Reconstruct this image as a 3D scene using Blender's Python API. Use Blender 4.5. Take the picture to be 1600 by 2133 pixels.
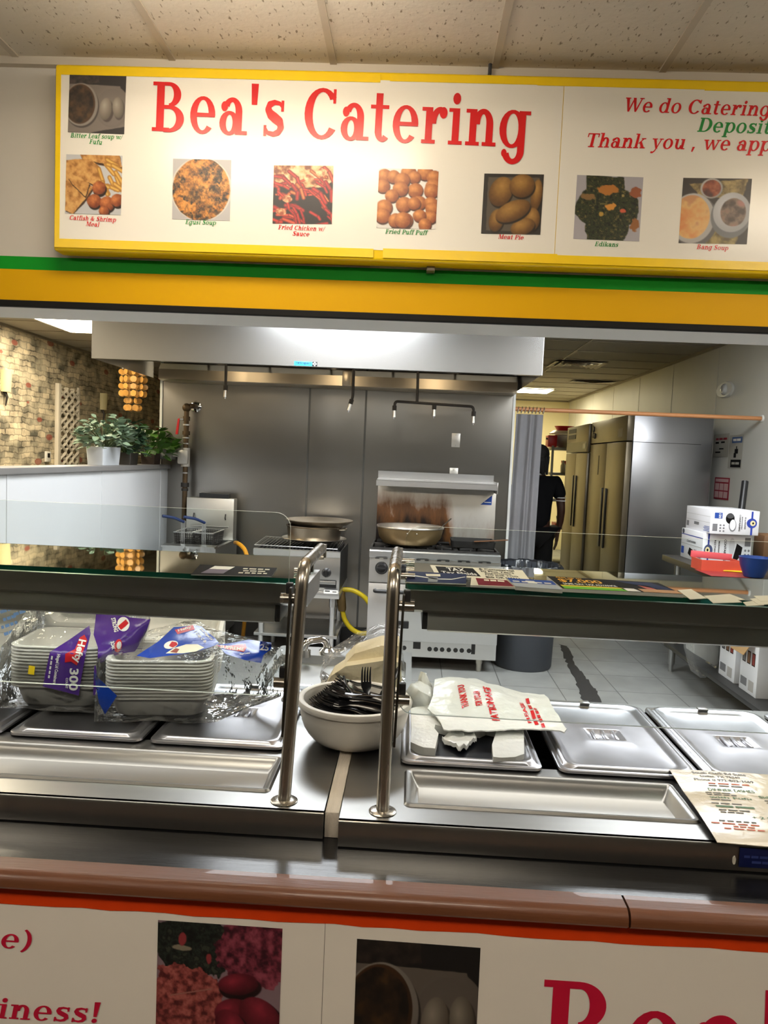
import bpy, bmesh, math, random
import numpy as np
from mathutils import Vector, Matrix, Euler, noise as mnoise
from mathutils.bvhtree import BVHTree

# ------------------------------------------------------------------ camera, world, exposure
SC = bpy.context.scene
COL = SC.collection
for _o in list(bpy.data.objects):
    bpy.data.objects.remove(_o)
PI = math.pi
FPX, PCX, PCY = 1550.0, 800.0, 1066.5
CAM = np.array([0.0, 0.0, 1.55])

def _rot(yaw, pitch, roll):
    B = np.array([[1, 0, 0], [0, 0, -1], [0, 1, 0]], float)
    c, s = math.cos(yaw), math.sin(yaw)
    Ry = np.array([[c, 0, s], [0, 1, 0], [-s, 0, c]])
    c, s = math.cos(pitch), math.sin(pitch)
    Rp = np.array([[1, 0, 0], [0, c, -s], [0, s, c]])
    c, s = math.cos(roll), math.sin(roll)
    Rr = np.array([[c, -s, 0], [s, c, 0], [0, 0, 1]])
    return Rr @ Rp @ Ry @ B

CM = _rot(math.radians(1.997), math.radians(4.090), math.radians(2.432))
cd = bpy.data.cameras.new('camera')
cam = bpy.data.objects.new('camera', cd)
COL.objects.link(cam)
cam.matrix_world = Matrix(((CM[0][0], -CM[1][0], -CM[2][0], CAM[0]),
                           (CM[0][1], -CM[1][1], -CM[2][1], CAM[1]),
                           (CM[0][2], -CM[1][2], -CM[2][2], CAM[2]),
                           (0, 0, 0, 1)))
cd.sensor_fit = 'VERTICAL'
cd.sensor_height = 36.0
cd.lens = FPX / 2133.0 * 36.0
cd.clip_start = 0.02
SC.camera = cam
w = bpy.data.worlds.new('world')
SC.world = w
w.use_nodes = True
w.node_tree.nodes['Background'].inputs[0].default_value = (0.9, 0.95, 1.0, 1)
w.node_tree.nodes['Background'].inputs[1].default_value = 0.05
SC.view_settings.view_transform = 'Standard'
SC.view_settings.look = 'None'
SC.view_settings.gamma = 1.0
SC.view_settings.use_curve_mapping = False
SC.view_settings.exposure = 0.3
SC.cycles.use_denoising = True
SC.cycles.max_bounces = 10
SC.cycles.transparent_max_bounces = 24
SC.cycles.caustics_reflective = False
SC.cycles.caustics_refractive = False
SC.cycles.sample_clamp_indirect = 6.0

KITCHEN_LIGHT = 15.5      # emission of the kitchen ceiling panels
DINING_LIGHT = 30.0
FRONT_LIGHT = 12.0
REAR_LIGHT = 21.0          # added unseen lamps behind the viewer that brighten the front
ZK, ZF = 2.75, 3.06        # ceiling heights: kitchen, front room
TZ = 0.86                  # steam table top

def ray(x, y):
    return CM.T @ np.array([x - PCX, y - PCY, FPX])
def AY(x, y, Y):
    d = ray(x, y); return Vector(CAM + d * (Y / d[1]))
def AZ(x, y, z):
    d = ray(x, y); return Vector(CAM + d * ((z - CAM[2]) / d[2]))
def AX(x, y, X):
    d = ray(x, y); return Vector(CAM + d * (X / d[0]))

# ------------------------------------------------------------------ materials
def s2l(c):
    return tuple(((v / 12.92) if v <= 0.04045 else ((v + 0.055) / 1.055) ** 2.4) for v in c)
def rgb(r, g, b):
    return s2l((r / 255, g / 255, b / 255))
_M = {}
def mat(name, col, rough=0.5, metal=0.0, var=0.06, scale=8.0, bump=0.0, bscale=60.0, spec=0.5,
        emit=None, estr=0.0, stretch=None, rvar=0.0, coat=0.0, trans=0.0, sss=0.0):
    """Principled material whose colour, roughness and bump come from noise."""
    if name in _M:
        return _M[name]
    m = bpy.data.materials.new(name); _M[name] = m
    m.use_nodes = True
    nt = m.node_tree; N = nt.nodes; L = nt.links
    b = N['Principled BSDF']
    b.inputs['Roughness'].default_value = rough
    b.inputs['Metallic'].default_value = metal
    b.inputs['Specular IOR Level'].default_value = spec
    b.inputs['Coat Weight'].default_value = coat
    b.inputs['Transmission Weight'].default_value = trans
    if sss:
        b.inputs['Subsurface Weight'].default_value = sss
        b.inputs['Subsurface Radius'].default_value = (0.03, 0.03, 0.03)
    tc = N.new('ShaderNodeTexCoord')
    mp = N.new('ShaderNodeMapping')
    L.new(tc.outputs['Object'], mp.inputs[0])
    if stretch:
        mp.inputs['Scale'].default_value = stretch
    nz = N.new('ShaderNodeTexNoise')
    nz.inputs['Scale'].default_value = scale
    nz.inputs['Detail'].default_value = 1.0 if metal > 0.5 else 5
    L.new(mp.outputs[0], nz.inputs['Vector'])
    mx = N.new('ShaderNodeMix'); mx.data_type = 'RGBA'
    c = Vector(col)
    lo = c * (1 - var); hi = c * (1 + var)
    mx.inputs[6].default_value = (*lo, 1); mx.inputs[7].default_value = (*hi, 1)
    L.new(nz.outputs['Fac'], mx.inputs[0])
    L.new(mx.outputs[2], b.inputs['Base Color'])
    if rvar:
        mr = N.new('ShaderNodeMapRange')
        mr.inputs[1].default_value = 0.3; mr.inputs[2].default_value = 0.7
        mr.inputs[3].default_value = max(0.02, rough - rvar); mr.inputs[4].default_value = rough + rvar
        L.new(nz.outputs['Fac'], mr.inputs[0]); L.new(mr.outputs[0], b.inputs['Roughness'])
    if bump:
        n2 = N.new('ShaderNodeTexNoise'); n2.inputs['Scale'].default_value = bscale; n2.inputs['Detail'].default_value = 4
        L.new(mp.outputs[0], n2.inputs['Vector'])
        bp = N.new('ShaderNodeBump'); bp.inputs['Strength'].default_value = bump; bp.inputs['Distance'].default_value = 0.01
        L.new(n2.outputs['Fac'], bp.inputs['Height']); L.new(bp.outputs[0], b.inputs['Normal'])
    if emit:
        b.inputs['Emission Color'].default_value = (*emit, 1); b.inputs['Emission Strength'].default_value = estr
    return m

def glass_mat(name, tint, refl=1.0, rough=0.0, bump=0.0, bscale=20.0, haze=0.0, hazecol=(1, 1, 1), ior=1.5):
    """Thin clear sheet: straight-through transparency with a Fresnel reflection and an optional milky film."""
    m = bpy.data.materials.new(name); _M[name] = m
    m.use_nodes = True
    nt = m.node_tree; N = nt.nodes; L = nt.links
    N.remove(N['Principled BSDF'])
    out = N['Material Output']
    tr = N.new('ShaderNodeBsdfTransparent'); tr.inputs[0].default_value = (*tint, 1)
    gl = N.new('ShaderNodeBsdfGlossy'); gl.inputs['Roughness'].default_value = rough
    gl.inputs['Color'].default_value = (refl, refl, refl, 1)
    fr = N.new('ShaderNodeFresnel'); fr.inputs[0].default_value = ior
    mx = N.new('ShaderNodeMixShader')
    L.new(fr.outputs[0], mx.inputs[0]); L.new(tr.outputs[0], mx.inputs[1]); L.new(gl.outputs[0], mx.inputs[2])
    last = mx
    tc = N.new('ShaderNodeTexCoord')
    nz = N.new('ShaderNodeTexNoise'); nz.inputs['Scale'].default_value = bscale; nz.inputs['Detail'].default_value = 3
    L.new(tc.outputs['Object'], nz.inputs['Vector'])
    if bump:
        bp = N.new('ShaderNodeBump'); bp.inputs['Strength'].default_value = bump; bp.inputs['Distance'].default_value = 0.02
        L.new(nz.outputs['Fac'], bp.inputs['Height'])
        L.new(bp.outputs[0], gl.inputs['Normal']); L.new(bp.outputs[0], fr.inputs['Normal'])
    if haze:
        df = N.new('ShaderNodeBsdfDiffuse'); df.inputs[0].default_value = (*hazecol, 1)
        tl = N.new('ShaderNodeBsdfTranslucent'); tl.inputs[0].default_value = (*hazecol, 1)
        ad = N.new('ShaderNodeMixShader'); ad.inputs[0].default_value = 0.5
        L.new(df.outputs[0], ad.inputs[1]); L.new(tl.outputs[0], ad.inputs[2])
        m2 = N.new('ShaderNodeMixShader')
        mr = N.new('ShaderNodeMapRange'); mr.inputs[3].default_value = haze * 0.6; mr.inputs[4].default_value = haze * 1.4
        L.new(nz.outputs['Fac'], mr.inputs[0]); L.new(mr.outputs[0], m2.inputs[0])
        L.new(mx.outputs[0], m2.inputs[1]); L.new(ad.outputs[0], m2.inputs[2])
        last = m2
    L.new(last.outputs[0], out.inputs[0])
    return m

def vcol_mat(name, rough=0.45):
    """Printed picture: colour attribute made by the painter below."""
    m = bpy.data.materials.new(name); _M[name] = m
    m.use_nodes = True
    N = m.node_tree.nodes; L = m.node_tree.links
    a = N.new('ShaderNodeVertexColor'); a.layer_name = 'print'
    L.new(a.outputs[0], N['Principled BSDF'].inputs['Base Color'])
    N['Principled BSDF'].inputs['Roughness'].default_value = rough
    return m

STEEL = mat('brushed_steel', (0.58, 0.58, 0.57), 0.30, 1.0, 0.08, 3.0, 0.0, 400.0, stretch=(0.5, 6, 6))
STEEL_V = mat('brushed_steel_upright', (0.34, 0.325, 0.30), 0.28, 1.0, 0.03, 1.2, 0.0, 2.0, stretch=(1.5, 1.5, 0.8))
STEEL_H = mat('hood_steel', (0.42, 0.42, 0.425), 0.26, 1.0, 0.04, 2.5, 0.0, 30.0, stretch=(0.6, 2, 3))
APRON = mat('apron_steel', (0.45, 0.44, 0.41), 0.28, 1.0, 0.05, 4.0, stretch=(0.5, 6, 6))
STEEL_TOP = mat('table_steel', (0.36, 0.36, 0.35), 0.34, 1.0, 0.06, 5.0, 0.0, 300.0, stretch=(0.6, 8, 8))
LIDSTEEL = mat('lid_steel', (0.48, 0.48, 0.50), 0.30, 1.0, 0.20, 14.0)
CHROME = mat('chrome', (0.72, 0.72, 0.72), 0.08, 1.0, 0.03, 5.0)
NICKEL = mat('satin_nickel', (0.46, 0.43, 0.38), 0.26, 1.0, 0.06, 4.0, stretch=(8, 8, 1), rvar=0.05)
IRON = mat('dark_iron', (0.045, 0.04, 0.036), 0.5, 0.5, 0.3, 20.0, 0.1, 80.0)
BLACK = mat('black_plastic', (0.012, 0.012, 0.013), 0.35, 0.0, 0.2, 10.0)
DARK = mat('dark_grey_and_shade', (0.03, 0.03, 0.032), 0.6, 0.0, 0.2, 10.0)  # own grey of dark parts, also used for painted shade
WHITE_PL = mat('white_plastic', rgb(226, 224, 216), 0.4, 0.0, 0.03, 6.0)
PAPER = mat('white_paper', rgb(235, 232, 222), 0.6, 0.0, 0.03, 5.0)
RED_INK = mat('red_ink', rgb(214, 30, 34), 0.22, 0.0, 0.03, 5.0)
GREEN_INK = mat('green_ink', rgb(40, 140, 62), 0.25, 0.0, 0.03, 5.0)
CRIMSON_INK = mat('crimson_ink', rgb(190, 12, 52), 0.4, 0.0, 0.05, 5.0)
BLACK_INK = mat('black_ink', (0.01, 0.01, 0.012), 0.5, 0.0, 0.1, 5.0)
BLUE_INK = mat('blue_ink', rgb(38, 62, 160), 0.45, 0.0, 0.05, 5.0)
PRINT = vcol_mat('printed_photo', 0.4)

# ------------------------------------------------------------------ mesh helpers
ORG = {}
class MB:
    def __init__(s):
        s.bm = bmesh.new()
    def box(s, x0, x1, y0, y1, z0, z1, b=0.0, seg=2):
        return s.obox(((x0 + x1) / 2, (y0 + y1) / 2, (z0 + z1) / 2), (abs(x1 - x0), abs(y1 - y0), abs(z1 - z0)), None, b, seg)
    def obox(s, c, size, rot=None, b=0.0, seg=2):
        M = Matrix.Translation(c)
        if rot is not None:
            M = M @ (rot.to_4x4() if isinstance(rot, Matrix) else Euler(rot).to_matrix().to_4x4())
        M = M @ Matrix.Diagonal((*size, 1))
        r = bmesh.ops.create_cube(s.bm, size=1.0, matrix=M)
        if b > 0:
            b = min(b, min(size) * 0.45)
            es = list({e for v in r['verts'] for e in v.link_edges})
            bmesh.ops.bevel(s.bm, geom=es, offset=b, segments=seg, affect='EDGES', profile=0.5)
        return s
    def poly(s, pts):
        vs = [s.bm.verts.new(p) for p in pts]
        try: s.bm.faces.new(vs)
        except ValueError: pass
        return s
    def prism(s, pts, vec):
        v = Vector(vec)
        a = [s.bm.verts.new(p) for p in pts]; b = [s.bm.verts.new(Vector(p) + v) for p in pts]
        s.bm.faces.new(a[::-1]); s.bm.faces.new(b)
        n = len(a)
        for i in range(n):
            s.bm.faces.new((a[i], a[(i + 1) % n], b[(i + 1) % n], b[i]))
        return s
    def loft(s, rings, cap0=True, cap1=True, closed=True):
        R = [[s.bm.verts.new(p) for p in r] for r in rings]
        n = len(R[0])
        for a, b in zip(R, R[1:]):
            for i in range(n if closed else n - 1):
                s.bm.faces.new((a[i], a[(i + 1) % n], b[(i + 1) % n], b[i]))
        if cap0: s.bm.faces.new(R[0][::-1])
        if cap1: s.bm.faces.new(R[-1])
        return s
    def tube(s, path, r, n=10, cap=True):
        P = [Vector(p) for p in path]
        rr = r if isinstance(r, (list, tuple)) else [r] * len(P)
        T = []
        for i in range(len(P)):
            a = P[max(0, i - 1)]; b = P[min(len(P) - 1, i + 1)]
            T.append((b - a).normalized())
        u = T[0].orthogonal().normalized()
        rings = []
        for i, p in enumerate(P):
            u = (u - T[i] * u.dot(T[i])).normalized()
            v = T[i].cross(u)
            rings.append([p + (u * math.cos(2 * PI * k / n) + v * math.sin(2 * PI * k / n)) * rr[i] for k in range(n)])
        return s.loft(rings, cap, cap)
    def cyl(s, a, b, r, r2=None, n=20):
        return s.tube([a, b], [r, r if r2 is None else r2], n)
    def lathe(s, prof, c, n=40, axis=None, cap0=False, cap1=False):
        c = Vector(c)
        Q = axis if axis is not None else Matrix.Identity(3)
        rings = []
        for r, z in prof:
            rings.append([c + Q @ Vector((max(r, 1e-5) * math.cos(2 * PI * k / n), max(r, 1e-5) * math.sin(2 * PI * k / n), z)) for k in range(n)])
        return s.loft(rings, cap0, cap1)
    def ball(s, c, r, sc=(1, 1, 1), n=12, rot=None):
        M = Matrix.Translation(c)
        if rot is not None: M = M @ Euler(rot).to_matrix().to_4x4()
        M = M @ Matrix.Diagonal((r * sc[0], r * sc[1], r * sc[2], 1))
        bmesh.ops.create_uvsphere(s.bm, u_segments=n * 2, v_segments=n, radius=1.0, matrix=M)
        return s
    def grid(s, f, nu, nv):
        V = [[s.bm.verts.new(f(i / nu, j / nv)) for j in range(nv + 1)] for i in range(nu + 1)]
        for i in range(nu):
            for j in range(nv):
                s.bm.faces.new((V[i][j], V[i + 1][j], V[i + 1][j + 1], V[i][j + 1]))
        return s
    def build(s, name, m, parent=None, origin=None, smooth=35, label=None, cat=None, group=None, kind=None, recalc=True):
        bm = s.bm
        if recalc: bmesh.ops.recalc_face_normals(bm, faces=bm.faces[:])
        if parent is not None:
            org = ORG[parent.name]
        elif origin is not None:
            org = Vector(origin)
        else:
            xs = [v.co for v in bm.verts]
            org = Vector(((min(p.x for p in xs) + max(p.x for p in xs)) / 2, (min(p.y for p in xs) + max(p.y for p in xs)) / 2, min(p.z for p in xs)))
        bmesh.ops.translate(bm, verts=bm.verts[:], vec=-org)
        me = bpy.data.meshes.new(name)
        bm.to_mesh(me); bm.free()
        if smooth:
            me.shade_smooth(); me.set_sharp_from_angle(angle=math.radians(smooth))
        o = bpy.data.objects.new(name, me); COL.objects.link(o)
        me.materials.append(m)
        ORG[o.name] = org
        if parent is not None: o.parent = parent
        else: o.location = org
        tag(o, label, cat, group, kind)
        return o
def tag(o, label=None, cat=None, group=None, kind=None):
    if label: o['label'] = label
    if cat: o['category'] = cat
    if group: o['group'] = group
    if kind: o['kind'] = kind
    return o
def thing(name, label, cat, loc, group=None):
    o = bpy.data.objects.new(name, None); COL.objects.link(o)
    o.empty_display_size = 0.05
    o.location = Vector(loc); ORG[o.name] = Vector(loc)
    return tag(o, label, cat, group)
def dup(root, loc=None, rot=None, label=None, group=None, scale=None):
    def cp(o, par):
        c = o.copy(); COL.objects.link(c)
        if par is not None: c.parent = par
        for ch in kids[o.name]: cp(ch, c)
        return c
    r = cp(root, None)
    if loc is not None: r.location = Vector(loc)
    if rot is not None: r.rotation_euler = rot
    if scale is not None: r.scale = scale
    if label: r['label'] = label
    if group: r['group'] = group
    return r
class _Kids(dict):
    def __missing__(s, k): return list(bpy.data.objects[k].children)
kids = _Kids()
def S(name, mb, m, **k):
    return mb.build(name, m, kind='structure', **k)

def rrect(x0, x1, y0, y1, z, r, n=5):
    r = max(min(r, (x1 - x0) / 2 - 1e-4, (y1 - y0) / 2 - 1e-4), 1e-4)
    out = []
    for cx, cy, a0 in ((x1 - r, y1 - r, 0), (x0 + r, y1 - r, 90), (x0 + r, y0 + r, 180), (x1 - r, y0 + r, 270)):
        for k in range(n + 1):
            a = math.radians(a0 + 90 * k / n)
            out.append(Vector((cx + r * math.cos(a), cy + r * math.sin(a), z)))
    return out

def arc_path(pts, r, n=6):
    """polyline with rounded corners"""
    P = [Vector(p) for p in pts]
    out = [P[0]]
    for a, b, c in zip(P, P[1:], P[2:]):
        u = (a - b).normalized(); v = (c - b).normalized()
        d = min(r, (a - b).length * 0.49, (c - b).length * 0.49)
        p0 = b + u * d; p1 = b + v * d
        for k in range(n + 1):
            t = k / n
            out.append(p0 * (1 - t) ** 2 + b * 2 * t * (1 - t) + p1 * t * t)
    out.append(P[-1])
    return out

# ------------------------------------------------------------------ lettering
class G:
    """one serif letter as flat polygons, in em units"""
    def __init__(s): s.p = []
    def R(s, x0, y0, x1, y1): s.p.append([(x0, y0), (x1, y0), (x1, y1), (x0, y1)]); return s
    def P(s, *pts): s.p.append(list(pts)); return s
    def A(s, cx, cy, rx, ry, tx, ty, a0=0, a1=360, n=22):
        for k in range(n):
            q = [math.radians(a0 + (a1 - a0) * (k + j) / n) for j in (0, 1)]
            s.p.append([(cx + rx * math.cos(q[0]), cy + ry * math.sin(q[0])), (cx + rx * math.cos(q[1]), cy + ry * math.sin(q[1])),
                        (cx + (rx - tx) * math.cos(q[1]), cy + (ry - ty) * math.sin(q[1])), (cx + (rx - tx) * math.cos(q[0]), cy + (ry - ty) * math.sin(q[0]))])
        return s
    def D(s, cx, cy, r, ry=None):
        ry = ry or r
        s.p.append([(cx + r * math.cos(2 * PI * k / 16), cy + ry * math.sin(2 * PI * k / 16)) for k in range(16)]); return s
    def K(s, pts):
        for (x0, y0, w0), (x1, y1, w1) in zip(pts, pts[1:]):
            dx, dy = x1 - x0, y1 - y0; l = math.hypot(dx, dy) or 1; nx, ny = -dy / l, dx / l
            s.p.append([(x0 + nx * w0 / 2, y0 + ny * w0 / 2), (x0 - nx * w0 / 2, y0 - ny * w0 / 2), (x1 - nx * w1 / 2, y1 - ny * w1 / 2), (x1 + nx * w1 / 2, y1 + ny * w1 / 2)])
            s.D(x1, y1, w1 / 2)
        return s
def _glyphs():
    f = 0.055
    g = {}
    def stem(q, x, y0, y1, wd=0.15, lo=True, hi=True, hl=True, hr=False):
        q.R(x, y0, x + wd, y1)
        if lo: q.R(x - 0.075, y0, x + wd + 0.075, y0 + f)
        if hi and hl: q.R(x - 0.085, y1 - f, x, y1)
        if hi and hr: q.R(x + wd, y1 - f, x + wd + 0.085, y1)
        return q
    g['i'] = (stem(G(), .115, 0, .53).D(.185, .67, .085), .38)
    g['l'] = (stem(G(), .115, 0, .76), .38)
    g['n'] = (stem(stem(G(), .11, 0, .53).A(.40, .31, .22, .23, .15, .08, 0, 180), .47, 0, .32, hi=False), .73)
    g['h'] = (stem(stem(G(), .11, 0, .76).A(.40, .31, .22, .23, .15, .08, 0, 180), .47, 0, .32, hi=False), .73)
    g['m'] = (stem(stem(stem(G(), .11, 0, .53).A(.39, .31, .21, .23, .145, .08, 0, 180), .455, 0, .32, .145, hi=False).A(.74, .31, .21, .23, .145, .08, 0, 180), .805, 0, .32, .145, hi=False), 1.07)
    g['r'] = (stem(G(), .11, 0, .53).A(.42, .29, .22, .25, .14, .09, 75, 180).D(.49, .455, .085), .58)
    g['u'] = (G().R(.11, .2, .26, .53).R(.02, .475, .11, .53).A(.33, .21, .22, .22, .15, .08, 180, 360).R(.47, 0, .62, .53).R(.38, .475, .47, .53).R(.62, 0, .71, f), .73)
    g['o'] = (G().A(.335, .265, .29, .28, .15, .055), .67)
    g['e'] = (G().A(.325, .265, .28, .28, .15, .055, 0, 318).R(.15, .24, .60, .30), .65)
    g['c'] = (G().A(.325, .265, .28, .28, .15, .055, 48, 318).D(.46, .41, .085), .61)
    g['a'] = (G().R(.40, 0, .55, .35).A(.325, .33, .225, .215, .15, .07, 0, 150).D(.155, .41, .075).A(.27, .165, .22, .18, .145, .055).R(.55, 0, .67, f), .67)
    g['s'] = (G().K([(.46, .43, .05), (.40, .485, .06), (.28, .50, .075), (.17, .46, .11), (.145, .39, .13), (.2, .32, .15), (.3, .27, .16), (.41, .215, .15), (.44, .14, .13), (.39, .065, .10), (.28, .03, .075), (.15, .05, .06), (.09, .12, .05)]).R(.43, .37, .49, .53).R(.06, 0, .12, .16), .56)
    g['t'] = (G().R(.13, .12, .28, .70).R(.02, .475, .42, .53).A(.30, .15, .17, .16, .15, .075, 180, 320), .47)
    g['g'] = (G().A(.31, .265, .28, .28, .15, .055).R(.44, -.05, .59, .53).R(.59, .475, .69, .53).A(.35, -.05, .24, .2, .15, .08, 195, 360).D(.16, -.09, .06), .70)
    g['d'] = (G().A(.31, .265, .28, .28, .15, .055).R(.44, 0, .59, .76).R(.35, .705, .44, .76).R(.59, 0, .69, f), .71)
    g['b'] = (G().A(.40, .265, .28, .28, .15, .055).R(.11, 0, .26, .76).R(.02, .705, .11, .76), .71)
    g['p'] = (G().A(.40, .265, .28, .28, .15, .055).R(.11, -.24, .26, .53).R(.02, .475, .11, .53).R(.03, -.24, .34, -.185), .71)
    g['k'] = (stem(G(), .11, 0, .76).P((.26, .24), (.34, .24), (.60, .50), (.51, .50)).P((.33, .31), (.43, .40), (.69, .02), (.50, .02)).R(.42, 0, .74, f).R(.42, .475, .68, .53), .73)
    g['f'] = (stem(G(), .14, 0, .6, hi=False).A(.33, .57, .19, .2, .15, .08, 40, 180).D(.44, .67, .06).R(.02, .475, .42, .53), .44)
    g['w'] = (G().P((.05, .53), (.21, .53), (.36, 0), (.27, 0)).P((.27, 0), (.36, 0), (.52, .46), (.45, .46)).P((.42, .53), (.57, .53), (.74, 0), (.65, 0)).P((.65, 0), (.74, 0), (.92, .53), (.85, .53)).R(-.01, .475, .28, .53).R(.74, .475, 1.0, .53), .99)
    g['y'] = (G().P((.06, .53), (.22, .53), (.42, .0), (.30, .0)).P((.30, -.02), (.37, .0), (.58, .53), (.51, .53)).R(-.01, .475, .30, .53).R(.42, .475, .66, .53).K([(.34, .0, .06), (.27, -.13, .07), (.18, -.2, .08), (.10, -.19, .10)]), .65)
    g['B'] = (G().R(.13, 0, .30, .729).R(.04, 0, .40, f).R(.04, .674, .40, .729).A(.40, .545, .27, .184, .165, f, -90, 90).A(.42, .19, .33, .2, .175, f, -90, 90).R(.3, .674, .41, .729).R(.3, .361, .43, .39).R(.3, .335, .43, .39).R(.3, -.01, .43, f), .84)
    g['C'] = (G().A(.43, .364, .39, .378, .18, .06, 40, 322).R(.66, .52, .72, .729).P((.60, .62), (.72, .52), (.72, .60)), .80)
    g['D'] = (G().R(.13, 0, .30, .729).R(.04, 0, .42, f).R(.04, .674, .42, .729).A(.40, .364, .41, .365, .18, f, -90, 90), .87)
    g['E'] = (G().R(.13, 0, .30, .729).R(.04, 0, .66, f).R(.04, .674, .64, .729).R(.3, .34, .5, .395).R(.47, .25, .53, .48).R(.60, 0, .66, .2).R(.58, .54, .64, .729), .76)
    g['F'] = (G().R(.13, 0, .30, .729).R(.04, 0, .42, f).R(.04, .674, .62, .729).R(.3, .34, .5, .395).R(.47, .25, .53, .48).R(.56, .54, .62, .729), .71)
    g['L'] = (G().R(.13, 0, .30, .729).R(.04, 0, .62, f).R(.04, .674, .40, .729).R(.56, 0, .62, .22), .70)
    g['M'] = (G().R(.12, 0, .19, .729).R(.04, 0, .28, f).R(.04, .674, .3, .729).P((.14, .729), (.34, .729), (.56, .16), (.48, 0)).P((.47, 0), (.53, 0), (.82, .729), (.76, .729)).R(.75, 0, .92, .729).R(.66, 0, 1.0, f).R(.76, .674, 1.0, .729), 1.06)
    g['P'] = (G().R(.13, 0, .30, .729).R(.04, 0, .42, f).R(.04, .674, .40, .729).A(.40, .515, .31, .214, .17, f, -90, 90).R(.3, .301, .41, .356).R(.3, .674, .41, .729), .75)
    g['S'] = (G().K([(.57, .60, .06), (.48, .68, .07), (.34, .70, .08), (.20, .65, .13), (.155, .56, .16), (.22, .45, .18), (.35, .38, .2), (.50, .30, .18), (.55, .19, .16), (.49, .09, .12), (.34, .03, .08), (.19, .05, .07), (.10, .15, .06)]).R(.54, .52, .60, .729).R(.07, 0, .13, .22), .69)
    g['T'] = (G().R(.28, 0, .45, .729).R(.18, 0, .55, f).R(.02, .674, .71, .729).R(.02, .52, .08, .729).R(.65, .52, .71, .729), .74)
    g['W'] = (G().P((.06, .729), (.24, .729), (.40, 0), (.30, 0)).P((.30, 0), (.40, 0), (.58, .66), (.50, .66)).P((.46, .729), (.64, .729), (.82, 0), (.72, 0)).P((.72, 0), (.82, 0), (1.04, .729), (.97, .729)).R(0, .674, .32, .729).R(.86, .674, 1.12, .729), 1.11)
    g["'"] = (G().P((.08, .45), (.20, .45), (.22, .76), (.06, .76)), .306)
    g[','] = (G().P((.10, .14), (.24, .14), (.16, -.12), (.08, -.12)), .35)
    g['/'] = (G().P((.0, -.08), (.07, -.08), (.38, .73), (.31, .73)), .38)
    g['!'] = (G().P((.15, .22), (.25, .22), (.29, .76), (.10, .76)).D(.2, .08, .085), .44)
    g[')'] = (G().A(-.08, .31, .44, .50, .14, .05, -62, 62), .47)
    g['&'] = (G().A(.30, .2, .26, .21, .15, .05).A(.36, .55, .18, .18, .12, .05).P((.22, .46), (.38, .46), (.80, 0), (.58, 0)).K([(.50, .08, .06), (.68, .25, .07), (.74, .36, .05)]).R(.62, .33, .86, .385), .90)
    return g
GL = _glyphs()
def serif(text, p0, p1, m, parent, name='lettering', cap=None, italic=False, out=0.0012, width=None):
    """flat letters on an upright board facing the viewer: p0 is the left end of the base line, p1 its right end, cap the height of a capital"""
    p0, p1 = Vector(p0), Vector(p1)
    adv = 0; place = []
    for ch in text:
        if ch == ' ': adv += 0.348; continue
        g, a = GL[ch]; place.append((adv, g)); adv += a
    W = (p1 - p0).length; sx = W / adv; sy = cap / 0.729
    X = (p1 - p0).normalized(); Zv = Vector((0, 0, 1)); Zv = (Zv - X * Zv.dot(X)).normalized()
    nrm = X.cross(Zv)
    def add(mb, a, g):
        for k, pl in enumerate(g.p):
            ar = sum(pl[i][0] * pl[(i + 1) % len(pl)][1] - pl[(i + 1) % len(pl)][0] * pl[i][1] for i in range(len(pl)))
            if ar < 0: pl = pl[::-1]
            mb.poly([p0 + X * ((a + x) * sx + (y * 0.21 * sy if italic else 0)) + Zv * (y * sy) + nrm * (out + k * 1.5e-5) for x, y in pl])
    if name.startswith('letter'):
        for a, g in place:
            mb = MB(); add(mb, a, g); mb.build('letter', m, parent, smooth=0, recalc=False)
        return
    mb = MB()
    for a, g in place: add(mb, a, g)
    return mb.build(name, m, parent, smooth=0, recalc=False)

_FC = {}
def sans_mesh(text, bold=0.0):
    if (text, bold) in _FC: return _FC[(text, bold)]
    cu = bpy.data.curves.new('t', 'FONT'); cu.body = text; cu.resolution_u = 3; cu.offset = bold
    o = bpy.data.objects.new('t', cu); COL.objects.link(o)
    me = bpy.data.meshes.new_from_object(o.evaluated_get(bpy.context.evaluated_depsgraph_get()))
    V = [tuple(v.co[:2]) for v in me.vertices]; Fs = [tuple(p.vertices) for p in me.polygons]
    bpy.data.objects.remove(o); bpy.data.curves.remove(cu); bpy.data.meshes.remove(me)
    x0 = min(v[0] for v in V); x1 = max(v[0] for v in V); y0 = min(v[1] for v in V); y1 = max(v[1] for v in V)
    V = [((x - x0) / (x1 - x0), (y - y0) / (y1 - y0)) for x, y in V]
    _FC[(text, bold)] = (V, Fs, (x1 - x0) / (y1 - y0))
    return _FC[(text, bold)]
def sans(mb, text, o, u, v, bold=0.0, warp=None):
    """add sans letters filling the parallelogram o, o+u, o+v to a mesh"""
    o, u, v = Vector(o), Vector(u), Vector(v)
    if text.startswith('~'):        # print too small to read: a row of word-long dashes
        r = random.Random(len(text) * 7 + int(text[1:] or 1)); n = max(2, int(text[1:] or 3)); x = 0.0; V, Fs = [], []
        ws = [r.uniform(.6, 1.4) for _ in range(n)]; k = (1 - .06 * (n - 1)) / sum(ws)
        for w_ in ws:
            b0 = len(V); V += [(x, .15), (x + w_ * k, .15), (x + w_ * k, .85), (x, .85)]; Fs.append((b0, b0 + 1, b0 + 2, b0 + 3)); x += w_ * k + .06
    else:
        V, Fs, _ = sans_mesh(text, bold)
    vs = []
    for x, y in V:
        p = o + u * x + v * y
        vs.append(mb.bm.verts.new(warp(p) if warp else p))
    for fc in Fs:
        try: mb.bm.faces.new([vs[i] for i in fc])
        except ValueError: pass
    return mb

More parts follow.
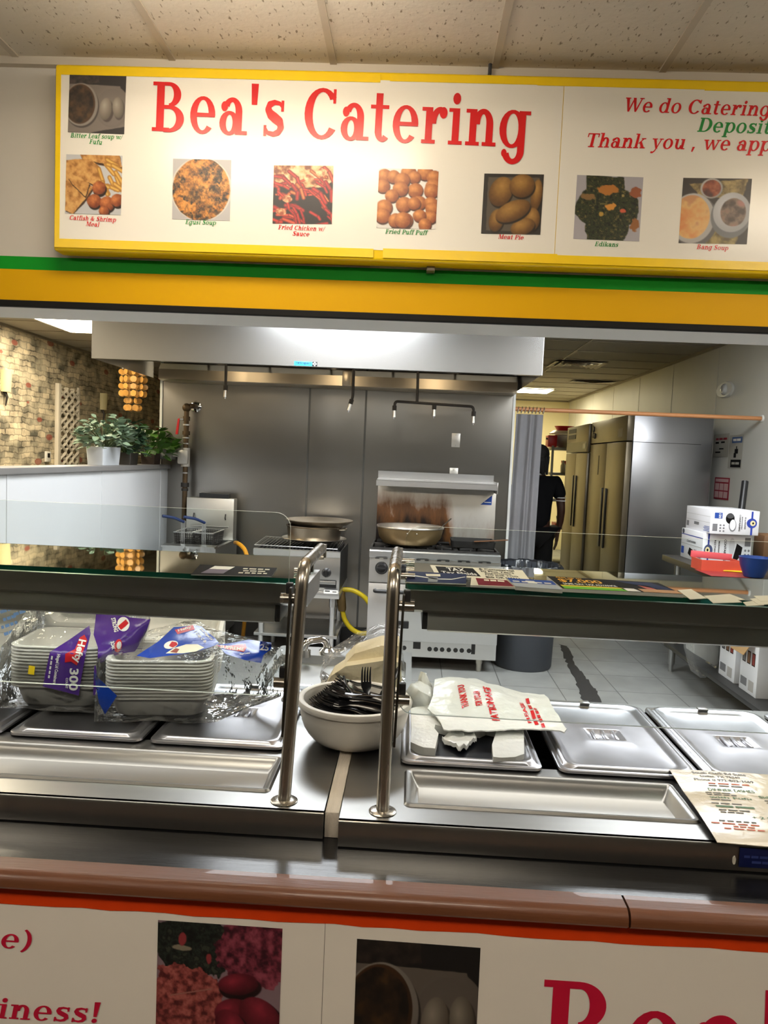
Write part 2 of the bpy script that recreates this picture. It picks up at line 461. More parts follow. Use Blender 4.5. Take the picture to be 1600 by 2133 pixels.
# ------------------------------------------------------------------ painter for the printed food photos
def fbm(n, cells, seed, octv=4):
    rng = np.random.RandomState(seed); out = np.zeros((n, n)); amp = 1; tot = 0; c = cells
    for _ in range(octv):
        c = min(c, n)
        gr = rng.rand(c + 2, c + 2)
        t = np.linspace(0, c, n, endpoint=False); i = t.astype(int); q = t - i; q = q * q * (3 - 2 * q)
        a = gr[i][:, i]; b = gr[i][:, i + 1]; cc = gr[i + 1][:, i]; d = gr[i + 1][:, i + 1]
        out += amp * (a * (1 - q)[None, :] * (1 - q)[:, None] + b * q[None, :] * (1 - q)[:, None] + cc * (1 - q)[None, :] * q[:, None] + d * q[None, :] * q[:, None])
        tot += amp; amp *= 0.55; c *= 2
    return out / tot
class Paint:
    def __init__(s, n, bg, seed=1):
        s.n = n; s.a = np.ones((n, n, 3)) * np.array(bg) / 255.0
        t = (np.arange(n) + 0.5) / n
        s.u, s.v = np.meshgrid(t, t); s.seed = seed
    def _wob(s, amt, cells=6):
        s.seed += 1
        return (fbm(s.n, cells, s.seed, 3) - 0.5) * amt
    def put(s, mask, col):
        m = np.clip(mask, 0, 1)[..., None]
        s.a = s.a * (1 - m) + np.array(col) / 255.0 * m
    def ell(s, cx, cy, rx, ry, c0, c1, rot=0, wob=0.0, hl=(-.25, -.3), speck=0.0):
        r = math.radians(rot); du, dv = s.u - cx, s.v - cy
        x = (du * math.cos(r) + dv * math.sin(r)) / rx; y = (-du * math.sin(r) + dv * math.cos(r)) / ry
        d = np.sqrt(x * x + y * y) + (s._wob(wob) if wob else 0)
        k = np.clip(np.sqrt((x - hl[0]) ** 2 + (y - hl[1]) ** 2) / 1.25, 0, 1)
        if speck: k = np.clip(k + s._wob(speck, 20), 0, 1)
        k = k[..., None]
        col = (np.array(c0) * (1 - k) + np.array(c1) * k) / 255.0
        m = np.clip((1 - d) * s.n * min(rx, ry) * 0.8, 0, 1)[..., None]
        s.a = s.a * (1 - m) + col * m
    def tex(s, mask, cols, cells, thr=None):
        s.seed += 1; f = fbm(s.n, cells, s.seed, 4)
        lo, hi = np.percentile(f, 4), np.percentile(f, 96); f = np.clip((f - lo) / (hi - lo), 0, 0.999)
        k = len(cols) - 1; i = (f * k).astype(int); q = (f * k - i)[..., None]
        C = np.array(cols) / 255.0
        col = C[i] * (1 - q) + C[np.minimum(i + 1, k)] * q
        m = np.clip(mask, 0, 1)[..., None]
        s.a = s.a * (1 - m) + col * m
    def disc(s, cx, cy, rx, ry, wob=0.0, cells=6, rot=0):
        r = math.radians(rot); du, dv = s.u - cx, s.v - cy
        x = (du * math.cos(r) + dv * math.sin(r)) / rx; y = (-du * math.sin(r) + dv * math.cos(r)) / ry
        d = np.sqrt(x * x + y * y) + (s._wob(wob, cells) if wob else 0)
        return np.clip((1 - d) * s.n * min(rx, ry), 0, 1)
    def pol(s, pts, wob=0.0):
        m = np.ones((s.n, s.n)); w = s._wob(wob) if wob else 0
        area = sum(pts[i][0] * pts[(i + 1) % len(pts)][1] - pts[(i + 1) % len(pts)][0] * pts[i][1] for i in range(len(pts)))
        sg = 1 if area > 0 else -1
        for i in range(len(pts)):
            (x0, y0), (x1, y1) = pts[i], pts[(i + 1) % len(pts)]
            l = math.hypot(x1 - x0, y1 - y0) or 1
            d = sg * ((x1 - x0) * (s.v - y0) - (y1 - y0) * (s.u - x0)) / l + w
            m = np.minimum(m, np.clip(d * s.n + 0.5, 0, 1))
        return m
    def line(s, pts, wd, c0, c1):
        for (x0, y0), (x1, y1) in zip(pts, pts[1:]):
            l2 = (x1 - x0) ** 2 + (y1 - y0) ** 2 or 1e-9
            t = np.clip(((s.u - x0) * (x1 - x0) + (s.v - y0) * (y1 - y0)) / l2, 0, 1)
            d = np.hypot(s.u - x0 - t * (x1 - x0), s.v - y0 - t * (y1 - y0))
            k = np.clip(d / wd, 0, 1)[..., None]
            m = np.clip((wd - d) * s.n + 0.5, 0, 1)[..., None]
            s.a = s.a * (1 - m) + (np.array(c0) * (1 - k) + np.array(c1) * k) / 255.0 * m
    def mesh(s, name, p00, p10, p01, parent, out=(0, -0.0012, 0), gain=1.0):
        """rectangle with top-left p00, top-right p10, bottom-left p01"""
        n = s.n; p00, p10, p01 = Vector(p00), Vector(p10), Vector(p01)
        org = ORG[parent.name]
        uu, vv = np.meshgrid(np.arange(n + 1) / n, np.arange(n + 1) / n)
        A = np.array(p00 - org + Vector(out)); U = np.array(p10 - p00); W = np.array(p01 - p00)
        co = A + uu.ravel()[:, None] * U + vv.ravel()[:, None] * W
        idx = np.arange((n + 1) * (n + 1)).reshape(n + 1, n + 1)
        fc = np.stack([idx[:-1, :-1], idx[1:, :-1], idx[1:, 1:], idx[:-1, 1:]], -1).reshape(-1, 4)
        me = bpy.data.meshes.new(name)
        me.from_pydata([tuple(c) for c in co], [], [tuple(int(i) for i in q) for q in fc])
        at = me.color_attributes.new('print', 'FLOAT_COLOR', 'POINT')
        c = np.clip(s.a, 0, 1); c = np.where(c <= 0.04045, c / 12.92, ((c + 0.055) / 1.055) ** 2.4) * gain
        c = np.concatenate([c, c[-1:]], 0); c = np.concatenate([c, c[:, -1:]], 1)
        rgba = np.ones((n + 1, n + 1, 4), np.float32); rgba[..., :3] = c
        at.data.foreach_set('color', rgba.ravel())
        o = bpy.data.objects.new(name, me); COL.objects.link(o); me.materials.append(PRINT)
        o.parent = parent; ORG[o.name] = org
        return o

# ================================================================== SETTING
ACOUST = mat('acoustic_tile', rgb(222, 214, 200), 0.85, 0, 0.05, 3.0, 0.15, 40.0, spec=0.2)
def _fissures():
    m = ACOUST; N = m.node_tree.nodes; L = m.node_tree.links; b = N['Principled BSDF']
    src = b.inputs['Base Color'].links[0].from_socket
    tc = N.new('ShaderNodeTexCoord'); mp = N.new('ShaderNodeMapping'); mp.inputs['Scale'].default_value = (70, 28, 28)
    L.new(tc.outputs['Object'], mp.inputs[0])
    nz = N.new('ShaderNodeTexNoise'); nz.inputs['Scale'].default_value = 1.0; nz.inputs['Detail'].default_value = 2
    L.new(mp.outputs[0], nz.inputs['Vector'])
    cr = N.new('ShaderNodeMapRange'); cr.inputs[1].default_value = 0.63; cr.inputs[2].default_value = 0.70
    L.new(nz.outputs['Fac'], cr.inputs[0])
    mx = N.new('ShaderNodeMix'); mx.data_type = 'RGBA'; mx.inputs[7].default_value = (*rgb(150, 138, 120), 1)
    L.new(cr.outputs[0], mx.inputs[0]); L.new(src, mx.inputs[6]); L.new(mx.outputs[2], b.inputs['Base Color'])
_fissures()
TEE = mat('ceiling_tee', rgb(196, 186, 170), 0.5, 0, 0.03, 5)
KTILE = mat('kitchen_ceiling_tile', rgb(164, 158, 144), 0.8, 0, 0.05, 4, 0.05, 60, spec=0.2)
WALLP = mat('front_wall_paint', rgb(206, 200, 190), 0.7, 0, 0.03, 2, spec=0.3)
FRP = mat('white_wall_panel', rgb(218, 220, 222), 0.42, 0, 0.03, 3, 0.02, 300)
FRP2 = mat('grey_white_wall_panel', rgb(205, 203, 194), 0.5, 0, 0.05, 3, 0.02, 300)
CREAM = mat('cream_wall_paint', rgb(226, 214, 172), 0.6, 0, 0.03, 2)
TRIMW = mat('white_trim', rgb(214, 212, 206), 0.5, 0, 0.03, 5)

def stone_mat():
    m = bpy.data.materials.new('stone_wallpaper'); m.use_nodes = True
    N = m.node_tree.nodes; L = m.node_tree.links; b = N['Principled BSDF']
    tc = N.new('ShaderNodeTexCoord'); mp = N.new('ShaderNodeMapping')
    mp.inputs['Rotation'].default_value = (0, 0, 0)
    sx = N.new('ShaderNodeSeparateXYZ'); cx = N.new('ShaderNodeCombineXYZ')
    L.new(tc.outputs['Object'], sx.inputs[0]); L.new(sx.outputs['Y'], cx.inputs['X']); L.new(sx.outputs['Z'], cx.inputs['Y'])
    nz = N.new('ShaderNodeTexNoise'); nz.inputs['Scale'].default_value = 7; nz.inputs['Detail'].default_value = 4
    L.new(cx.outputs[0], nz.inputs['Vector'])
    vm = N.new('ShaderNodeVectorMath'); vm.operation = 'MULTIPLY_ADD'; vm.inputs[1].default_value = (0.13, 0.075, 0)
    L.new(nz.outputs['Color'], vm.inputs[0]); L.new(cx.outputs[0], vm.inputs[2])
    br = N.new('ShaderNodeTexBrick'); L.new(vm.outputs[0], br.inputs['Vector'])
    br.inputs['Scale'].default_value = 1.0; br.inputs['Brick Width'].default_value = 0.17; br.inputs['Row Height'].default_value = 0.062
    br.inputs['Mortar Size'].default_value = 0.007; br.inputs['Mortar Smooth'].default_value = 0.3; br.inputs['Bias'].default_value = 0.0
    br.inputs['Color1'].default_value = (*rgb(226, 208, 176), 1); br.inputs['Color2'].default_value = (*rgb(104, 104, 92), 1)
    br.inputs['Mortar'].default_value = (*rgb(58, 48, 36), 1)
    n2 = N.new('ShaderNodeTexNoise'); n2.inputs['Scale'].default_value = 5; n2.inputs['Detail'].default_value = 6
    L.new(cx.outputs[0], n2.inputs['Vector'])
    cr = N.new('ShaderNodeValToRGB'); e = cr.color_ramp.elements
    e[0].position = 0.38; e[0].color = (*rgb(96, 94, 84), 1); e[1].position = 0.60; e[1].color = (*rgb(246, 232, 200), 1)
    L.new(n2.outputs['Fac'], cr.inputs[0])
    mx = N.new('ShaderNodeMix'); mx.data_type = 'RGBA'; mx.inputs[0].default_value = 0.5
    L.new(br.outputs['Color'], mx.inputs[6]); L.new(cr.outputs[0], mx.inputs[7])
    # a few terracotta stones
    b2 = N.new('ShaderNodeTexVoronoi'); b2.inputs['Scale'].default_value = 5.5; b2.inputs['Randomness'].default_value = 0.6
    vs = N.new('ShaderNodeVectorMath'); vs.operation = 'MULTIPLY'; vs.inputs[1].default_value = (0.7, 1.5, 1)
    L.new(cx.outputs[0], vs.inputs[0]); L.new(vs.outputs[0], b2.inputs['Vector'])
    lt = N.new('ShaderNodeMath'); lt.operation = 'LESS_THAN'; lt.inputs[1].default_value = 0.30
    L.new(b2.outputs['Distance'], lt.inputs[0])
    sr = N.new('ShaderNodeSeparateColor'); L.new(b2.outputs['Color'], sr.inputs[0])
    gt = N.new('ShaderNodeMath'); gt.operation = 'GREATER_THAN'; gt.inputs[1].default_value = 0.72; L.new(sr.outputs[0], gt.inputs[0])
    mu = N.new('ShaderNodeMath'); mu.operation = 'MULTIPLY'; L.new(lt.outputs[0], mu.inputs[0]); L.new(gt.outputs[0], mu.inputs[1])
    m3 = N.new('ShaderNodeMath'); m3.operation = 'MULTIPLY'; m3.inputs[1].default_value = 0.75; L.new(mu.outputs[0], m3.inputs[0])
    mr = N.new('ShaderNodeMix'); mr.data_type = 'RGBA'; mr.inputs[7].default_value = (*rgb(158, 70, 56), 1)
    L.new(m3.outputs[0], mr.inputs[0]); L.new(mx.outputs[2], mr.inputs[6])
    L.new(mr.outputs[2], b.inputs['Base Color']); b.inputs['Roughness'].default_value = 0.6
    return m
STONE = stone_mat()

def floor_mat():
    m = bpy.data.materials.new('quarry_tile'); m.use_nodes = True
    N = m.node_tree.nodes; L = m.node_tree.links; b = N['Principled BSDF']
    tc = N.new('ShaderNodeTexCoord'); br = N.new('ShaderNodeTexBrick')
    mp = N.new('ShaderNodeMapping'); mp.inputs['Location'].default_value = (0.12, 0.2, 0)
    L.new(tc.outputs['Object'], mp.inputs[0]); L.new(mp.outputs[0], br.inputs['Vector'])
    br.offset = 0; br.inputs['Scale'].default_value = 1; br.inputs['Brick Width'].default_value = 0.405; br.inputs['Row Height'].default_value = 0.405
    br.inputs['Mortar Size'].default_value = 0.0035; br.inputs['Color1'].default_value = (*rgb(168, 168, 166), 1); br.inputs['Color2'].default_value = (*rgb(158, 158, 157), 1)
    br.inputs['Mortar'].default_value = (*rgb(96, 96, 96), 1)
    nz = N.new('ShaderNodeTexNoise'); nz.inputs['Scale'].default_value = 6; nz.inputs['Detail'].default_value = 8
    L.new(tc.outputs['Object'], nz.inputs['Vector'])
    mx = N.new('ShaderNodeMix'); mx.data_type = 'RGBA'; mx.blend_type = 'MULTIPLY'; mx.inputs[0].default_value = 0.5
    L.new(br.outputs[0], mx.inputs[6]); L.new(nz.outputs['Fac'], mx.inputs[7]); L.new(mx.outputs[2], b.inputs['Base Color'])
    b.inputs['Roughness'].default_value = 0.42
    return m
KFLOOR = floor_mat()
YH = 3.0
zb = AY(800, 665, YH).z             # underside of the header
XR, XL = 2.84, -4.2
S('floor', MB().box(-4.7, 4.7, 1.36, 14.2, -0.1, 0), KFLOOR, smooth=0)
S('floor_front', MB().box(-4.7, 4.7, -4.2, 1.36, -0.1, 0), mat('front_floor', rgb(74, 66, 56), 0.6, 0, .06, 3), smooth=0)
S('ceiling', MB().box(-4.6, 4.6, -4.0, YH, ZF, ZF + 0.08), ACOUST, smooth=0)
mb = MB()
for px, py in ((352, 112), (692, 117), (1037, 115), (1390, 132)):
    x = AZ(px, py, ZF).x; mb.box(x - 0.013, x + 0.013, -4.0, YH, ZF - 0.006, ZF)
x0 = AZ(352, 112, ZF).x
for k in list(range(-6, 0)) + list(range(4, 9)):
    mb.box(x0 + k * 0.62 - 0.013, x0 + k * 0.62 + 0.013, -4.0, YH, ZF - 0.006, ZF)
for k in range(6):
    mb.box(-4.6, 4.6, YH - 0.6 - k * 1.22 - 0.013, YH - 0.6 - k * 1.22 + 0.013, ZF - 0.0055, ZF)
mb.box(-4.6, 4.6, YH - 0.03, YH, ZF - 0.03, ZF)
S('trim_1', mb, TEE, smooth=0)
YB = AZ(800, 689, zb).y
YB = min(max(YB, YH + 0.16), YH + 0.45)
S('wall_front', MB().box(-4.6, 4.6, YH, YB, zb, ZF), WALLP, smooth=0)
def band(name, m, ya, yb, y0, t):
    """painted stripe along the header between two pixel rows measured at mid-picture"""
    S(name, MB().box(-4.6, 4.6, y0 - t, y0, AY(800, yb, y0).z, AY(800, ya, y0).z, 0.0008), m, smooth=0)
band('trim_2', mat('green_paint', rgb(14, 150, 36), 0.5, 0, 0.03, 4, spec=0.15), 559.5, 587, YH, 0.002)
band('trim_3', mat('yellow_paint', (0.74, 0.40, 0.0), 0.5, 0, 0.03, 4, spec=0.15), 587, 653, YH, 0.002)
S('trim_4', MB().box(-4.6, 4.6, YH - 0.012, YH + 0.01, zb - 0.004, AY(800, 653, YH).z, 0.003), mat('matte_black_trim', (0.008, 0.008, 0.008), 0.6, spec=.2), smooth=0)
S('trim_9', MB().box(-4.5, 4.5, YH + 0.01, YB, zb - 0.003, zb - 0.0005), mat('bounce_lit_soffit', rgb(244, 242, 236), 0.6, 0, .02, 4), smooth=0)  # added slab, paler than the header to carry light bounced off the tables
S('wall_left', MB().box(XL - 0.1, XL, YB, 14.0, 0, ZK), STONE, smooth=0)
mb = MB().box(XR, XR + 0.1, 2.3, 14.0, 0, ZK)
for k in range(10):
    mb.box(XR - 0.003, XR, 3.55 + k * 1.22 - 0.012, 3.55 + k * 1.22 + 0.012, 0, ZK - 0.02, 0.001)
S('wall_right', mb, FRP2, smooth=0)
mb = MB().box(XL, XR, 13.9, 14.0, 0, ZK)
for k in range(6): mb.box(0.6 + k * 0.61 - 0.01, 0.6 + k * 0.61 + 0.01, 13.895, 13.9, 0, ZK)
S('wall_back', mb, CREAM, smooth=0)
S('wall_side', MB().box(-4.7, -4.6, -4, YH, 0, ZF).box(4.6, 4.7, -4, YH, 0, ZF), WALLP, smooth=0)
S('wall_rear', MB().box(-4.6, 4.6, -4.1, -4.0, 0, ZF), mat('dark_rear_wall', rgb(44, 41, 38), 0.6, 0, .05, 3), smooth=0)
S('wall_jamb', MB().box(XR, 4.6, 2.3, YH, 0, ZF - 0.001).box(-4.6, -4.2, 2.3, YH, 0, ZF - 0.001), WALLP, smooth=0)
# kitchen ceiling with its grid
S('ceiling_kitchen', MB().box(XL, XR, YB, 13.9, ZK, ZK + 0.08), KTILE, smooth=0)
mb = MB()
for k in range(-3, 5):
    x = 0.42 + k * 1.22
    if XL < x < XR: mb.box(x - 0.012, x + 0.012, YB, 13.9, ZK - 0.006, ZK)
for k in range(18):
    mb.box(XL, XR, 3.6 + k * 0.61 - 0.012, 3.6 + k * 0.61 + 0.012, ZK - 0.0055, ZK)
mb.box(XR - 0.03, XR, YB, 13.9, ZK - 0.025, ZK).box(XL, XL + 0.03, YB, 13.9, ZK - 0.025, ZK).box(XL, XR, 13.87, 13.9, ZK - 0.025, ZK)
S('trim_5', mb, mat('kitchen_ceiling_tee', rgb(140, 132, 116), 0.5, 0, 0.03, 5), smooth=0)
# steel clad cooking wall, its partition and the panelled half wall
XA, XB, YS = AY(339, 790, 6.2).x, AY(1071, 820, 6.2).x, 6.2
mb = MB().box(XA, XB, YS + 0.02, YS + 0.14, 0, ZK)
_sx = [XA, AY(643, 900, YS).x, AY(760, 900, YS).x, XB]
for xa, xb in zip(_sx, _sx[1:]):      # thin sheets that bow a little between their seams
    def _bow(u, v, xa=xa, xb=xb):
        z = v * ZK
        return (xa + (xb - xa) * u, YS - 0.0035 * math.sin(PI * u) * (0.5 + 0.5 * math.sin(z * 5.2 + xa * 3)) - 0.0012 * math.sin(u * 9 + z * 3.1), z)
    mb.grid(_bow, 40, 90)
S('wall_cooking', mb, STEEL_V, smooth=40)
mb = MB()
for px in (643, 760):
    x = AY(px, 900, YS).x; mb.box(x - 0.008, x + 0.008, YS - 0.004, YS, 0.02, 2.3, 0.0015)
S('trim_6', mb, mat('dark_seam_steel', (0.16, 0.16, 0.155), 0.4, 1.0), smooth=0)
S('trim_7', MB().box(XB - 0.004, XB + 0.016, YS - 0.012, YS + 0.14, 0, ZK).box(XA - 0.016, XA + 0.004, YS - 0.012, YS + 0.14, 0, 2.3), mat('bright_corner_trim', rgb(232, 232, 228), 0.3, 0, 0.02, 4), smooth=0)
S('wall_partition', MB().box(0.2, 0.32, YS + 0.14, 13.9, 0, ZK), CREAM, smooth=0)
XH, ZH = -2.05, 1.425
mb = MB().box(XH - 0.13, XH, YB, YS, 0, ZH - 0.035)
for Y in (3.71, 4.87, 6.03): mb.box(XH, XH + 0.004, Y - 0.011, Y + 0.011, 0, ZH - 0.035, 0.001)
S('wall_half', mb, FRP, smooth=0)
S('trim_8', MB().box(XH - 0.16, XH + 0.025, YB, YS, ZH - 0.035, ZH, 0.004), mat('grey_cap', rgb(126, 124, 122), 0.45, 0, 0.05, 5), smooth=0)
S('baseboard_cooking', MB().box(XA, XB, YS - 0.015, YS, 0, 0.12), mat('dark_baseboard', rgb(52, 50, 48), 0.6, 0, 0.1, 6), smooth=0)

# ------------------------------------------------------------------ lamps of the place and those added behind the viewer
def emitter(name, col, s):
    return mat(name, (0.9, 0.9, 0.9), 0.5, emit=col, estr=s, var=0.01)
COOL = emitter('kitchen_tube_light', (0.93, 0.97, 1.0), KITCHEN_LIGHT)
WARM = emitter('dining_tube_light', (1.0, 0.86, 0.62), DINING_LIGHT)
BACKL = emitter('back_tube_light', (1.0, 0.90, 0.62), DINING_LIGHT * 1.3)
FRONT = emitter('front_tube_light', (1.0, 0.90, 0.74), FRONT_LIGHT)
REAR = emitter('added_rear_light', (1.0, 0.91, 0.78), REAR_LIGHT)
def troffer(x, y, z, sx, sy, m, label):
    t = thing('ceiling_light', label, 'ceiling light', (x, y, z - 0.02), 'recessed ceiling light panels')
    mb = MB(); f = 0.025
    for a in ((x - sx, x + sx, y - sy, y - sy + f), (x - sx, x + sx, y + sy - f, y + sy), (x - sx, x - sx + f, y - sy, y + sy), (x + sx - f, x + sx, y - sy, y + sy)):
        mb.box(*a, z - 0.018, z - 0.004, 0.002)
    mb.build('frame', TRIMW, t)
    MB().box(x - sx + f, x + sx - f, y - sy + f, y + sy - f, z - 0.014, z - 0.006).build('diffuser', m, t, smooth=0)
    return t
def wrap_light(x, y, z, sx, sy, m, label):
    """unseen lamp, its hung open form added so the lens lights the ceiling"""
    t = thing('ceiling_light', label, 'ceiling light', (x, y, z - 0.09), 'lamps hung under the front ceiling')
    for xe in (x - sx, x + sx - 0.02): MB().box(xe, xe + 0.02, y - sy, y + sy, z - 0.165, z - 0.075, 0.004).build('end_cap', TRIMW, t)
    MB().box(x - sx + 0.02, x + sx - 0.02, y - sy + 0.01, y + sy - 0.01, z - 0.16, z - 0.08).build('lens', m, t, smooth=0)
    for dx in (-0.4, 0.4): MB().cyl((x + dx, y, z - 0.08), (x + dx, y, z - 0.0005), 0.006).build('hanger_rod', TRIMW, t)
    return t
pl = AZ(150, 670, ZK); pr = AZ(1088, 812, ZK)
troffer(pl.x, pl.y, ZK, 0.30, 0.60, WARM, 'lit ceiling panel over the stone papered dining area beyond the hood')
troffer(pr.x, pr.y, ZK, 0.47, 0.35, BACKL, 'lit ceiling panel at the far end of the back kitchen above the curtain')
troffer(-3.1, 4.6, ZK, 0.30, 0.60, WARM, 'lit ceiling panel over the dining side of the half wall')
troffer(-0.58, 4.2, ZK, 0.60, 0.60, COOL, 'lit ceiling panel in front of the steel exhaust hood')
troffer(1.70, 4.2, ZK, 0.60, 0.60, COOL, 'lit ceiling panel in front of the tall refrigerators, over the prep table')
wrap_light(-0.62, 2.08, ZF, 0.60, 0.13, FRONT, 'lit hanging lamp just in front of the food photo sign')
wrap_light(2.2, 1.5, ZF, 0.60, 0.15, FRONT, 'lit hanging lamp in front of the right end of the sign')
for x_, lab in ((-2.6, 'added unseen lamp over the customer side, on the stone wall side'), (0.0, 'added unseen lamp over the middle of the customer side'), (3.2, 'added unseen lamp over the customer side, on the prep table side')):
    wrap_light(x_, -0.9, ZF, 0.60, 0.15, REAR, lab)  # lamps added out of view to brighten banner, ceiling and containers

# ================================================================== SIGN ABOVE THE OPENING
YG = 2.90
yel = mat('yellow_tape', rgb(246, 206, 10), 0.3, 0, 0.05, 14, 0.12, 25, coat=0.2)
sheet = mat('glossy_banner_paper', rgb(236, 231, 220), 0.22, 0, 0.015, 3, 0.10, 3.5)
zt, zbt = AY(700, 146, YG).z, AY(700, 541, YG).z
xl = AY(112, 330, YG).x
sign = thing('food_sign', 'long white catering sign with food photos, framed in yellow tape above the kitchen opening', 'sign', (0.8, YG + 0.05, zbt))
MB().box(xl, 3.6, YG, YH - 0.016, zbt, zt, 0.012, 3).build('sign_box', yel, sign)
xs = AY(124, 330, YG).x; xm = AY(1163, 380, YG).x
zs1, zs0 = AY(700, 165, YG).z, AY(700, 518, YG).z
MB().box(xs, xm, YG - 0.0015, YG - 0.0005, zs0, zs1).build('banner_sheet', sheet, sign, smooth=0)
MB().box(xm + 0.002, 3.55, YG - 0.0022, YG - 0.0012, zs0 - 0.004, zs1 + 0.006).build('banner_sheet', sheet, sign, smooth=0)
mb = MB()
rng = random.Random(4)
for k in range(7):      # overlapping lengths of tape along both edges
    xa = max(xl + 0.008, xl + k * 0.62 + rng.uniform(-.05, .05))
    mb.box(xa, xa + 0.66, YG - 0.0035 - 0.0004 * (k % 2), YG - 0.0025, zs1 - 0.006 + rng.uniform(-.004, .004), zt - 0.012)
    mb.box(xa, xa + 0.66, YG - 0.0035 - 0.0004 * (k % 2), YG - 0.0025, zbt + 0.012, zs0 + 0.004 + rng.uniform(-.004, .004))
mb.box(xl + 0.008, xs + 0.004, YG - 0.0036, YG - 0.0026, zbt + 0.012, zt - 0.012)
mb.build('edge_tape', yel, sign, smooth=0)
PXM = YG / FPX
def sg(text, a, b, m, cap, italic=True, name='caption'):
    serif(text, AY(*a, YG), AY(*b, YG), m, sign, name, cap * PXM, italic, out=0.0034)
sg("Bea's Catering", (313, 273), (1102, 309), RED_INK, 97, False, 'letters')
sg("We do Catering", (1296, 233), (1603, 243), RED_INK, 27, name='letters')
sg("Deposit", (1450, 275), (1603, 280), GREEN_INK, 27, name='letters')
sg("Thank you , we app", (1218, 307), (1604, 316), RED_INK, 27, name='letters')
for t, a, b, m in (("Bitter Leaf soup w/", (147, 287), (255, 291), GREEN_INK), ("Fufu", (186, 300), (213, 302), GREEN_INK), ("Catfish & Shrimp", (145, 458), (242, 463), RED_INK), ("Meal", (179, 471), (207, 473), RED_INK),
                   ("Egusi Soup", (386, 467), (450, 469), GREEN_INK), ("Fried Chicken w/", (579, 478), (676, 482), RED_INK), ("Sauce", (609, 491), (644, 493), RED_INK),
                   ("Fried Puff Puff", (802, 487), (889, 490), GREEN_INK), ("Meat Pie", (1037, 498), (1090, 500), RED_INK), ("Edikans", (1238, 513), (1287, 515), GREEN_INK), ("Bang Soup", (1450, 519), (1516, 522), RED_INK)):
    sg(t, a, b, m, 9)

def p_bitter(n, seed=3, dim=1.0):
    p = Paint(n, (26, 22, 22), seed)
    p.tex(p.pol([(0, 0), (.5, 0), (.55, .16), (0, .2)], .1), [(22, 17, 15), (62, 48, 42)], 14)
    p.put(p.pol([(.0, .18), (.9, .2), (1.0, .6), (1.0, .88), (.4, 1.0), (0, 1.0)], .02), (118, 106, 96))
    p.ell(.78, .55, .31, .36, (128, 117, 106), (108, 96, 88))
    p.ell(.76, .56, .27, .32, (118, 107, 98), (112, 100, 92))
    p.ell(.24, .56, .31, .37, (60, 50, 44), (52, 44, 40))
    p.ell(.22, .53, .31, .37, (178, 168, 156), (140, 130, 120))
    p.ell(.205, .52, .275, .345, (92, 54, 22), (64, 38, 18))
    p.tex(p.disc(.2, .52, .25, .32, .12), [(22, 13, 8), (48, 30, 16), (80, 52, 24)], 10)
    p.ell(.69, .62, .12, .20, (70, 58, 50), (60, 50, 44)); p.ell(.66, .59, .115, .2, (182, 170, 152), (96, 84, 72), 5)
    p.ell(.90, .59, .10, .19, (70, 58, 50), (60, 50, 44)); p.ell(.88, .56, .105, .19, (176, 164, 146), (90, 80, 68), -5)
    p.a *= dim; return p
def p_catfish(n):
    p = Paint(n, (190, 190, 192), 11)
    for pts in ([(.25, 0), (.95, 0), (1, .2), (.6, .14), (.3, .08)], [(0, .1), (.45, .07), (.6, .2), (.66, .46), (.5, .5), (.0, .34)], [(0, .3), (.3, .4), (.5, .55), (.4, .72), (.15, 1), (0, .95)], [(.05, .4), (.44, .48), (.36, .7), (.12, .5)]):
        p.put(p.pol([(x + .012, y + .03) for x, y in pts], .03), (60, 38, 20))
        p.tex(p.pol(pts, .03), [(150, 100, 48), (196, 142, 78), (214, 166, 100)], 12)
    rg = random.Random(5)
    for k in range(13):
        x, y = rg.uniform(.62, .97), rg.uniform(.12, .6); a = rg.uniform(.2, 1.2)
        p.line([(x - .1 * math.cos(a), y - .12 * math.sin(a)), (x + .1 * math.cos(a), y + .12 * math.sin(a))], .036, (226, 182, 92), (150, 98, 36))
    for x, y, r in ((.6, .56, .13), (.52, .78, .13), (.75, .82, .14), (.93, .76, .12), (.7, .94, .1)):
        p.ell(x + .02, y + .03, r, r, (40, 22, 12), (30, 16, 10)); p.ell(x, y, r, r * .95, (206, 124, 66), (110, 48, 20), wob=.25, speck=.7)
    return p
def p_egusi(n):
    p = Paint(n, (176, 172, 172), 21)
    p.put(p.disc(.5, .5, .53, .53), (204, 196, 184))
    d = p.disc(.5, .5, .5, .52, .05)
    p.tex(d, [(28, 22, 10), (120, 72, 22), (196, 122, 40), (206, 134, 50), (214, 146, 66)], 9)
    for x, y, rx, ry in ((.33, .64, .15, .10), (.74, .60, .11, .18), (.58, .22, .13, .09), (.8, .25, .08, .14), (.25, .9, .13, .08), (.75, .9, .17, .08), (.5, .5, .05, .06), (.16, .35, .05, .04)):
        p.tex(p.disc(x, y, rx, ry, 2.2, 9) * d, [(16, 14, 8), (34, 28, 14), (90, 62, 26), (170, 104, 40)], 14)
    p.tex(p.disc(.5, .5, .46, .48, 3.0, 26) * d * .6, [(60, 40, 16), (160, 100, 36), (226, 160, 76)], 24)
    return p
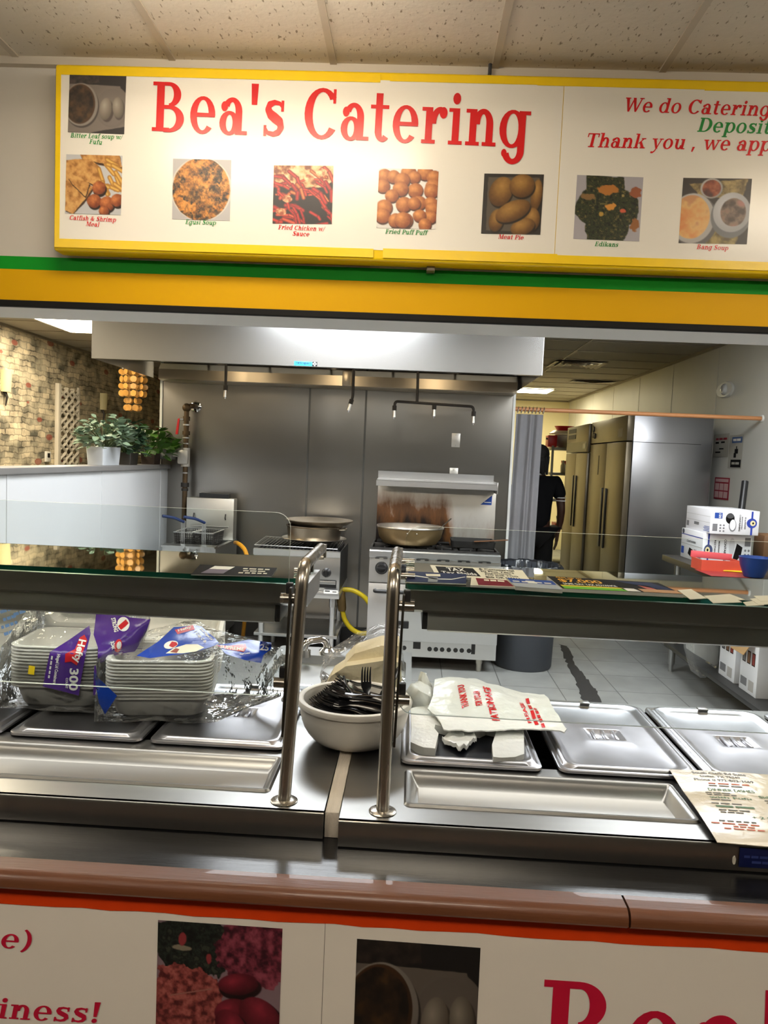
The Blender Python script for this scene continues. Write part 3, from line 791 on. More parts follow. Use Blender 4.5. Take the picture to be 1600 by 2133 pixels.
def p_chicken(n):
    p = Paint(n, (26, 8, 8), 31); rg = random.Random(8)
    p.tex(p.disc(.5, .1, .7, .3, .3), [(120, 60, 30), (220, 170, 120), (236, 200, 160)], 10)
    for k in range(46):
        x, y = rg.random(), rg.uniform(.1, 1); a = rg.uniform(-.5, 1.1); l = rg.uniform(.06, .2); b = rg.uniform(-.05, .05)
        c = rg.choice([(222, 60, 40), (236, 96, 60), (190, 36, 34), (240, 140, 70), (206, 50, 44)])
        p.line([(x - l * math.cos(a), y - l * math.sin(a)), (x + b, y + b), (x + l * math.cos(a + .5), y + l * math.sin(a + .5))], rg.uniform(.018, .038), c, (96, 14, 12))
    for x, y in ((.25, .58), (.8, .12), (.6, .22), (.15, .8)):
        p.tex(p.disc(x, y, .09, .07, .7), [(150, 70, 40), (236, 200, 150)], 18)
    return p
def p_puff(n):
    p = Paint(n, (226, 222, 216), 41); rg = random.Random(12)
    p.put(p.disc(.45, .95, .5, .16), (150, 146, 140)); p.put(p.disc(.45, .93, .5, .15), (214, 210, 204))
    for y, row in ((.06, (.5, .78)), (.14, (.1, .25, .6, .93)), (.3, (.08, .93)), (.2, (.4,)), (.36, (.63, .9)), (.34, (.38,)), (.46, (.24,)), (.57, (.7, .9)), (.66, (.12, .93)), (.6, (.45,)), (.58, (.62,)), (.8, (.1, .9)), (.87, (.32, .48)), (.78, (.72,)), (.93, (.82,)), (.86, (.44,))):
        for x in row:
            r = rg.uniform(.115, .15)
            p.ell(x + .012, y + .02, r, r, (70, 30, 12), (60, 26, 10)); p.ell(x, y, r, r * .95, (222, 148, 78), (128, 60, 20), wob=.12, speck=.45)
    return p
def p_pie(n):
    p = Paint(n, (46, 42, 38), 51)
    p.put(p.pol([(.08, .06), (.94, .06), (.9, .95), (.08, .95)], .03), (86, 78, 66))
    for x, y, rx, ry, r in ((.9, .35, .1, .28, 5), (.3, .3, .2, .26, 20), (.65, .2, .22, .2, -8), (.15, .78, .0, .0, 0), (.25, .78, .13, .2, 10), (.85, .75, .14, .2, 0), (.7, .88, .22, .14, -20), (.52, .62, .32, .17, -24)):
        if rx:
            p.ell(x + .015, y + .03, rx, ry, (34, 24, 12), (30, 22, 12), r); p.ell(x, y, rx, ry, (176, 132, 66), (84, 54, 20), r, hl=(-.1, -.35), speck=.2)
    return p
def p_edikans(n):
    p = Paint(n, (166, 162, 168), 61)
    m = np.maximum(np.maximum(p.pol([(.15, 0), (.72, .02), (.7, 1), (.22, 1)], .06), p.disc(.5, .5, .5, .36, .25)), p.disc(.5, .8, .34, .3, .2))
    p.tex(m, [(14, 18, 10), (34, 42, 20), (56, 62, 30), (28, 30, 16), (104, 96, 52)], 30)
    for x, y, rx, ry, c in ((.5, .22, .13, .08, (176, 112, 44)), (.9, .24, .09, .08, (150, 84, 52)), (.52, .48, .07, .06, (206, 140, 56)), (.74, .54, .06, .035, (206, 92, 62)), (.2, .34, .1, .05, (130, 98, 56)), (.4, .6, .04, .04, (176, 140, 60)), (.93, .75, .09, .09, (150, 96, 50)), (.72, .3, .03, .03, (160, 140, 80))):
        p.put(p.disc(x, y, rx, ry, 1.6, 10), c)
    return p
def p_bang(n):
    p = Paint(n, (52, 44, 38), 71)
    p.tex(p.pol([(.1, .1), (.95, 0), (.9, .3), (.3, .3)], .06), [(96, 80, 48), (176, 152, 96)], 16)
    p.tex(p.disc(.62, .9, .25, .22, .2), [(90, 76, 40), (160, 140, 80)], 14)
    p.put(p.disc(.22, .66, .34, .4), (90, 86, 84)); p.ell(.18, .62, .33, .39, (210, 206, 204), (168, 164, 160))
    p.tex(p.disc(.16, .6, .28, .34), [(206, 120, 60), (214, 150, 84), (220, 176, 110), (196, 140, 90)], 4)
    p.put(p.disc(.74, .58, .3, .34), (110, 110, 112)); p.ell(.75, .52, .28, .31, (206, 206, 210), (160, 160, 162))
    p.tex(p.disc(.77, .52, .19, .22, .1), [(70, 54, 44), (130, 108, 92), (170, 120, 110)], 8)
    p.ell(.43, .16, .17, .16, (206, 200, 196), (150, 146, 140)); p.tex(p.disc(.43, .16, .14, .135), [(70, 30, 18), (130, 60, 36), (170, 96, 60)], 8)
    return p
def p_plate(n):
    p = Paint(n, (150, 134, 134), 81); rg = random.Random(2)
    p.tex(p.disc(.32, .16, .36, .24, .5, 12), [(8, 10, 9), (18, 26, 20), (44, 58, 46), (12, 15, 13), (60, 70, 54)], 22)
    p.tex(p.disc(.82, .2, .34, .28, .5, 14), [(60, 16, 30), (130, 50, 66), (168, 84, 96)], 22)
    p.tex(p.disc(.2, .68, .36, .34, .5, 14), [(96, 36, 36), (160, 78, 70), (196, 116, 100)], 26)
    p.put(p.disc(.2, .2, .10, .02, 1.2, 12), (150, 150, 120)); p.put(p.disc(.2, .13, .03, .05, 1.2, 12), (160, 60, 62)); p.put(p.disc(.42, .28, .025, .05, 1.2, 12), (160, 60, 62))
    for x, y, rx, ry, r in ((.66, .45, .17, .085, -6), (.62, .66, .15, .1, -12), (.85, .7, .2, .14, 40), (.62, .8, .17, .12, 55), (.45, .95, .16, .12, 30), (.85, .92, .15, .14, 0)):
        p.ell(x + .02, y + .03, rx * 1.05, ry * 1.1, (34, 6, 10), (30, 6, 10), r); p.ell(x, y, rx, ry, (170, 48, 66), (70, 10, 22), r, wob=.08, speck=.3)
    p.line([(.12, .57), (.45, .5)], .006, (190, 140, 120), (150, 96, 80))
    return p
def photo(p, par, Y, a, b, c, out):
    p.mesh('printed_photo', AY(*a, Y), AY(*b, Y), AY(*c, Y), par, (0, -out, 0))
for fn, a, b, c in ((p_bitter, (146, 153), (264, 157), (142, 276)), (p_catfish, (139, 322), (256, 325), (136, 445)), (p_egusi, (361, 331), (482, 334), (359, 457)), (p_chicken, (571, 345), (695, 346), (568, 466)),
                    (p_puff, (790, 351), (914, 354), (784, 475)), (p_pie, (1009, 362), (1133, 364), (1002, 487)), (p_edikans, (1202, 365), (1340, 370), (1194, 498)), (p_bang, (1423, 371), (1566, 373), (1413, 507))):
    p = fn(96)
    if fn is p_bitter: p.a = p.a * 0.75 + 0.13
    photo(p, sign, YG, a, b, c, 0.003)
brown = mat('brown_strip', rgb(150, 92, 34), 0.5, 0, 0.1, 10)
for a, b, lab in (((270, 535), (771, 554), 'thin brown strip on the wall under the left half of the sign'), ((943, 559), (1466, 575), 'thin brown strip on the wall under the right half of the sign')):
    p, q = AY(*a, YH), AY(*b, YH)
    MB().box(p.x, q.x, YH - 0.014, YH - 0.003, (p.z + q.z) / 2 - 0.005, (p.z + q.z) / 2 + 0.004, 0.001).build('wood_strip', brown, label=lab, cat='strip', group='brown strips under the sign')
p = AY(897, 561, YH)
MB().box(p.x - 0.016, p.x + 0.016, YH - 0.05, YH - 0.001, p.z - 0.018, p.z + 0.012, 0.002).build('sign_bracket', mat('grey_bracket', rgb(150, 140, 124), 0.4, 0.6), label='small grey metal bracket under the middle of the sign', cat='bracket')
p = AZ(1024, 120, ZF)
MB().tube(arc_path([(p.x, YH - 0.05, ZF), (p.x, YH - 0.05, ZF - 0.05), (p.x - 0.03, YH - 0.05, zt - 0.01)], 0.03), 0.007).build('power_cable', DARK, label='short dark cable from the ceiling into the top of the sign', cat='cable')

# ================================================================== SERVING LEDGE AND ITS FRONT
ZL = 0.807
Yw = AZ(800, 1834, ZL).y; Yn = Yw - 0.052
lam = mat('black_laminate', (0.008, 0.008, 0.009), 0.21, 0, 0.3, 6, 0.035, 34, stretch=(0.6, 7, 7), spec=0.42)
S('wall_counter', MB().box(-2.2, 2.84, 1.275, 1.40, 0, ZL - 0.045), DARK, smooth=0)  # dark tone carries the shade of the gap below the ledge
led = thing('serving_ledge', 'long black streaked laminate ledge with a rounded brown wood front edge', 'counter', (0.2, 1.35, ZL - 0.04))
MB().box(-2.2, 2.7, Yw, 1.44, ZL - 0.04, ZL).build('ledge_top', lam, led, smooth=0)
wood = mat('brown_wood_edge', rgb(104, 62, 38), 0.42, 0, 0.28, 5, 0.08, 30, stretch=(0.6, 9, 9), coat=0.15)
xj = AZ(1308, 1890, ZL).x
for xa, xb in ((-2.2, xj - 0.002), (xj + 0.002, 2.7)):
    pf = [(xa, Yw, ZL - 0.031), (xa, Yw, ZL + 0.0005)]
    for k in range(9):
        a = PI / 2 * k / 8
        pf.append((xa, Yn + 0.018 - 0.018 * math.sin(a), ZL + 0.0005 - 0.018 + 0.018 * math.cos(a)))
    pf += [(xa, Yn, ZL - 0.024), (xa, Yn + 0.007, ZL - 0.031)]
    MB().prism(pf, (xb - xa, 0, 0)).build('wood_edge', wood, led)
YF = 1.250
ban = thing('counter_banner', 'white food banner with orange tape along its top on the counter front', 'banner', (0.2, YF, 0.0))
zo1, zo0 = AY(800, 1897, YF).z, AY(800, 1931, YF).z
MB().box(-2.2, 2.7, YF + 0.0005, YF + 0.022, 0.0, zo1 - 0.0005).build('backing_board', mat('banner_board', rgb(120, 110, 100), 0.6), ban, smooth=0)
mb = MB(); rng = random.Random(9)
xk = [-2.2 + 0.05 * i for i in range(99)]
e = [zo0 + rng.uniform(-0.0018, 0.0018) for _ in xk]
for i in range(98):
    mb.poly([(xk[i], YF - 0.0022, e[i]), (xk[i + 1], YF - 0.0022, e[i + 1]), (xk[i + 1], YF - 0.0022, zo1), (xk[i], YF - 0.0022, zo1)])
mb.build('orange_tape', mat('orange_tape', rgb(206, 60, 10), 0.55, 0, 0.12, 20, spec=0.2), ban, smooth=0)
bsheet = mat('creased_banner_paper', rgb(226, 218, 206), 0.5, 0, 0.03, 3, 0.25, 7)
xq = AY(673, 2030, YF).x
MB().box(-2.2, xq, YF - 0.0006, YF, 0.05, zo0 + 0.004).build('banner_sheet', bsheet, ban, smooth=0)
MB().box(xq + 0.001, 2.7, YF - 0.0012, YF - 0.0004, 0.05, zo0 + 0.004).build('banner_sheet', bsheet, ban, smooth=0)
PB = YF / FPX
serif("e)", AY(-2, 1972, YF), AY(70, 1977, YF), CRIMSON_INK, ban, 'letters', 45 * PB, True, 0.002)
serif("iness!", AY(-8, 2119, YF), AY(212, 2130, YF), CRIMSON_INK, ban, 'letters', 47 * PB, True, 0.002)
a, b = AY(1114, 2232, YF), AY(1114 + 1790, 2232 + 150, YF); b.z = a.z
serif("Bea's Catering", a, b, CRIMSON_INK, ban, 'letters', 214 * PB, False, 0.002)
p = p_plate(180); p.a = p.a * np.array([0.80, 0.74, 0.78]); photo(p, ban, YF, (330, 1915), (589, 1933), (324, 2185), 0.0018)
p = p_bitter(180, 3, 0.72); photo(p, ban, YF, (744, 1954), (1001, 1973), (734, 2228), 0.0018)

# ================================================================== STEAM TABLES
def PL(x, y, p0, nrm):
    """point where the sight line of a measured spot meets a plane through p0"""
    d = Vector(ray(x, y)); n = Vector(nrm); c = Vector(CAM)
    return c + d * (n.dot(Vector(p0) - c) / n.dot(d))
def plate(mb, xs, ys, holes, z):
    for xa, xb in zip(xs, xs[1:]):
        for ya, yb in zip(ys, ys[1:]):
            mx_, my_ = (xa + xb) / 2, (ya + yb) / 2
            if any(h[0] < mx_ < h[1] and h[2] < my_ < h[3] for h in holes): continue
            mb.poly([(xa, ya, z), (xb, ya, z), (xb, yb, z), (xa, yb, z)])
YBK = 2.175
def steam_table(name, label, xa, xb, yf, rec, well, open_left, open_right):
    t = thing(name, label, 'steam table', ((xa + xb) / 2, yf, 0.0))
    mb = MB()
    xs = sorted({xa, xb, rec[0], rec[1], well[0], well[1]}); ys = sorted({yf + 0.004, YBK, rec[2], rec[3], well[2], well[3]})
    plate(mb, xs, ys, [rec, well], TZ)
    mb.build('table_top', STEEL_TOP, t, smooth=0)
    # front apron with a softly rolled edge, and the carcass below
    pf = [(xa, yf, ZL + 0.003), (xa, yf, TZ - 0.005), (xa, yf + 0.0015, TZ - 0.001), (xa, yf + 0.004, TZ), (xa, yf + 0.012, TZ), (xa, yf + 0.012, ZL + 0.003)]
    MB().prism(pf, (xb - xa, 0, 0)).build('apron', APRON, t)
    mb = MB().box(xa, xb, YBK - 0.003, YBK, 0.30, TZ, 0.001).box(xa, xa + 0.003, yf + 0.10, YBK, 0.30, TZ - 0.001).box(xb - 0.003, xb, yf + 0.10, YBK, 0.30, TZ - 0.001).box(xa, xb, yf + 0.12, YBK, 0.30, 0.32)
    mb.build('cabinet', STEEL, t, smooth=0)
    for x in (xa + 0.06, xb - 0.06):
        for y in (yf + 0.2, YBK - 0.06):
            MB().cyl((x, y, 0.0), (x, y, 0.30), 0.02).build('leg', STEEL, t)
    # shallow dished tray along the front
    x0, x1, y0, y1 = rec
    rings = [rrect(x0 - 0.012, x1 + 0.012, y0 - 0.012, y1 + 0.010, TZ + 0.0005, 0.012), rrect(x0 - 0.008, x1 + 0.008, y0 - 0.008, y1 + 0.007, TZ + 0.005, 0.010),
             rrect(x0 - 0.001, x1 + 0.001, y0 - 0.001, y1 + 0.001, TZ + 0.004, 0.006), rrect(x0 + 0.004, x1 - 0.004, y0 + 0.004, y1 - 0.004, TZ - 0.004, 0.006), rrect(x0 + 0.016, x1 - 0.016, y0 + 0.012, y1 - 0.02, TZ - 0.024, 0.006)]
    MB().loft(rings, False, True).build('front_tray', STEEL_TOP, t, smooth=50)
    # the open well below the pans
    x0, x1, y0, y1 = well
    mb = MB().box(x0, x1, y0, y1, TZ - 0.16, TZ - 0.155)
    mb.box(x0 - 0.003, x0, y0, y1, TZ - 0.16, TZ - 0.001).box(x1, x1 + 0.003, y0, y1, TZ - 0.16, TZ - 0.001).box(x0, x1, y0 - 0.003, y0, TZ - 0.16, TZ - 0.001).box(x0, x1, y1, y1 + 0.003, TZ - 0.16, TZ - 0.001)
    mb.build('well', DARK, t, smooth=0)
    return t
XLR, XRL = -0.141, -0.109
lw = (-1.62, -0.285, 1.705, 2.10); rw = (0.012, 1.42, 1.665, 2.105)
tabL = steam_table('steam_table', 'stainless steel steam table carrying the foam containers in plastic bags', -1.80, XLR, 1.391, (-1.62, -0.272, 1.478, 1.632), lw, 0, 1)
tabR = steam_table('steam_table', 'stainless steel steam table with the shopping bags and laminated menu on it', XRL, 1.95, 1.366, (0.026, 0.592, 1.452, 1.605), rw, 1, 0)
MB().box(XLR + 0.002, XRL - 0.002, 1.402, 2.16, ZL + 0.0005, TZ - 0.002, 0.001).build('wood_batten', mat('weathered_wood', rgb(196, 186, 170), 0.7, 0, 0.25, 8, 0.3, 40, stretch=(10, 1, 3)), label='pale weathered wood batten filling the gap between the two steam tables', cat='wood strip')

def pan_lid(x0, x1, y0, y1, z, label, notch=True, dark=False):
    t = thing('pan_lid', label, 'pan lid', ((x0 + x1) / 2, (y0 + y1) / 2, z), 'steel lids over the steam wells')
    hx, hy = (x0 + x1) / 2 + 0.0, (y0 + y1) / 2 + 0.0
    hw, hd = 0.045, 0.036
    R = lambda i, zz, r: rrect(x0 + i, x1 - i, y0 + i, y1 - i, z + zz, r, 6)
    rings = [R(0.004, 0.002, .02), R(0, 0.004, .022), R(0.001, 0.009, .022), R(0.006, 0.011, .022), R(0.012, 0.010, .022), R(0.016, 0.016, .03), R(0.024, 0.017, .03), R(0.036, 0.009, .034), R(0.044, 0.0075, .034)]
    if dark:
        MB().loft(rings, False, False).build('rim', LIDSTEEL, t, smooth=50)
        MB().loft([R(0.043, 0.0076, .034), R(0.05, 0.0078, .03)], False, True).build('panel', mat('dark_lid_panel', rgb(34, 36, 42), 0.3, 0.4, 0.4, 14), t, smooth=0)
        return t
    hr = lambda g, zz: rrect(hx - hw - g, hx + hw + g, hy - hd - g, hy + hd + g, z + zz, .006, 6)
    rings += [hr(0.014, 0.0085), hr(0.003, 0.0095), hr(0, 0.009), hr(-0.010, 0.002)]
    MB().loft(rings, False, True).build('cover', LIDSTEEL, t, smooth=50)
    mb = MB()
    for k in (-1, 0, 1):
        mb.box(hx + k * 0.026 - 0.004, hx + k * 0.026 + 0.004, hy - hd + 0.004, hy + hd - 0.004, z + 0.003, z + 0.0095, 0.001)
    mb.build('handle_bar', LIDSTEEL, t)
    if notch:
        MB().box(hx - 0.014, hx + 0.014, y1 - 0.030, y1 - 0.006, z + 0.0155, z + 0.0205, 0.003).build('spoon_notch_clip', STEEL, t)
    return t
LZ = TZ + 0.001
pan_lid(-0.925, -0.605, 1.675, 2.125, LZ, 'steel lid with a sunken tray under the bag of purple printed foam containers')
pan_lid(-0.588, -0.268, 1.675, 2.125, LZ, 'steel lid under the blue printed bag, next to the post, with its slotted handle showing')
pan_lid(-1.262, -0.942, 1.675, 2.125, LZ, 'steel lid at the outer end beside the one under the purple printed bag')
pan_lid(0.004, 0.326, 1.638, 2.085, LZ, 'dark centred steel lid under the white shopping bags', dark=True)
pan_lid(0.362, 0.684, 1.638, 2.125, LZ, 'uncovered steel lid right beside the printed end of the shopping bag')
pan_lid(0.695, 1.017, 1.638, 2.125, LZ, 'steel lid with the top edge of the laminated menu lying over its front corner')
pan_lid(1.030, 1.352, 1.638, 2.125, LZ, 'steel lid cut off by the edge of the picture past the menu')

# ------------------------------------------------------------------ sneeze guards
GLASS = glass_mat('clear_glass', (0.955, 0.975, 0.968), 0.9)
SHELFG = glass_mat('green_shelf_glass', (0.80, 0.93, 0.88), 1.0, 0.02)
EDGE = mat('glass_edge_highlight', rgb(226, 238, 232), 0.35, 0, 0.05, 6, spec=0.8)  # bright glint along the glass edge put in as a pale colour
GEDGE = mat('green_glass_edge', rgb(6, 84, 66), 0.12, 0, 0.2, 5, spec=0.8, trans=0.2)
def pane(t, x0, x1, z0, z1, y, th=0.006, r=0.03):
    """upright sheet of glass with rounded corners and a pale strip painted as its edge highlight"""
    rr = [(p.x, p.y) for p in rrect(x0, x1, z0, z1, 0, r, 6)]
    mb = MB(); mb.poly([(x, y, z) for x, z in rr]); mb.poly([(x, y + th, z) for x, z in rr][::-1])
    mb.build('front_glass', GLASS, t, smooth=0)
    MB().loft([[(x, y - 0.0002, z) for x, z in rr], [(x, y + th + 0.0002, z) for x, z in rr]], False, False).build('glass_edge', EDGE, t, smooth=60)
SZ = 1.29
def sneeze_guard(label, base, top, far, side, gx, gz0, gz1, sx, lampx, lampx2):
    """side -1: glass runs to the picture's left of the post, +1: to its right"""
    t = thing('sneeze_guard', label, 'sneeze guard', (base.x, base.y, TZ))
    for dx in (0, side * 1.56):
        D = Vector((dx, 0, 0))
        P = arc_path([base + D, top + D, far + D], 0.05, 8)
        MB().tube(P, 0.0128, 16).build('post', NICKEL, t)
        b = base + D
        MB().lathe([(0.0128, 0.0), (0.026, 0.0), (0.027, 0.0012), (0.024, 0.003), (0.0130, 0.004)], (b.x, b.y, TZ + 0.0003), 28).build('floor_flange', NICKEL, t)
    yg = base.y + 0.030
    pane(t, min(gx, gx + side * 1.6), max(gx, gx + side * 1.6), gz0, gz1, yg)
    # glass shelf
    xa, xb = sorted((sx, sx + side * 1.6))
    ys0, ys1 = 1.545, 1.88
    rr = [(p.x, p.y) for p in rrect(xa, xb, ys0, ys1, 0, 0.012, 4)]
    mb = MB(); mb.poly([(x, y, SZ) for x, y in rr]); mb.poly([(x, y, SZ - 0.010) for x, y in rr][::-1])
    mb.build('shelf_glass', SHELFG, t, smooth=0)
    MB().loft([[(x, y, SZ + 0.0002) for x, y in rr], [(x, y, SZ - 0.0102) for x, y in rr]], False, False).build('shelf_edge', GEDGE, t, smooth=60)
    # stand-offs carrying the shelf and the pane
    for yy in (1.60, 1.84):
        x0 = top.x + side * 0.006
        MB().cyl((x0, yy, SZ + 0.008), (x0 + side * 0.036, yy, SZ + 0.008), 0.0075).build('shelf_standoff', NICKEL, t)
        MB().cyl((x0, yy, SZ + 0.008), (x0, yy, top.z - 0.004), 0.006).build('shelf_standoff', NICKEL, t)
    for zz in (gz0 + 0.032, SZ - 0.025):
        f = (zz - base.z) / (top.z - base.z); px = base.x + (top.x - base.x) * f
        MB().cyl((px + side * 0.008, yg - 0.010, zz), (px + side * 0.042, yg - 0.010, zz), 0.0105).build('glass_clamp', NICKEL, t)
        MB().box(px + side * 0.020, px + side * 0.034, yg - 0.004, yg + 0.010, zz + 0.008, zz + 0.030, 0.002).build('clamp_pad', BLACK, t)
    MB().obox(((base.x + top.x) / 2 + side * 0.0185 + (top.x - base.x) * 0.12, base.y + 0.008, 1.14), (0.005, 0.02, 0.30), (0, 0.02, 0), 0.001).build('mounting_bar', mat('bronze_bar', (0.05, 0.045, 0.035), 0.35, 0.8), t)
    # heat lamp hung below the shelf
    xa, xb = sorted((lampx, lampx + side * 1.5))
    MB().prism([(xa, 1.60, SZ - 0.022), (xa, 1.60, SZ - 0.064), (xa, 1.615, SZ - 0.072), (xa, 1.815, SZ - 0.072), (xa, 1.83, SZ - 0.064), (xa, 1.83, SZ - 0.022)], (xb - xa, 0, 0)).build('lamp_housing', APRON, t)
    xa, xb = sorted((lampx2, lampx2 + side * 1.4))
    MB().prism([(xa, 1.63, SZ - 0.072), (xa, 1.622, SZ - 0.112), (xa, 1.628, SZ - 0.116), (xa, 1.66, SZ - 0.110), (xa, 1.69, SZ - 0.088), (xa, 1.74, SZ - 0.088), (xa, 1.77, SZ - 0.110), (xa, 1.80, SZ - 0.116), (xa, 1.808, SZ - 0.112), (xa, 1.80, SZ - 0.072)], (xb - xa, 0, 0)).build('lamp_reflector', APRON, t)
    MB().box(lampx2 - side * 0.0005, lampx2 - side * 0.012, 1.625, 1.80, SZ - 0.112, SZ - 0.0725, 0.001).build('lamp_end_bracket', BLACK, t)
    MB().box(xa + 0.02, xb - 0.02, 1.50 + 0.001 + 0.19, 1.739, SZ - 0.0955, SZ - 0.0885).build('added_lamp_tube', emitter('added_food_light', (1.0, 0.95, 0.86), 7.0), t)  # glowing strip added in the warmer to brighten the bags below
    for k in range(3):
        x = lampx + side * (0.10 + 0.6 * k)
        MB().cyl((x, 1.72, SZ - 0.0225), (x, 1.72, SZ - 0.0108), 0.008).build('lamp_hanger', STEEL, t)
    return t
yl, yr = 1.435, 1.415
bL = AZ(592, 1668, TZ); bR = AZ(797, 1690, TZ)
tL = AY(631, 1197, bL.y); tR = AY(822, 1176, bR.y); tL.z = tR.z = 1.335
pz = lambda x, y, Y: AY(x, y, Y).z
yp = bL.y + 0.03
sneeze_guard('glass sneeze guard in front of the bagged foam containers', bL, tL, Vector((tL.x, 1.72, 1.335)), -1, AY(600, 1250, yp).x, pz(300, 1436, yp), pz(300, 1055, yp), tL.x - 0.03, AY(640, 1215, 1.6).x, AY(572, 1262, 1.62).x)
yp = bR.y + 0.03
sneeze_guard('glass sneeze guard in front of the shopping bags, with flyers on its shelf', bR, tR, Vector((tR.x, 1.72, 1.335)), 1, AY(838, 1280, yp).x, pz(1200, 1507, yp), pz(1200, 1111, yp), tR.x + 0.022, AY(846, 1250, 1.6).x, AY(891, 1290, 1.62).x)

# ------------------------------------------------------------------ papers on the glass shelves
def flat_paper(name, label, cat, quad, m, z, th, prints=(), group=None, tilt=None):
    """card or stack whose four corners were measured on the shelf: far-left, far-right, near-right, near-left"""
    Q = [AZ(x, y, z + th) for x, y in quad]
    c = sum(Q, Vector()) / 4
    t = thing(name, label, cat, (c.x, c.y, z), group)
    mb = MB(); mb.prism([(q.x, q.y, z) for q in Q], (0, 0, th)); mb.build('stack' if th > 0.003 else 'sheet', PAPER if prints or th > 0.003 else m, t, smooth=0)
    top = z + th + 0.0003
    UV = lambda u, v: Vector((*((Q[0] * (1 - u) + Q[1] * u) * (1 - v) + (Q[3] * (1 - u) + Q[2] * u) * v).xy, top))
    if prints or th > 0.003:
        MB().poly([(*UV(a, b).xy, top) for a, b in ((0, 0), (1, 0), (1, 1), (0, 1))][::-1]).build('printed_face', m, t, smooth=0)
    for pr in prints:
        if pr[0] == 'text':
            _, s_, u0, v0, u1, v1, mm = pr
            o = UV(u0, v1); u = UV(u1, v1) - o; v = UV(u0, v0) - o
            sans(MB(), s_, o + Vector((0, 0, .0006)), u, v, 0.02).build('lettering', mm, t, smooth=0)
        else:
            _, pts, mm = pr
            MB().poly([UV(*q) + Vector((0, 0, .0003)) for q in pts]).build('printed_patch', mm, t, smooth=0)
    return t
Z0 = SZ + 0.0008
NAVY = mat('navy_print', rgb(36, 46, 84), 0.6, 0, 0.1, 8, spec=0.1); CREAMP = mat('cream_print', rgb(240, 234, 214), 0.4, 0, 0.03, 5, spec=0.1)
MAROON = mat('maroon_print', rgb(122, 26, 44), 0.6, 0, 0.1, 8, spec=0.1); BLUEP = mat('blue_print', rgb(52, 82, 160), 0.6, 0, 0.08, 8, spec=0.1)
GOLD = mat('gold_print', rgb(240, 176, 40), 0.4, spec=0.1); LIME = mat('lime_print', rgb(112, 196, 30), 0.4, spec=0.1); YELP = mat('yellow_print', rgb(246, 214, 40), 0.4, spec=0.1)
WHITEP = mat('white_print', rgb(245, 244, 240), 0.45, spec=0.1); DKPRINT = mat('dark_print', rgb(26, 24, 24), 0.6, 0, 0.2, 9, spec=0.05)
flat_paper('flyer', 'cream flyer with a black panel at the back of the glass shelf', 'flyer', [(896, 1177), (1088, 1188), (1106, 1211), (908, 1199)], CREAMP, Z0, 0.001,
           [('patch', [(.05, .1), (.46, .1), (.49, .86), (.05, .86)], DKPRINT), ('text', 'TAX', .16, .18, .36, .5, WHITEP), ('text', 'Tax Maids', .08, .56, .46, .8, WHITEP),
            ('text', '& Commercial', .52, .06, .9, .22, DKPRINT), ('text', '20 Plus Years', .52, .28, .88, .42, DKPRINT), ('text', 'Experience', .56, .46, .84, .6, DKPRINT), ('text', 'NO JOB TOO', .55, .63, .9, .76, DKPRINT), ('text', 'BIG OR SMALL', .54, .8, .92, .94, DKPRINT)])
flat_paper('card_stack', 'navy card with white swooshes nearest the post on the glass shelf', 'business cards', [(851, 1190), (972, 1196), (971, 1216), (846, 1212)], NAVY, Z0 + 0.0015, 0.002,
           [('patch', [(.05, .35), (.5, .62), (.75, .6), (.98, .3), (.98, .36), (.75, .68), (.5, .7), (.05, .43)], WHITEP), ('patch', [(.3, .2), (.55, .16), (.56, .4), (.32, .42)], CREAMP), ('patch', [(.36, .5), (.52, .5), (.52, .95), (.36, .95)], mat('grey_print', rgb(140, 146, 150), 0.4, spec=0.1))])
flat_paper('card_stack', 'small maroon card stack in front of the cream flyer', 'business cards', [(982, 1202), (1056, 1208), (1072, 1223), (980, 1219)], CREAMP, Z0 + 0.0015, 0.004,
           [('patch', [(.12, .1), (.98, .1), (1, .95), (.18, .95)], MAROON), ('text', '~3', .34, .18, .86, .45, CREAMP)])
flat_paper('card_stack', 'thick stack of blue topped cards beside the maroon card stack', 'business cards', [(1056, 1204), (1150, 1210), (1172, 1229), (1074, 1222)], BLUEP, Z0, 0.007,
           [('patch', [(0, .55), (1, .5), (1, 1), (0, 1)], mat('pale_blue_print', rgb(176, 184, 196), 0.4, spec=0.1)), ('patch', [(.36, .2), (.56, .2), (.58, .5), (.38, .5)], WHITEP), ('text', '~4', .06, .3, .9, .46, WHITEP)])
flat_paper('flyer_stack', 'stack of black and green flyers promising $7,000 on the glass shelf', 'flyers', [(1139, 1200), (1370, 1214), (1424, 1238), (1172, 1226)], DKPRINT, Z0, 0.007,
           [('text', 'Get up to', .07, .04, .3, .16, GOLD), ('text', '$7,000', .06, .2, .44, .5, GOLD), ('text', 'SAME DAY TAX ADVANCE', .06, .55, .52, .68, WHITEP), ('patch', [(.02, .72), (.55, .72), (.55, .80), (.02, .80)], YELP), ('patch', [(.02, .80), (.55, .80), (.55, .99), (.02, .99)], LIME),
            ('patch', [(.52, .74), (.64, .74), (.66, .97), (.54, .97)], WHITEP), ('patch', [(.68, .72), (1, .72), (1, .98), (.68, .98)], mat('tan_print', rgb(196, 150, 104), 0.4, spec=0.1)), ('patch', [(.74, .4), (.82, .4), (.84, .72), (.76, .72)], mat('rose_print', rgb(190, 90, 80), 0.4, spec=0.1)), ('patch', [(.6, .08), (.92, .08), (1, .68), (.86, .68)], NAVY)])
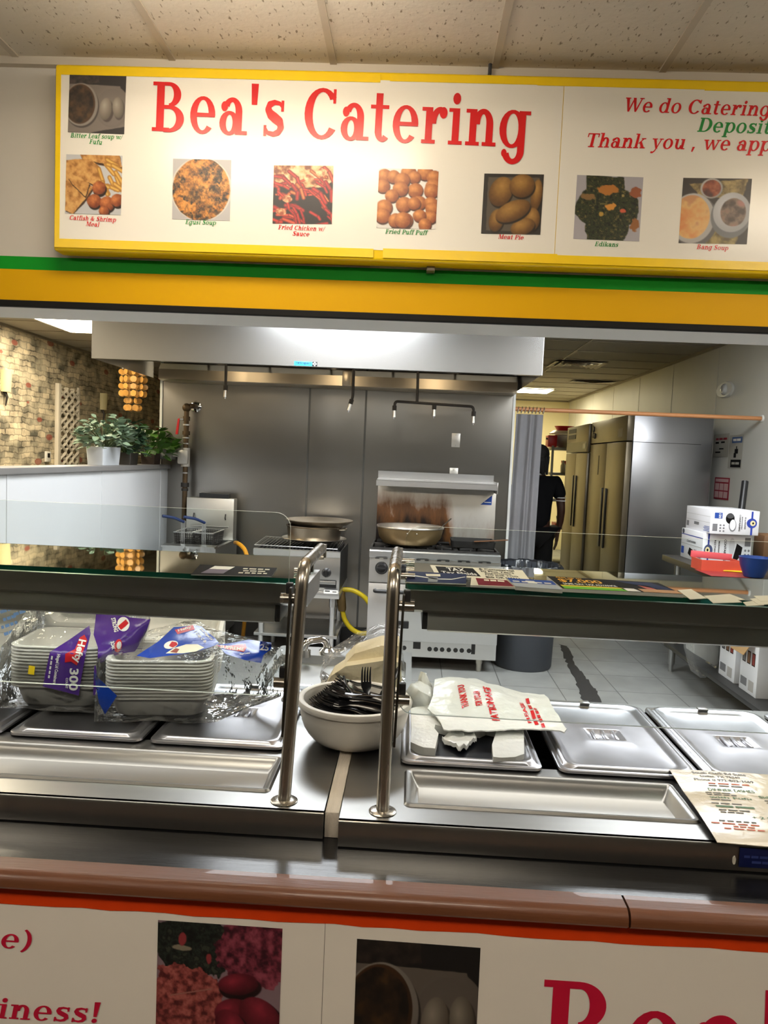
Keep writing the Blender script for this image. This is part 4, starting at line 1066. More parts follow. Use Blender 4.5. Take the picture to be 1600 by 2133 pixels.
cards = [((1412, 1229), (1440, 1227), (1472, 1246), (1438, 1248)), ((1466, 1241), (1520, 1237), (1552, 1249), (1482, 1251)), ((1478, 1249), (1530, 1246), (1546, 1254), (1486, 1256)), ((1548, 1254), (1572, 1251), (1592, 1260), (1556, 1262)), ((1562, 1247), (1598, 1244), (1616, 1258), (1580, 1259)), ((1570, 1241), (1612, 1240), (1626, 1251), (1584, 1252))]
nm = ['loose white card beside the flyer stack that promises $7,000', 'white card lying topmost in the loose pile on the glass shelf', 'white card under another one, nearest the shelf front edge', 'small white card at the near side of the fanned pile', 'middle white card of the fanned pile at the end of the shelf', 'backmost white card of the fanned pile at the end of the shelf']
for k, q in enumerate(cards):
    flat_paper('business_card', nm[k], 'business card', q, CREAMP, Z0 + 0.0006 * (k % 3), 0.0012, group='loose white cards on the glass shelf')
flat_paper('flyer', 'black flyer with a white photo box on the left glass shelf', 'flyer', [(417, 1176), (578, 1183), (566, 1201), (398, 1197)], DKPRINT, Z0, 0.001,
           [('patch', [(.2, .1), (.46, .1), (.42, .42), (.16, .42)], WHITEP), ('patch', [(.16, .42), (.42, .42), (.38, .85), (.1, .85)], mat('mauve_print', rgb(120, 110, 128), 0.4, spec=0.1)), ('text', '~4', .58, .2, .92, .36, CREAMP), ('text', '~3', .6, .44, .88, .58, CREAMP), ('text', '~5', .56, .66, .92, .8, CREAMP)])

# ================================================================== COOKING LINE
YHD = 5.0
hx0, hx1 = AY(191, 700, YHD).x, AY(1131, 740, YHD).x
hz = AY(660, 764, YHD).z
hood = thing('exhaust_hood', 'wide stainless exhaust hood above the fryer, grill and range', 'hood', ((hx0 + hx1) / 2, 5.6, hz))
MB().box(hx0, hx1, YHD, YHD + 0.004, hz, ZK - 0.001).box(hx0, hx1, YHD + 0.004, YHD + 0.05, hz, hz + 0.004).box(hx0, hx1, YHD + 0.046, YHD + 0.05, hz + 0.004, hz + 0.03).build('front_panel', STEEL_H, hood, smooth=0)
for xa in (hx0, hx1 - 0.004):
    MB().box(xa, xa + 0.004, YHD + 0.004, YS - 0.002, hz, ZK - 0.001).build('side_panel', STEEL_H, hood, smooth=0)
MB().box(hx1 - 0.0005, hx1 + 0.004, YHD - 0.003, YHD + 0.012, hz, ZK - 0.001).build('corner_trim', mat('bright_steel_edge', (0.9, 0.9, 0.9), 0.3, 0.6), hood, smooth=0)
mb = MB()
for k in range(6):
    xa = hx0 + 0.02 + (hx1 - hx0 - 0.04) * k / 6; xb = hx0 + 0.02 + (hx1 - hx0 - 0.04) * (k + 1) / 6
    mb.prism([(xa + 0.01, 5.25, ZK - 0.15), (xa + 0.01, 6.0, hz + 0.12), (xa + 0.01, 6.02, hz + 0.14), (xa + 0.01, 5.27, ZK - 0.13)], (xb - xa - 0.02, 0, 0))
mb.build('filter_bank', STEEL, hood, smooth=0)
warm_trough = mat('grease_trough_steel', (0.66, 0.58, 0.45), 0.32, 1.0, 0.12, 3)  # warm lamplight reflected by the stainless trough is put into its tint
xg0, xg1 = AY(330, 800, 5.95).x, AY(1078, 810, 5.95).x
zg1, zg0 = AY(700, 782, 5.95).z, AY(700, 803, 5.95).z
MB().prism([(xg0, 5.95, zg1), (xg0, 5.945, zg0), (xg0, 5.97, zg0 - 0.006), (xg0, YS - 0.005, zg0 - 0.006), (xg0, YS - 0.005, zg1 + 0.05), (xg0, 6.0, zg1 + 0.05)], (xg1 - xg0, 0, 0)).build('grease_trough', warm_trough, hood, smooth=0)
lx = AY(727, 790, 5.94).x
MB().box(lx - 0.05, lx + 0.02, 5.90, 5.944, zg0 - 0.004, zg1 + 0.03, 0.004).build('trough_bracket', warm_trough, hood)
xa, xb = AY(613, 752, YHD), AY(657, 763, YHD)
plq = MB().box(xa.x, xb.x - 0.022, YHD - 0.0025, YHD - 0.0005, xb.z, xa.z, 0.0005).build('maker_plate', mat('cyan_plate', rgb(60, 190, 226), 0.4), hood)
mb = MB(); sans(mb, 'Ventroguard', (xa.x + 0.008, YHD - 0.003, xb.z + 0.007), (xb.x - xa.x - 0.036, 0, 0), (0, 0, 0.022), 0.03); mb.build('lettering', mat('dark_blue_ink', rgb(14, 40, 92), 0.5), hood, smooth=0)
MB().box(xb.x - 0.021, xb.x + 0.012, YHD - 0.0025, YHD - 0.0005, xb.z, xa.z, 0.0005).build('emblem', BLACK_INK, hood)
ec = Vector((xb.x - 0.0045, YHD - 0.003, (xa.z + xb.z) / 2)); mb = MB()
for dx, dz in ((0, .009), (0, -.009), (.009, 0), (-.009, 0)):
    mb.poly([ec + Vector((dx + a * .006, 0, dz + b * .006)) for a, b in ((0, -1), (1, 0), (0, 1), (-1, 0))])
mb.build('emblem_mark', WHITEP, hood, smooth=0)

hl = emitter('hood_lamp_light', (1.0, 0.78, 0.50), 9.0)
for fx in (0.22, 0.5, 0.78):
    x = hx0 + (hx1 - hx0) * fx
    MB().lathe([(0, 0), (.05, .0), (.06, .02), (.06, .09), (.03, .11)], (x, 5.16, hz + .16), 20, cap1=True).build('hood_lamp', hl, hood)
def nozzle_run(name, label, segs, nozzles):
    t = thing(name, label, 'fire suppression pipe', segs[0][0])
    for s_ in segs: MB().tube(arc_path(s_, 0.03, 5), 0.0105).build('pipe', IRON, t)
    for p, d in nozzles:
        p = Vector(p); d = Vector(d).normalized()
        MB().cyl(p, p + d * 0.035, 0.0165, n=12).build('fitting', IRON, t)
        MB().cyl(p + d * 0.035, p + d * 0.085, 0.012, 0.015, 12).cyl(p + d * 0.085, p + d * 0.10, 0.009, 0.004, 12).build('nozzle', CHROME, t)
    return t
YNZ = 5.55; q = lambda x, y, Y=YNZ: AY(x, y, Y)
a = q(471, 760); nozzle_run('suppression_pipe', 'short straight pipe with a nozzle under the hood above the fryer', [[(a.x, YNZ, 2.45), q(470, 804)]], [(q(470, 803), (0, 0, -1))])
a = q(737, 770); nozzle_run('suppression_pipe', 'dark pipe with an angled nozzle under the middle of the hood', [[(a.x, YNZ, 2.45), q(735, 826), q(732, 836)]], [(q(733, 832), (-.25, 0, -1))])
a = q(870, 770)
nozzle_run('suppression_pipe', 'dark T-shaped pipe with three nozzles hanging above the range', [[(a.x, YNZ, 2.45), q(869, 838)], [q(822, 850), q(823, 836), q(986, 847), q(987, 860)]], [(q(822, 845), (0, 0, -1)), (q(905, 843), (0, 0, -1)), (q(987, 857), (0, 0, -1))])

# gas pipe on the steel wall
gp = thing('gas_pipe', 'rusty brown gas pipe with a red lever and silver shut-off valve on the steel wall', 'pipe', AY(388, 1000, 6.08))
bronze = mat('rusty_pipe', rgb(92, 74, 52), 0.5, 0.6, 0.3, 18, 0.1, 60)
YP = 6.08; q = lambda x, y, Y=YP: AY(x, y, Y)
v = q(389, 848); vb = q(389, 1085); el = AY(408, 847, YS - 0.01)
MB().lathe([(0.0, 0.012), (0.028, 0.012), (0.045, 0.006), (0.048, 0.0)], (el.x, YS - 0.001, el.z), 24, Matrix(((1, 0, 0), (0, 0, -1), (0, 1, 0)))).build('wall_flange', CHROME, gp)
MB().tube(arc_path([(el.x, YS - 0.006, el.z), (el.x, YP + 0.02, el.z), (v.x, YP, v.z), (v.x, YP, vb.z)], 0.05, 6), 0.021, 14).build('pipe', bronze, gp)
MB().ball((v.x, YP, v.z - 0.005), 0.036, (1, 1, 1)).build('elbow', bronze, gp)
for yy, r, h, m in ((872, .029, .035, bronze), (885, .027, .012, STEEL), (902, .031, .03, bronze), (912, .028, .01, STEEL), (924, .026, .01, STEEL), (985, .027, .01, STEEL), (1010, .033, .035, IRON), (1020, .028, .02, IRON)):
    p = q(389, yy); MB().cyl((v.x, YP, p.z - h / 2), (v.x, YP, p.z + h / 2), r, n=14).build('coupling', m, gp)
p = q(376, 873); p2 = q(371, 905)
MB().cyl((v.x - 0.02, YP - 0.02, p.z), (p.x, YP - 0.03, p.z), 0.008).build('valve_stem', STEEL, gp)
MB().prism([(p.x + 0.006, YP - 0.04, p.z + 0.006), (p2.x + 0.010, YP - 0.04, p2.z), (p2.x - 0.010, YP - 0.04, p2.z), (p.x - 0.010, YP - 0.04, p.z)], (0, 0.012, 0)).build('red_lever', mat('red_lever', rgb(196, 34, 40), 0.35), gp)
sv = mat('cast_silver', rgb(190, 186, 178), 0.4, 0.4, 0.08, 12)
za, zb2 = q(389, 933).z, q(389, 972).z
MB().box(v.x - 0.055, v.x + 0.032, YP - 0.05, YP + 0.03, zb2 + 0.02, za - 0.015, 0.014).cyl((v.x, YP, zb2), (v.x, YP, za), 0.036).cyl((v.x - 0.05, YP - 0.01, (za + zb2) / 2 + .02), (v.x - 0.10, YP - 0.01, (za + zb2) / 2 + .02), 0.022).build('shutoff_valve', sv, gp)
a, b = q(335, 935), q(362, 957)
MB().box(a.x, b.x, YP - 0.06, YP + 0.06, b.z, a.z, 0.006).cyl((b.x, YP, (a.z + b.z) / 2), (v.x - 0.09, YP, (a.z + b.z) / 2 + .005), 0.012).build('junction_box', mat('grey_box', rgb(140, 142, 136), 0.5), gp)
for (x, y), lab in (((949.5, 917), 'steel blank cover plate high on the wall above the range'), ((945, 989), 'steel cover plate just above the range shelf')):
    c = AY(x, y, YS); t = thing('wall_plate', lab, 'wall plate', (c.x, YS, c.z - 0.06))
    MB().box(c.x - 0.035, c.x + 0.035, YS - 0.006, YS - 0.0005, c.z - 0.057, c.z + 0.057, 0.003).build('plate', mat('plate_steel', (0.75, 0.73, 0.68), 0.35, 0.8), t)
    for dz in (-.042, .042): MB().ball((c.x, YS - 0.006, c.z + dz), 0.004, (1, .4, 1), 6).build('screw', STEEL, t)

# ------------------------------------------------------------------ deep fryer
FX0, FX1, FY = AY(335, 1137, 5.4).x, AY(447, 1139, 5.4).x, 5.4
fz = AY(390, 1138, 5.4).z
fr = thing('deep_fryer', 'stainless deep fryer with two hanging baskets in front of the steel wall', 'fryer', ((FX0 + FX1) / 2, 5.75, 0))
MB().box(FX0, FX1, FY + 0.03, 6.10, 0.12, fz - 0.17).build('cabinet', STEEL, fr, smooth=0)
mb = MB().box(FX0, FX1, FY + 0.03, FY + 0.10, fz - 0.17, fz - 0.01).box(FX0, FX1, 5.95, 6.10, fz - 0.17, fz - 0.01).box(FX0, FX0 + 0.03, FY + 0.1, 5.95, fz - 0.17, fz - 0.01).box(FX1 - 0.03, FX1, FY + 0.1, 5.95, fz - 0.17, fz - 0.01)
mb.build('tank_wall', STEEL, fr, smooth=0)
MB().box(FX0 + 0.03, FX1 - 0.03, FY + 0.10, 5.95, fz - 0.10, fz - 0.09).build('oil', mat('frying_oil', rgb(50, 38, 24), 0.12, 0, 0.2, 6), fr, smooth=0)
MB().prism([(FX0, FY, fz - 0.012), (FX0, FY, fz), (FX0, FY + 0.09, fz + 0.006), (FX0, FY + 0.09, fz - 0.012)], (FX1 - FX0, 0, 0)).build('front_lip', STEEL, fr, smooth=0)
bz = AY(445, 1036, 6.1).z
MB().box(FX0 + 0.005, FX1 - 0.005, 5.99, 6.10, fz - 0.01, bz, 0.006).build('backsplash', mat('fryer_back_steel', (0.66, 0.64, 0.58), 0.42, 1.0, 0.08, 4), fr)
MB().box(FX0 + 0.10, FX1 - 0.06, 6.02, 6.09, bz, bz + 0.035).build('flue', BLACK, fr, smooth=0)
MB().tube([(FX0 + 0.05, 5.96, fz + 0.10), (FX1 - 0.04, 5.96, fz + 0.10)], 0.006).build('basket_rail', STEEL, fr)
for x in (0.07, 0.33): MB().tube([(FX0 + x, 5.985, fz + 0.2), (FX0 + x, 5.97, fz + 0.17), (FX0 + x, 5.985, fz + 0.155)], 0.005).build('hook', IRON, fr)
MB().box(FX0 + 0.01, FX1 - 0.01, FY + 0.015, FY + 0.03, 0.14, fz - 0.09, 0.003).build('door', STEEL, fr)
hp = AY(395, 1147, FY)
MB().tube(arc_path([(hp.x - .05, FY + 0.014, hp.z + .005), (hp.x - .04, FY - 0.02, hp.z - .01), (hp.x + .04, FY - 0.02, hp.z - .01), (hp.x + .05, FY + 0.014, hp.z + .005)], .02), 0.007).build('door_handle', CHROME, fr)
a, b = AY(398, 1280, FY), AY(431, 1299, FY)
MB().box(a.x, b.x, FY + 0.0135, FY + 0.0148, b.z, a.z).build('warning_label', mat('yellow_label', rgb(222, 200, 40), 0.5), fr, smooth=0)
mb = MB()
for k in range(5): mb.box(a.x + .01, b.x - .01 - .01 * (k % 3), FY + 0.0128, FY + 0.0134, a.z - .012 - k * .011, a.z - .007 - k * .011)
mb.build('label_print', BLACK_INK, fr, smooth=0)
for x in (FX0 + .05, FX1 - .05):
    for y in (5.5, 6.05): MB().cyl((x, y, 0), (x, y, 0.12), 0.022).build('leg', STEEL, fr)
wire = mat('basket_wire', (0.07, 0.065, 0.06), 0.45, 0.8, 0.1, 10)
def basket(x0, x1, label, hx):
    y0, y1, z0, z1 = FY + 0.16, FY + 0.48, fz - 0.06, fz + 0.085
    t = thing('fry_basket', label, 'fryer basket', ((x0 + x1) / 2, (y0 + y1) / 2, z0), 'wire baskets hanging in the fryer')
    rim = [(x0, y0, z1), (x1, y0, z1), (x1, y1, z1), (x0, y1, z1), (x0, y0, z1)]
    MB().tube(rim, 0.0055, 8).build('rim', STEEL, t)
    mb = MB(); i = 0.012
    for k in range(9):
        f = k / 8
        xx = x0 + (x1 - x0) * f; xb_ = x0 + i + (x1 - x0 - 2 * i) * f
        mb.tube([(xx, y0, z1), (xb_, y0 + i, z0), (xb_, y1 - i, z0), (xx, y1, z1)], 0.0024, 4, False)
        zz = z0 + (z1 - z0) * f; ii = i * (1 - f)
        mb.tube([(x0 + ii, y0 + ii, zz), (x1 - ii, y0 + ii, zz), (x1 - ii, y1 - ii, zz), (x0 + ii, y1 - ii, zz), (x0 + ii, y0 + ii, zz)], 0.0024, 4, False)
    for k in range(15):
        yy = y0 + (y1 - y0) * k / 14; yb_ = y0 + i + (y1 - y0 - 2 * i) * k / 14
        mb.tube([(x0, yy, z1), (x0 + i, yb_, z0), (x1 - i, yb_, z0), (x1, yy, z1)], 0.0024, 4, False)
    mb.build('wire_mesh', wire, t)
    xm_ = (x0 + x1) / 2
    for dx in (-0.012, 0, 0.012):
        MB().tube([(xm_ + dx, y0 - 0.004, z0 + 0.02), (xm_ + dx, y0 - 0.006, z1 + 0.09)], 0.0035, 6).build('handle_wire', STEEL, t)
    MB().tube(arc_path([(xm_ + .005, y0 - 0.006, z1 + 0.08), (xm_ - 0.045, y0 - 0.08, z1 + 0.115), (xm_ - 0.115, y0 - 0.14, z1 + 0.13)], 0.03), 0.011, 8).build('blue_grip', mat('blue_grip', rgb(34, 52, 96), 0.4), t)
basket(FX0 + 0.045, FX0 + 0.185, 'wire fry basket with a blue grip, next to the half wall', 0)
basket(FX0 + 0.205, FX0 + 0.345, 'wire fry basket with a blue grip, nearer the grill', 0)

# ------------------------------------------------------------------ countertop grill on its stand
GY = 5.45
g0, g1 = AY(528, 1140, GY), AY(709, 1152, GY)
gzt = (g0.z + g1.z) / 2; gzb = AY(690, 1232, GY).z
gr = thing('countertop_grill', 'stainless countertop grill with black grates and stacked round trays on top', 'grill', ((g0.x + g1.x) / 2, 5.75, gzb))
MB().box(g0.x, g1.x, GY + 0.02, 6.10, gzb, gzt - 0.03, 0.003).build('body', STEEL, gr)
MB().prism([(g0.x, GY, gzt - 0.045), (g0.x, GY - 0.004, gzt - 0.004), (g0.x, GY + 0.03, gzt), (g0.x, GY + 0.05, gzt - 0.045)], (g1.x - g0.x, 0, 0)).build('front_rail', mat('worn_bright_steel', (0.82, 0.82, 0.8), 0.3, 0.9, 0.06, 5), gr, smooth=0)
MB().box(g1.x - 0.002, g1.x + 0.003, GY + 0.025, 6.10, gzb, gzt).build('side_panel', mat('dark_side_panel', (0.05, 0.05, 0.05), 0.4, 0.6), gr, smooth=0)  # right side sheet, darker than the grill body
mb = MB()
for k in range(22):
    x = g0.x + 0.03 + (g1.x - g0.x - 0.06) * k / 21
    mb.box(x - 0.006, x + 0.006, GY + 0.05, 6.05, gzt - 0.03, gzt + 0.004, 0.002)
mb.build('grate', BLACK, gr)
for px, py in ((600, 1188), (680, 1193)):
    c = AY(px, py, GY + 0.02)
    MB().lathe([(0.0, 0.035), (0.022, 0.035), (0.026, 0.03), (0.034, 0.006), (0.036, 0.0)], (c.x, GY + 0.0195, c.z), 24, Matrix(((1, 0, 0), (0, 0, -1), (0, 1, 0)))).box(c.x - 0.006, c.x + 0.006, GY - 0.028, GY - 0.012, c.z - 0.028, c.z + 0.028, 0.002).build('knob', BLACK, gr)
a, b = AY(610, 1206, GY), AY(700, 1226, GY)
MB().box(a.x, b.x, GY + 0.008, GY + 0.019, b.z, a.z, 0.002).build('grease_drawer', BLACK, gr)
MB().box(a.x + .01, b.x - .005, GY - 0.004, GY + 0.008, (a.z + b.z) / 2, a.z - .004, 0.002).build('drawer_pull', STEEL, gr)
st = thing('equipment_stand', 'steel stand with round legs carrying the countertop grill', 'stand', ((g0.x + g1.x) / 2, 5.75, 0))
MB().box(g0.x - 0.01, g1.x + 0.005, GY - 0.01, 6.12, gzb - 0.055, gzb - 0.001, 0.004).build('top_shelf', mat('stand_shelf_steel', (0.7, 0.7, 0.69), 0.3, 0.95), st)
MB().box(g0.x + 0.01, g1.x - 0.005, GY + 0.05, 6.08, 0.18, 0.205, 0.004).build('lower_shelf', STEEL, st)
for x in (g0.x + 0.06, g1.x - 0.05):
    for y in (GY + 0.07, 6.05):
        MB().cyl((x, y, 0), (x, y, gzb - 0.056), 0.02).build('leg', mat('leg_steel', (0.72, 0.72, 0.72), 0.3, 0.9), st)
        MB().cyl((x, y, gzb - 0.13), (x, y, gzb - 0.057), 0.026).build('leg_socket', STEEL, st)
a, b = AY(675, 1228, GY), AY(704, 1237, GY)
MB().box(a.x, b.x, GY - 0.0125, GY - 0.0105, b.z, a.z).build('paper_label', WHITEP, st, smooth=0)
mb = MB(); mb.box(a.x + .008, a.x + .045, GY - .0135, GY - .0126, b.z + .015, a.z - .004); mb.box(b.x - .04, b.x - .01, GY - .0135, GY - .0126, b.z + .012, b.z + .018); mb.build('label_print', BLACK_INK, st, smooth=0)
# trays and pot
tin = mat('stained_aluminium', (0.34, 0.285, 0.21), 0.34, 0.95, 0.30, 5)
tin2 = mat('bright_aluminium', (0.50, 0.46, 0.40), 0.28, 0.95, 0.12, 4)
def gpt(x, y, Y, z): p = AY(x, y, Y); return Vector((p.x, Y, z))
zq = gzt + 0.006
rk = thing('wire_rack', 'thin flat baking rack lying over the grill grates', 'rack', ((g0.x + g1.x) / 2, 5.65, zq))
xa, xb = g0.x - 0.005, g1.x - 0.03
MB().tube([(xa, GY + 0.06, zq + .012), (xb, GY + 0.06, zq + .006), (xb, 5.95, zq + .02), (xa, 5.95, zq + .03), (xa, GY + 0.06, zq + .012)], 0.004, 6).build('rack_frame', STEEL, rk)
mb = MB()
for k in range(24):
    x = xa + (xb - xa) * (k + .5) / 24; z1 = zq + .012 - .006 * k / 24
    mb.tube([(x, GY + 0.06, z1), (x, 5.95, z1 + .016)], 0.0018, 4, False)
mb.build('rack_wires', STEEL, rk)
yc = 5.78; z1 = zq + 0.032
c = gpt(655, 1113, yc, z1)
tr = MB().lathe([(0.0, 0.004), (0.20, 0.004), (0.225, 0.012), (0.25, 0.02), (0.255, 0.024), (0.252, 0.027), (0.24, 0.022), (0.2, 0.010), (0.0, 0.010)], c, 48)
tr.build('round_tray', tin2, label='round aluminium tray under the pot on the grill', cat='tray')
z2 = z1 + 0.012; c = gpt(655, 1100, yc, z2)
pot = thing('cooking_pot', 'shallow stained aluminium pot between two round trays on the grill', 'pot', c)
MB().lathe([(0.0, 0), (0.19, 0), (0.205, 0.008), (0.214, 0.10), (0.222, 0.108), (0.222, 0.112), (0.212, 0.112), (0.2, 0.012), (0.0, 0.008)], c, 48).build('body', tin, pot)
MB().tube(arc_path([(c.x + 0.20, yc - 0.06, z2 + 0.085), (c.x + 0.25, yc - 0.06, z2 + 0.09), (c.x + 0.25, yc + 0.06, z2 + 0.09), (c.x + 0.20, yc + 0.06, z2 + 0.085)], .02), 0.007).build('handle', tin2, pot)
z3 = z2 + 0.114; c = gpt(666, 1080, yc, z3)
MB().lathe([(0.0, 0.002), (0.19, 0.0), (0.215, 0.008), (0.25, 0.032), (0.262, 0.038), (0.262, 0.043), (0.25, 0.040), (0.21, 0.015), (0.0, 0.010)], c, 48).build('round_tray', tin, label='round aluminium tray lying on top of the pot on the grill', cat='tray')

# gas hoses
hose = mat('yellow_hose', rgb(222, 196, 30), 0.4, 0, 0.08, 6, 0.06, 60)
hq = lambda x, y, Y=5.75: AY(x, y, Y)
gh = thing('gas_hose', 'thick yellow gas hose looping between the grill and the range', 'hose', hq(740, 1260))
def smooth_path(P, n=6):
    P = [Vector(p) for p in P]; out = []
    Q = [P[0] * 2 - P[1]] + P + [P[-1] * 2 - P[-2]]
    for i in range(1, len(Q) - 2):
        for k in range(n):
            t = k / n
            out.append(0.5 * ((2 * Q[i]) + (Q[i + 1] - Q[i - 1]) * t + (2 * Q[i - 1] - 5 * Q[i] + 4 * Q[i + 1] - Q[i + 2]) * t * t + (3 * Q[i] - Q[i - 1] - 3 * Q[i + 1] + Q[i + 2]) * t ** 3))
    return out + [P[-1]]
MB().tube(smooth_path([hq(712, 1228), hq(735, 1230), hq(758, 1243), hq(772, 1262), hq(776, 1285)]), 0.019, 12).build('hose', hose, gh)
MB().tube(smooth_path([hq(713, 1270), hq(719, 1292), hq(734, 1311), hq(755, 1320), hq(778, 1316)]), 0.019, 12).build('hose', hose, gh)
MB().tube(smooth_path([hq(713, 1232), hq(711, 1245), hq(713, 1272)]), [0.022, 0.026, 0.026, 0.028, 0.03, 0.032, 0.034, 0.036, 0.036, 0.036, 0.034, 0.034, 0.03], 12).build('hose_end', mat('greasy_brass', rgb(120, 98, 58), 0.5, 0.4, 0.3, 14), gh)
MB().tube(smooth_path([AY(490, 1130, 5.9), AY(496, 1132, 5.7), AY(504, 1138, 5.66), AY(512, 1150, 5.62), AY(516, 1175, 5.62), AY(514, 1240, 5.7), AY(506, 1330, 6.0)]), 0.016, 10).build('gas_hose', mat('orange_hose', rgb(232, 160, 36), 0.4), label='short orange yellow hose end beside the fryer', cat='hose')

# ------------------------------------------------------------------ range
RY = 5.40
r0, r1 = AY(770, 1145, RY), AY(1043, 1160, RY)
rz = (r0.z + r1.z) / 2 + 0.005
rx0, rx1 = r0.x, r1.x
rg = thing('gas_range', 'stainless six burner gas range with a high shelf and burnt back panel', 'stove', ((rx0 + rx1) / 2, 5.75, 0))
bright = mat('range_front_steel', (0.72, 0.72, 0.72), 0.30, 0.95, 0.06, 3)
MB().prism([(rx0, RY, rz - 0.055), (rx0, RY - 0.012, rz - 0.045), (rx0, RY - 0.012, rz - 0.008), (rx0, RY - 0.004, rz), (rx0, RY + 0.05, rz), (rx0, RY + 0.05, rz - 0.055)], (rx1 - rx0, 0, 0)).build('front_rail', bright, rg, smooth=30)
MB().box(rx0, rx1, RY + 0.05, 6.12, rz - 0.06, rz - 0.02).build('cooktop', DARK, rg, smooth=0)
zcp, zdb, zk0 = AY(800, 1213, RY).z, AY(900, 1338, RY).z, AY(900, 1372, RY).z
xi0, xi1 = rx0 + 0.002, AY(1034, 1340, RY).x + 0.004
MB().prism([(xi0, RY + 0.01, rz - 0.056), (xi0, RY - 0.004, zcp), (xi0, RY + 0.04, zcp), (xi0, RY + 0.04, rz - 0.056)], (xi1 - xi0, 0, 0)).build('control_panel', bright, rg, smooth=0)
MB().box(xi0, xi1, RY + 0.04, 6.12, zk0 + 0.01, rz - 0.06).build('oven_body', STEEL, rg, smooth=0)
dr = MB().box(xi0, xi1, RY, RY + 0.038, zdb, zcp - 0.008, 0.004).build('oven_door', mat('oven_door_steel', (0.70, 0.70, 0.70), 0.36, 0.9, 0.05, 3), rg)
ha = AY(781, 1232, RY).x; hz_ = AY(800, 1230, RY).z
MB().tube(arc_path([(ha, RY, hz_), (ha, RY - 0.045, hz_), (xi1 - 0.05, RY - 0.045, hz_), (xi1 - 0.05, RY, hz_)], 0.03), 0.014, 12).build('door_handle', BLACK, dr)
p = AY(840, 1301, RY)
MB().box(p.x - 0.04, p.x + 0.04, RY - 0.012, RY - 0.0005, p.z - 0.028, p.z + 0.028, 0.01).build('door_latch', BLACK, dr)
for px in (795, 838, 881, 924, 967, 1010):
    c = AY(px, 1183 + (px - 795) * 0.045, RY)
    MB().lathe([(0.0, 0.03), (0.03, 0.03), (0.034, 0.026), (0.040, 0.008), (0.047, 0.006), (0.048, 0.0)], (c.x, RY + 0.002, c.z), 24, Matrix(((1, 0, 0), (0, 0, -1), (0, 1, 0)))).box(c.x - 0.032, c.x + 0.032, RY - 0.042, RY - 0.027, c.z - 0.007, c.z + 0.007, 0.002).build('knob', BLACK, rg)
    MB().box(c.x - 0.05, c.x - 0.02, RY - 0.0022, RY + 0.006, c.z + 0.068, c.z + 0.072).box(c.x + 0.01, c.x + 0.04, RY - 0.0022, RY + 0.006, c.z + 0.068, c.z + 0.072).build('knob_mark', BLACK_INK, rg, smooth=0)
MB().box(xi0 + 0.01, xi1, RY + 0.03, RY + 0.04, zk0, zdb - 0.006).build('kick_panel', bright, rg, smooth=0)
for k, px in enumerate((830, 842, 895, 908, 921, 935, 949, 962, 977)):
    c = AY(px, 1349 + (px - 830) * 0.045, RY + 0.03)
    MB().cyl((c.x, RY + 0.031, c.z), (c.x, RY + 0.028, c.z), 0.017, n=18).build('vent_hole', BLACK, rg)
a, b = AY(861, 1339, RY), AY(876, 1354, RY)
MB().box(a.x, b.x, RY + 0.026, RY + 0.031, b.z, a.z).build('pilot_port', BLACK, rg, smooth=0)
a, b = AY(983, 1344, RY), AY(990, 1365, RY)
MB().box(a.x, b.x, RY + 0.026, RY + 0.031, b.z, a.z).build('pilot_port', BLACK, rg, smooth=0)
for x in (xi0 + 0.07, AY(1000, 1380, RY).x):
    for y in (RY + 0.09, 6.03):
        MB().lathe([(0.028, zk0 + 0.01), (0.028, 0.06), (0.022, 0.058), (0.022, 0.006), (0.018, 0.0)], (x, y, 0), 18, cap1=True).build('leg', mat('range_leg_steel', (0.55, 0.52, 0.46), 0.35, 0.9), rg)
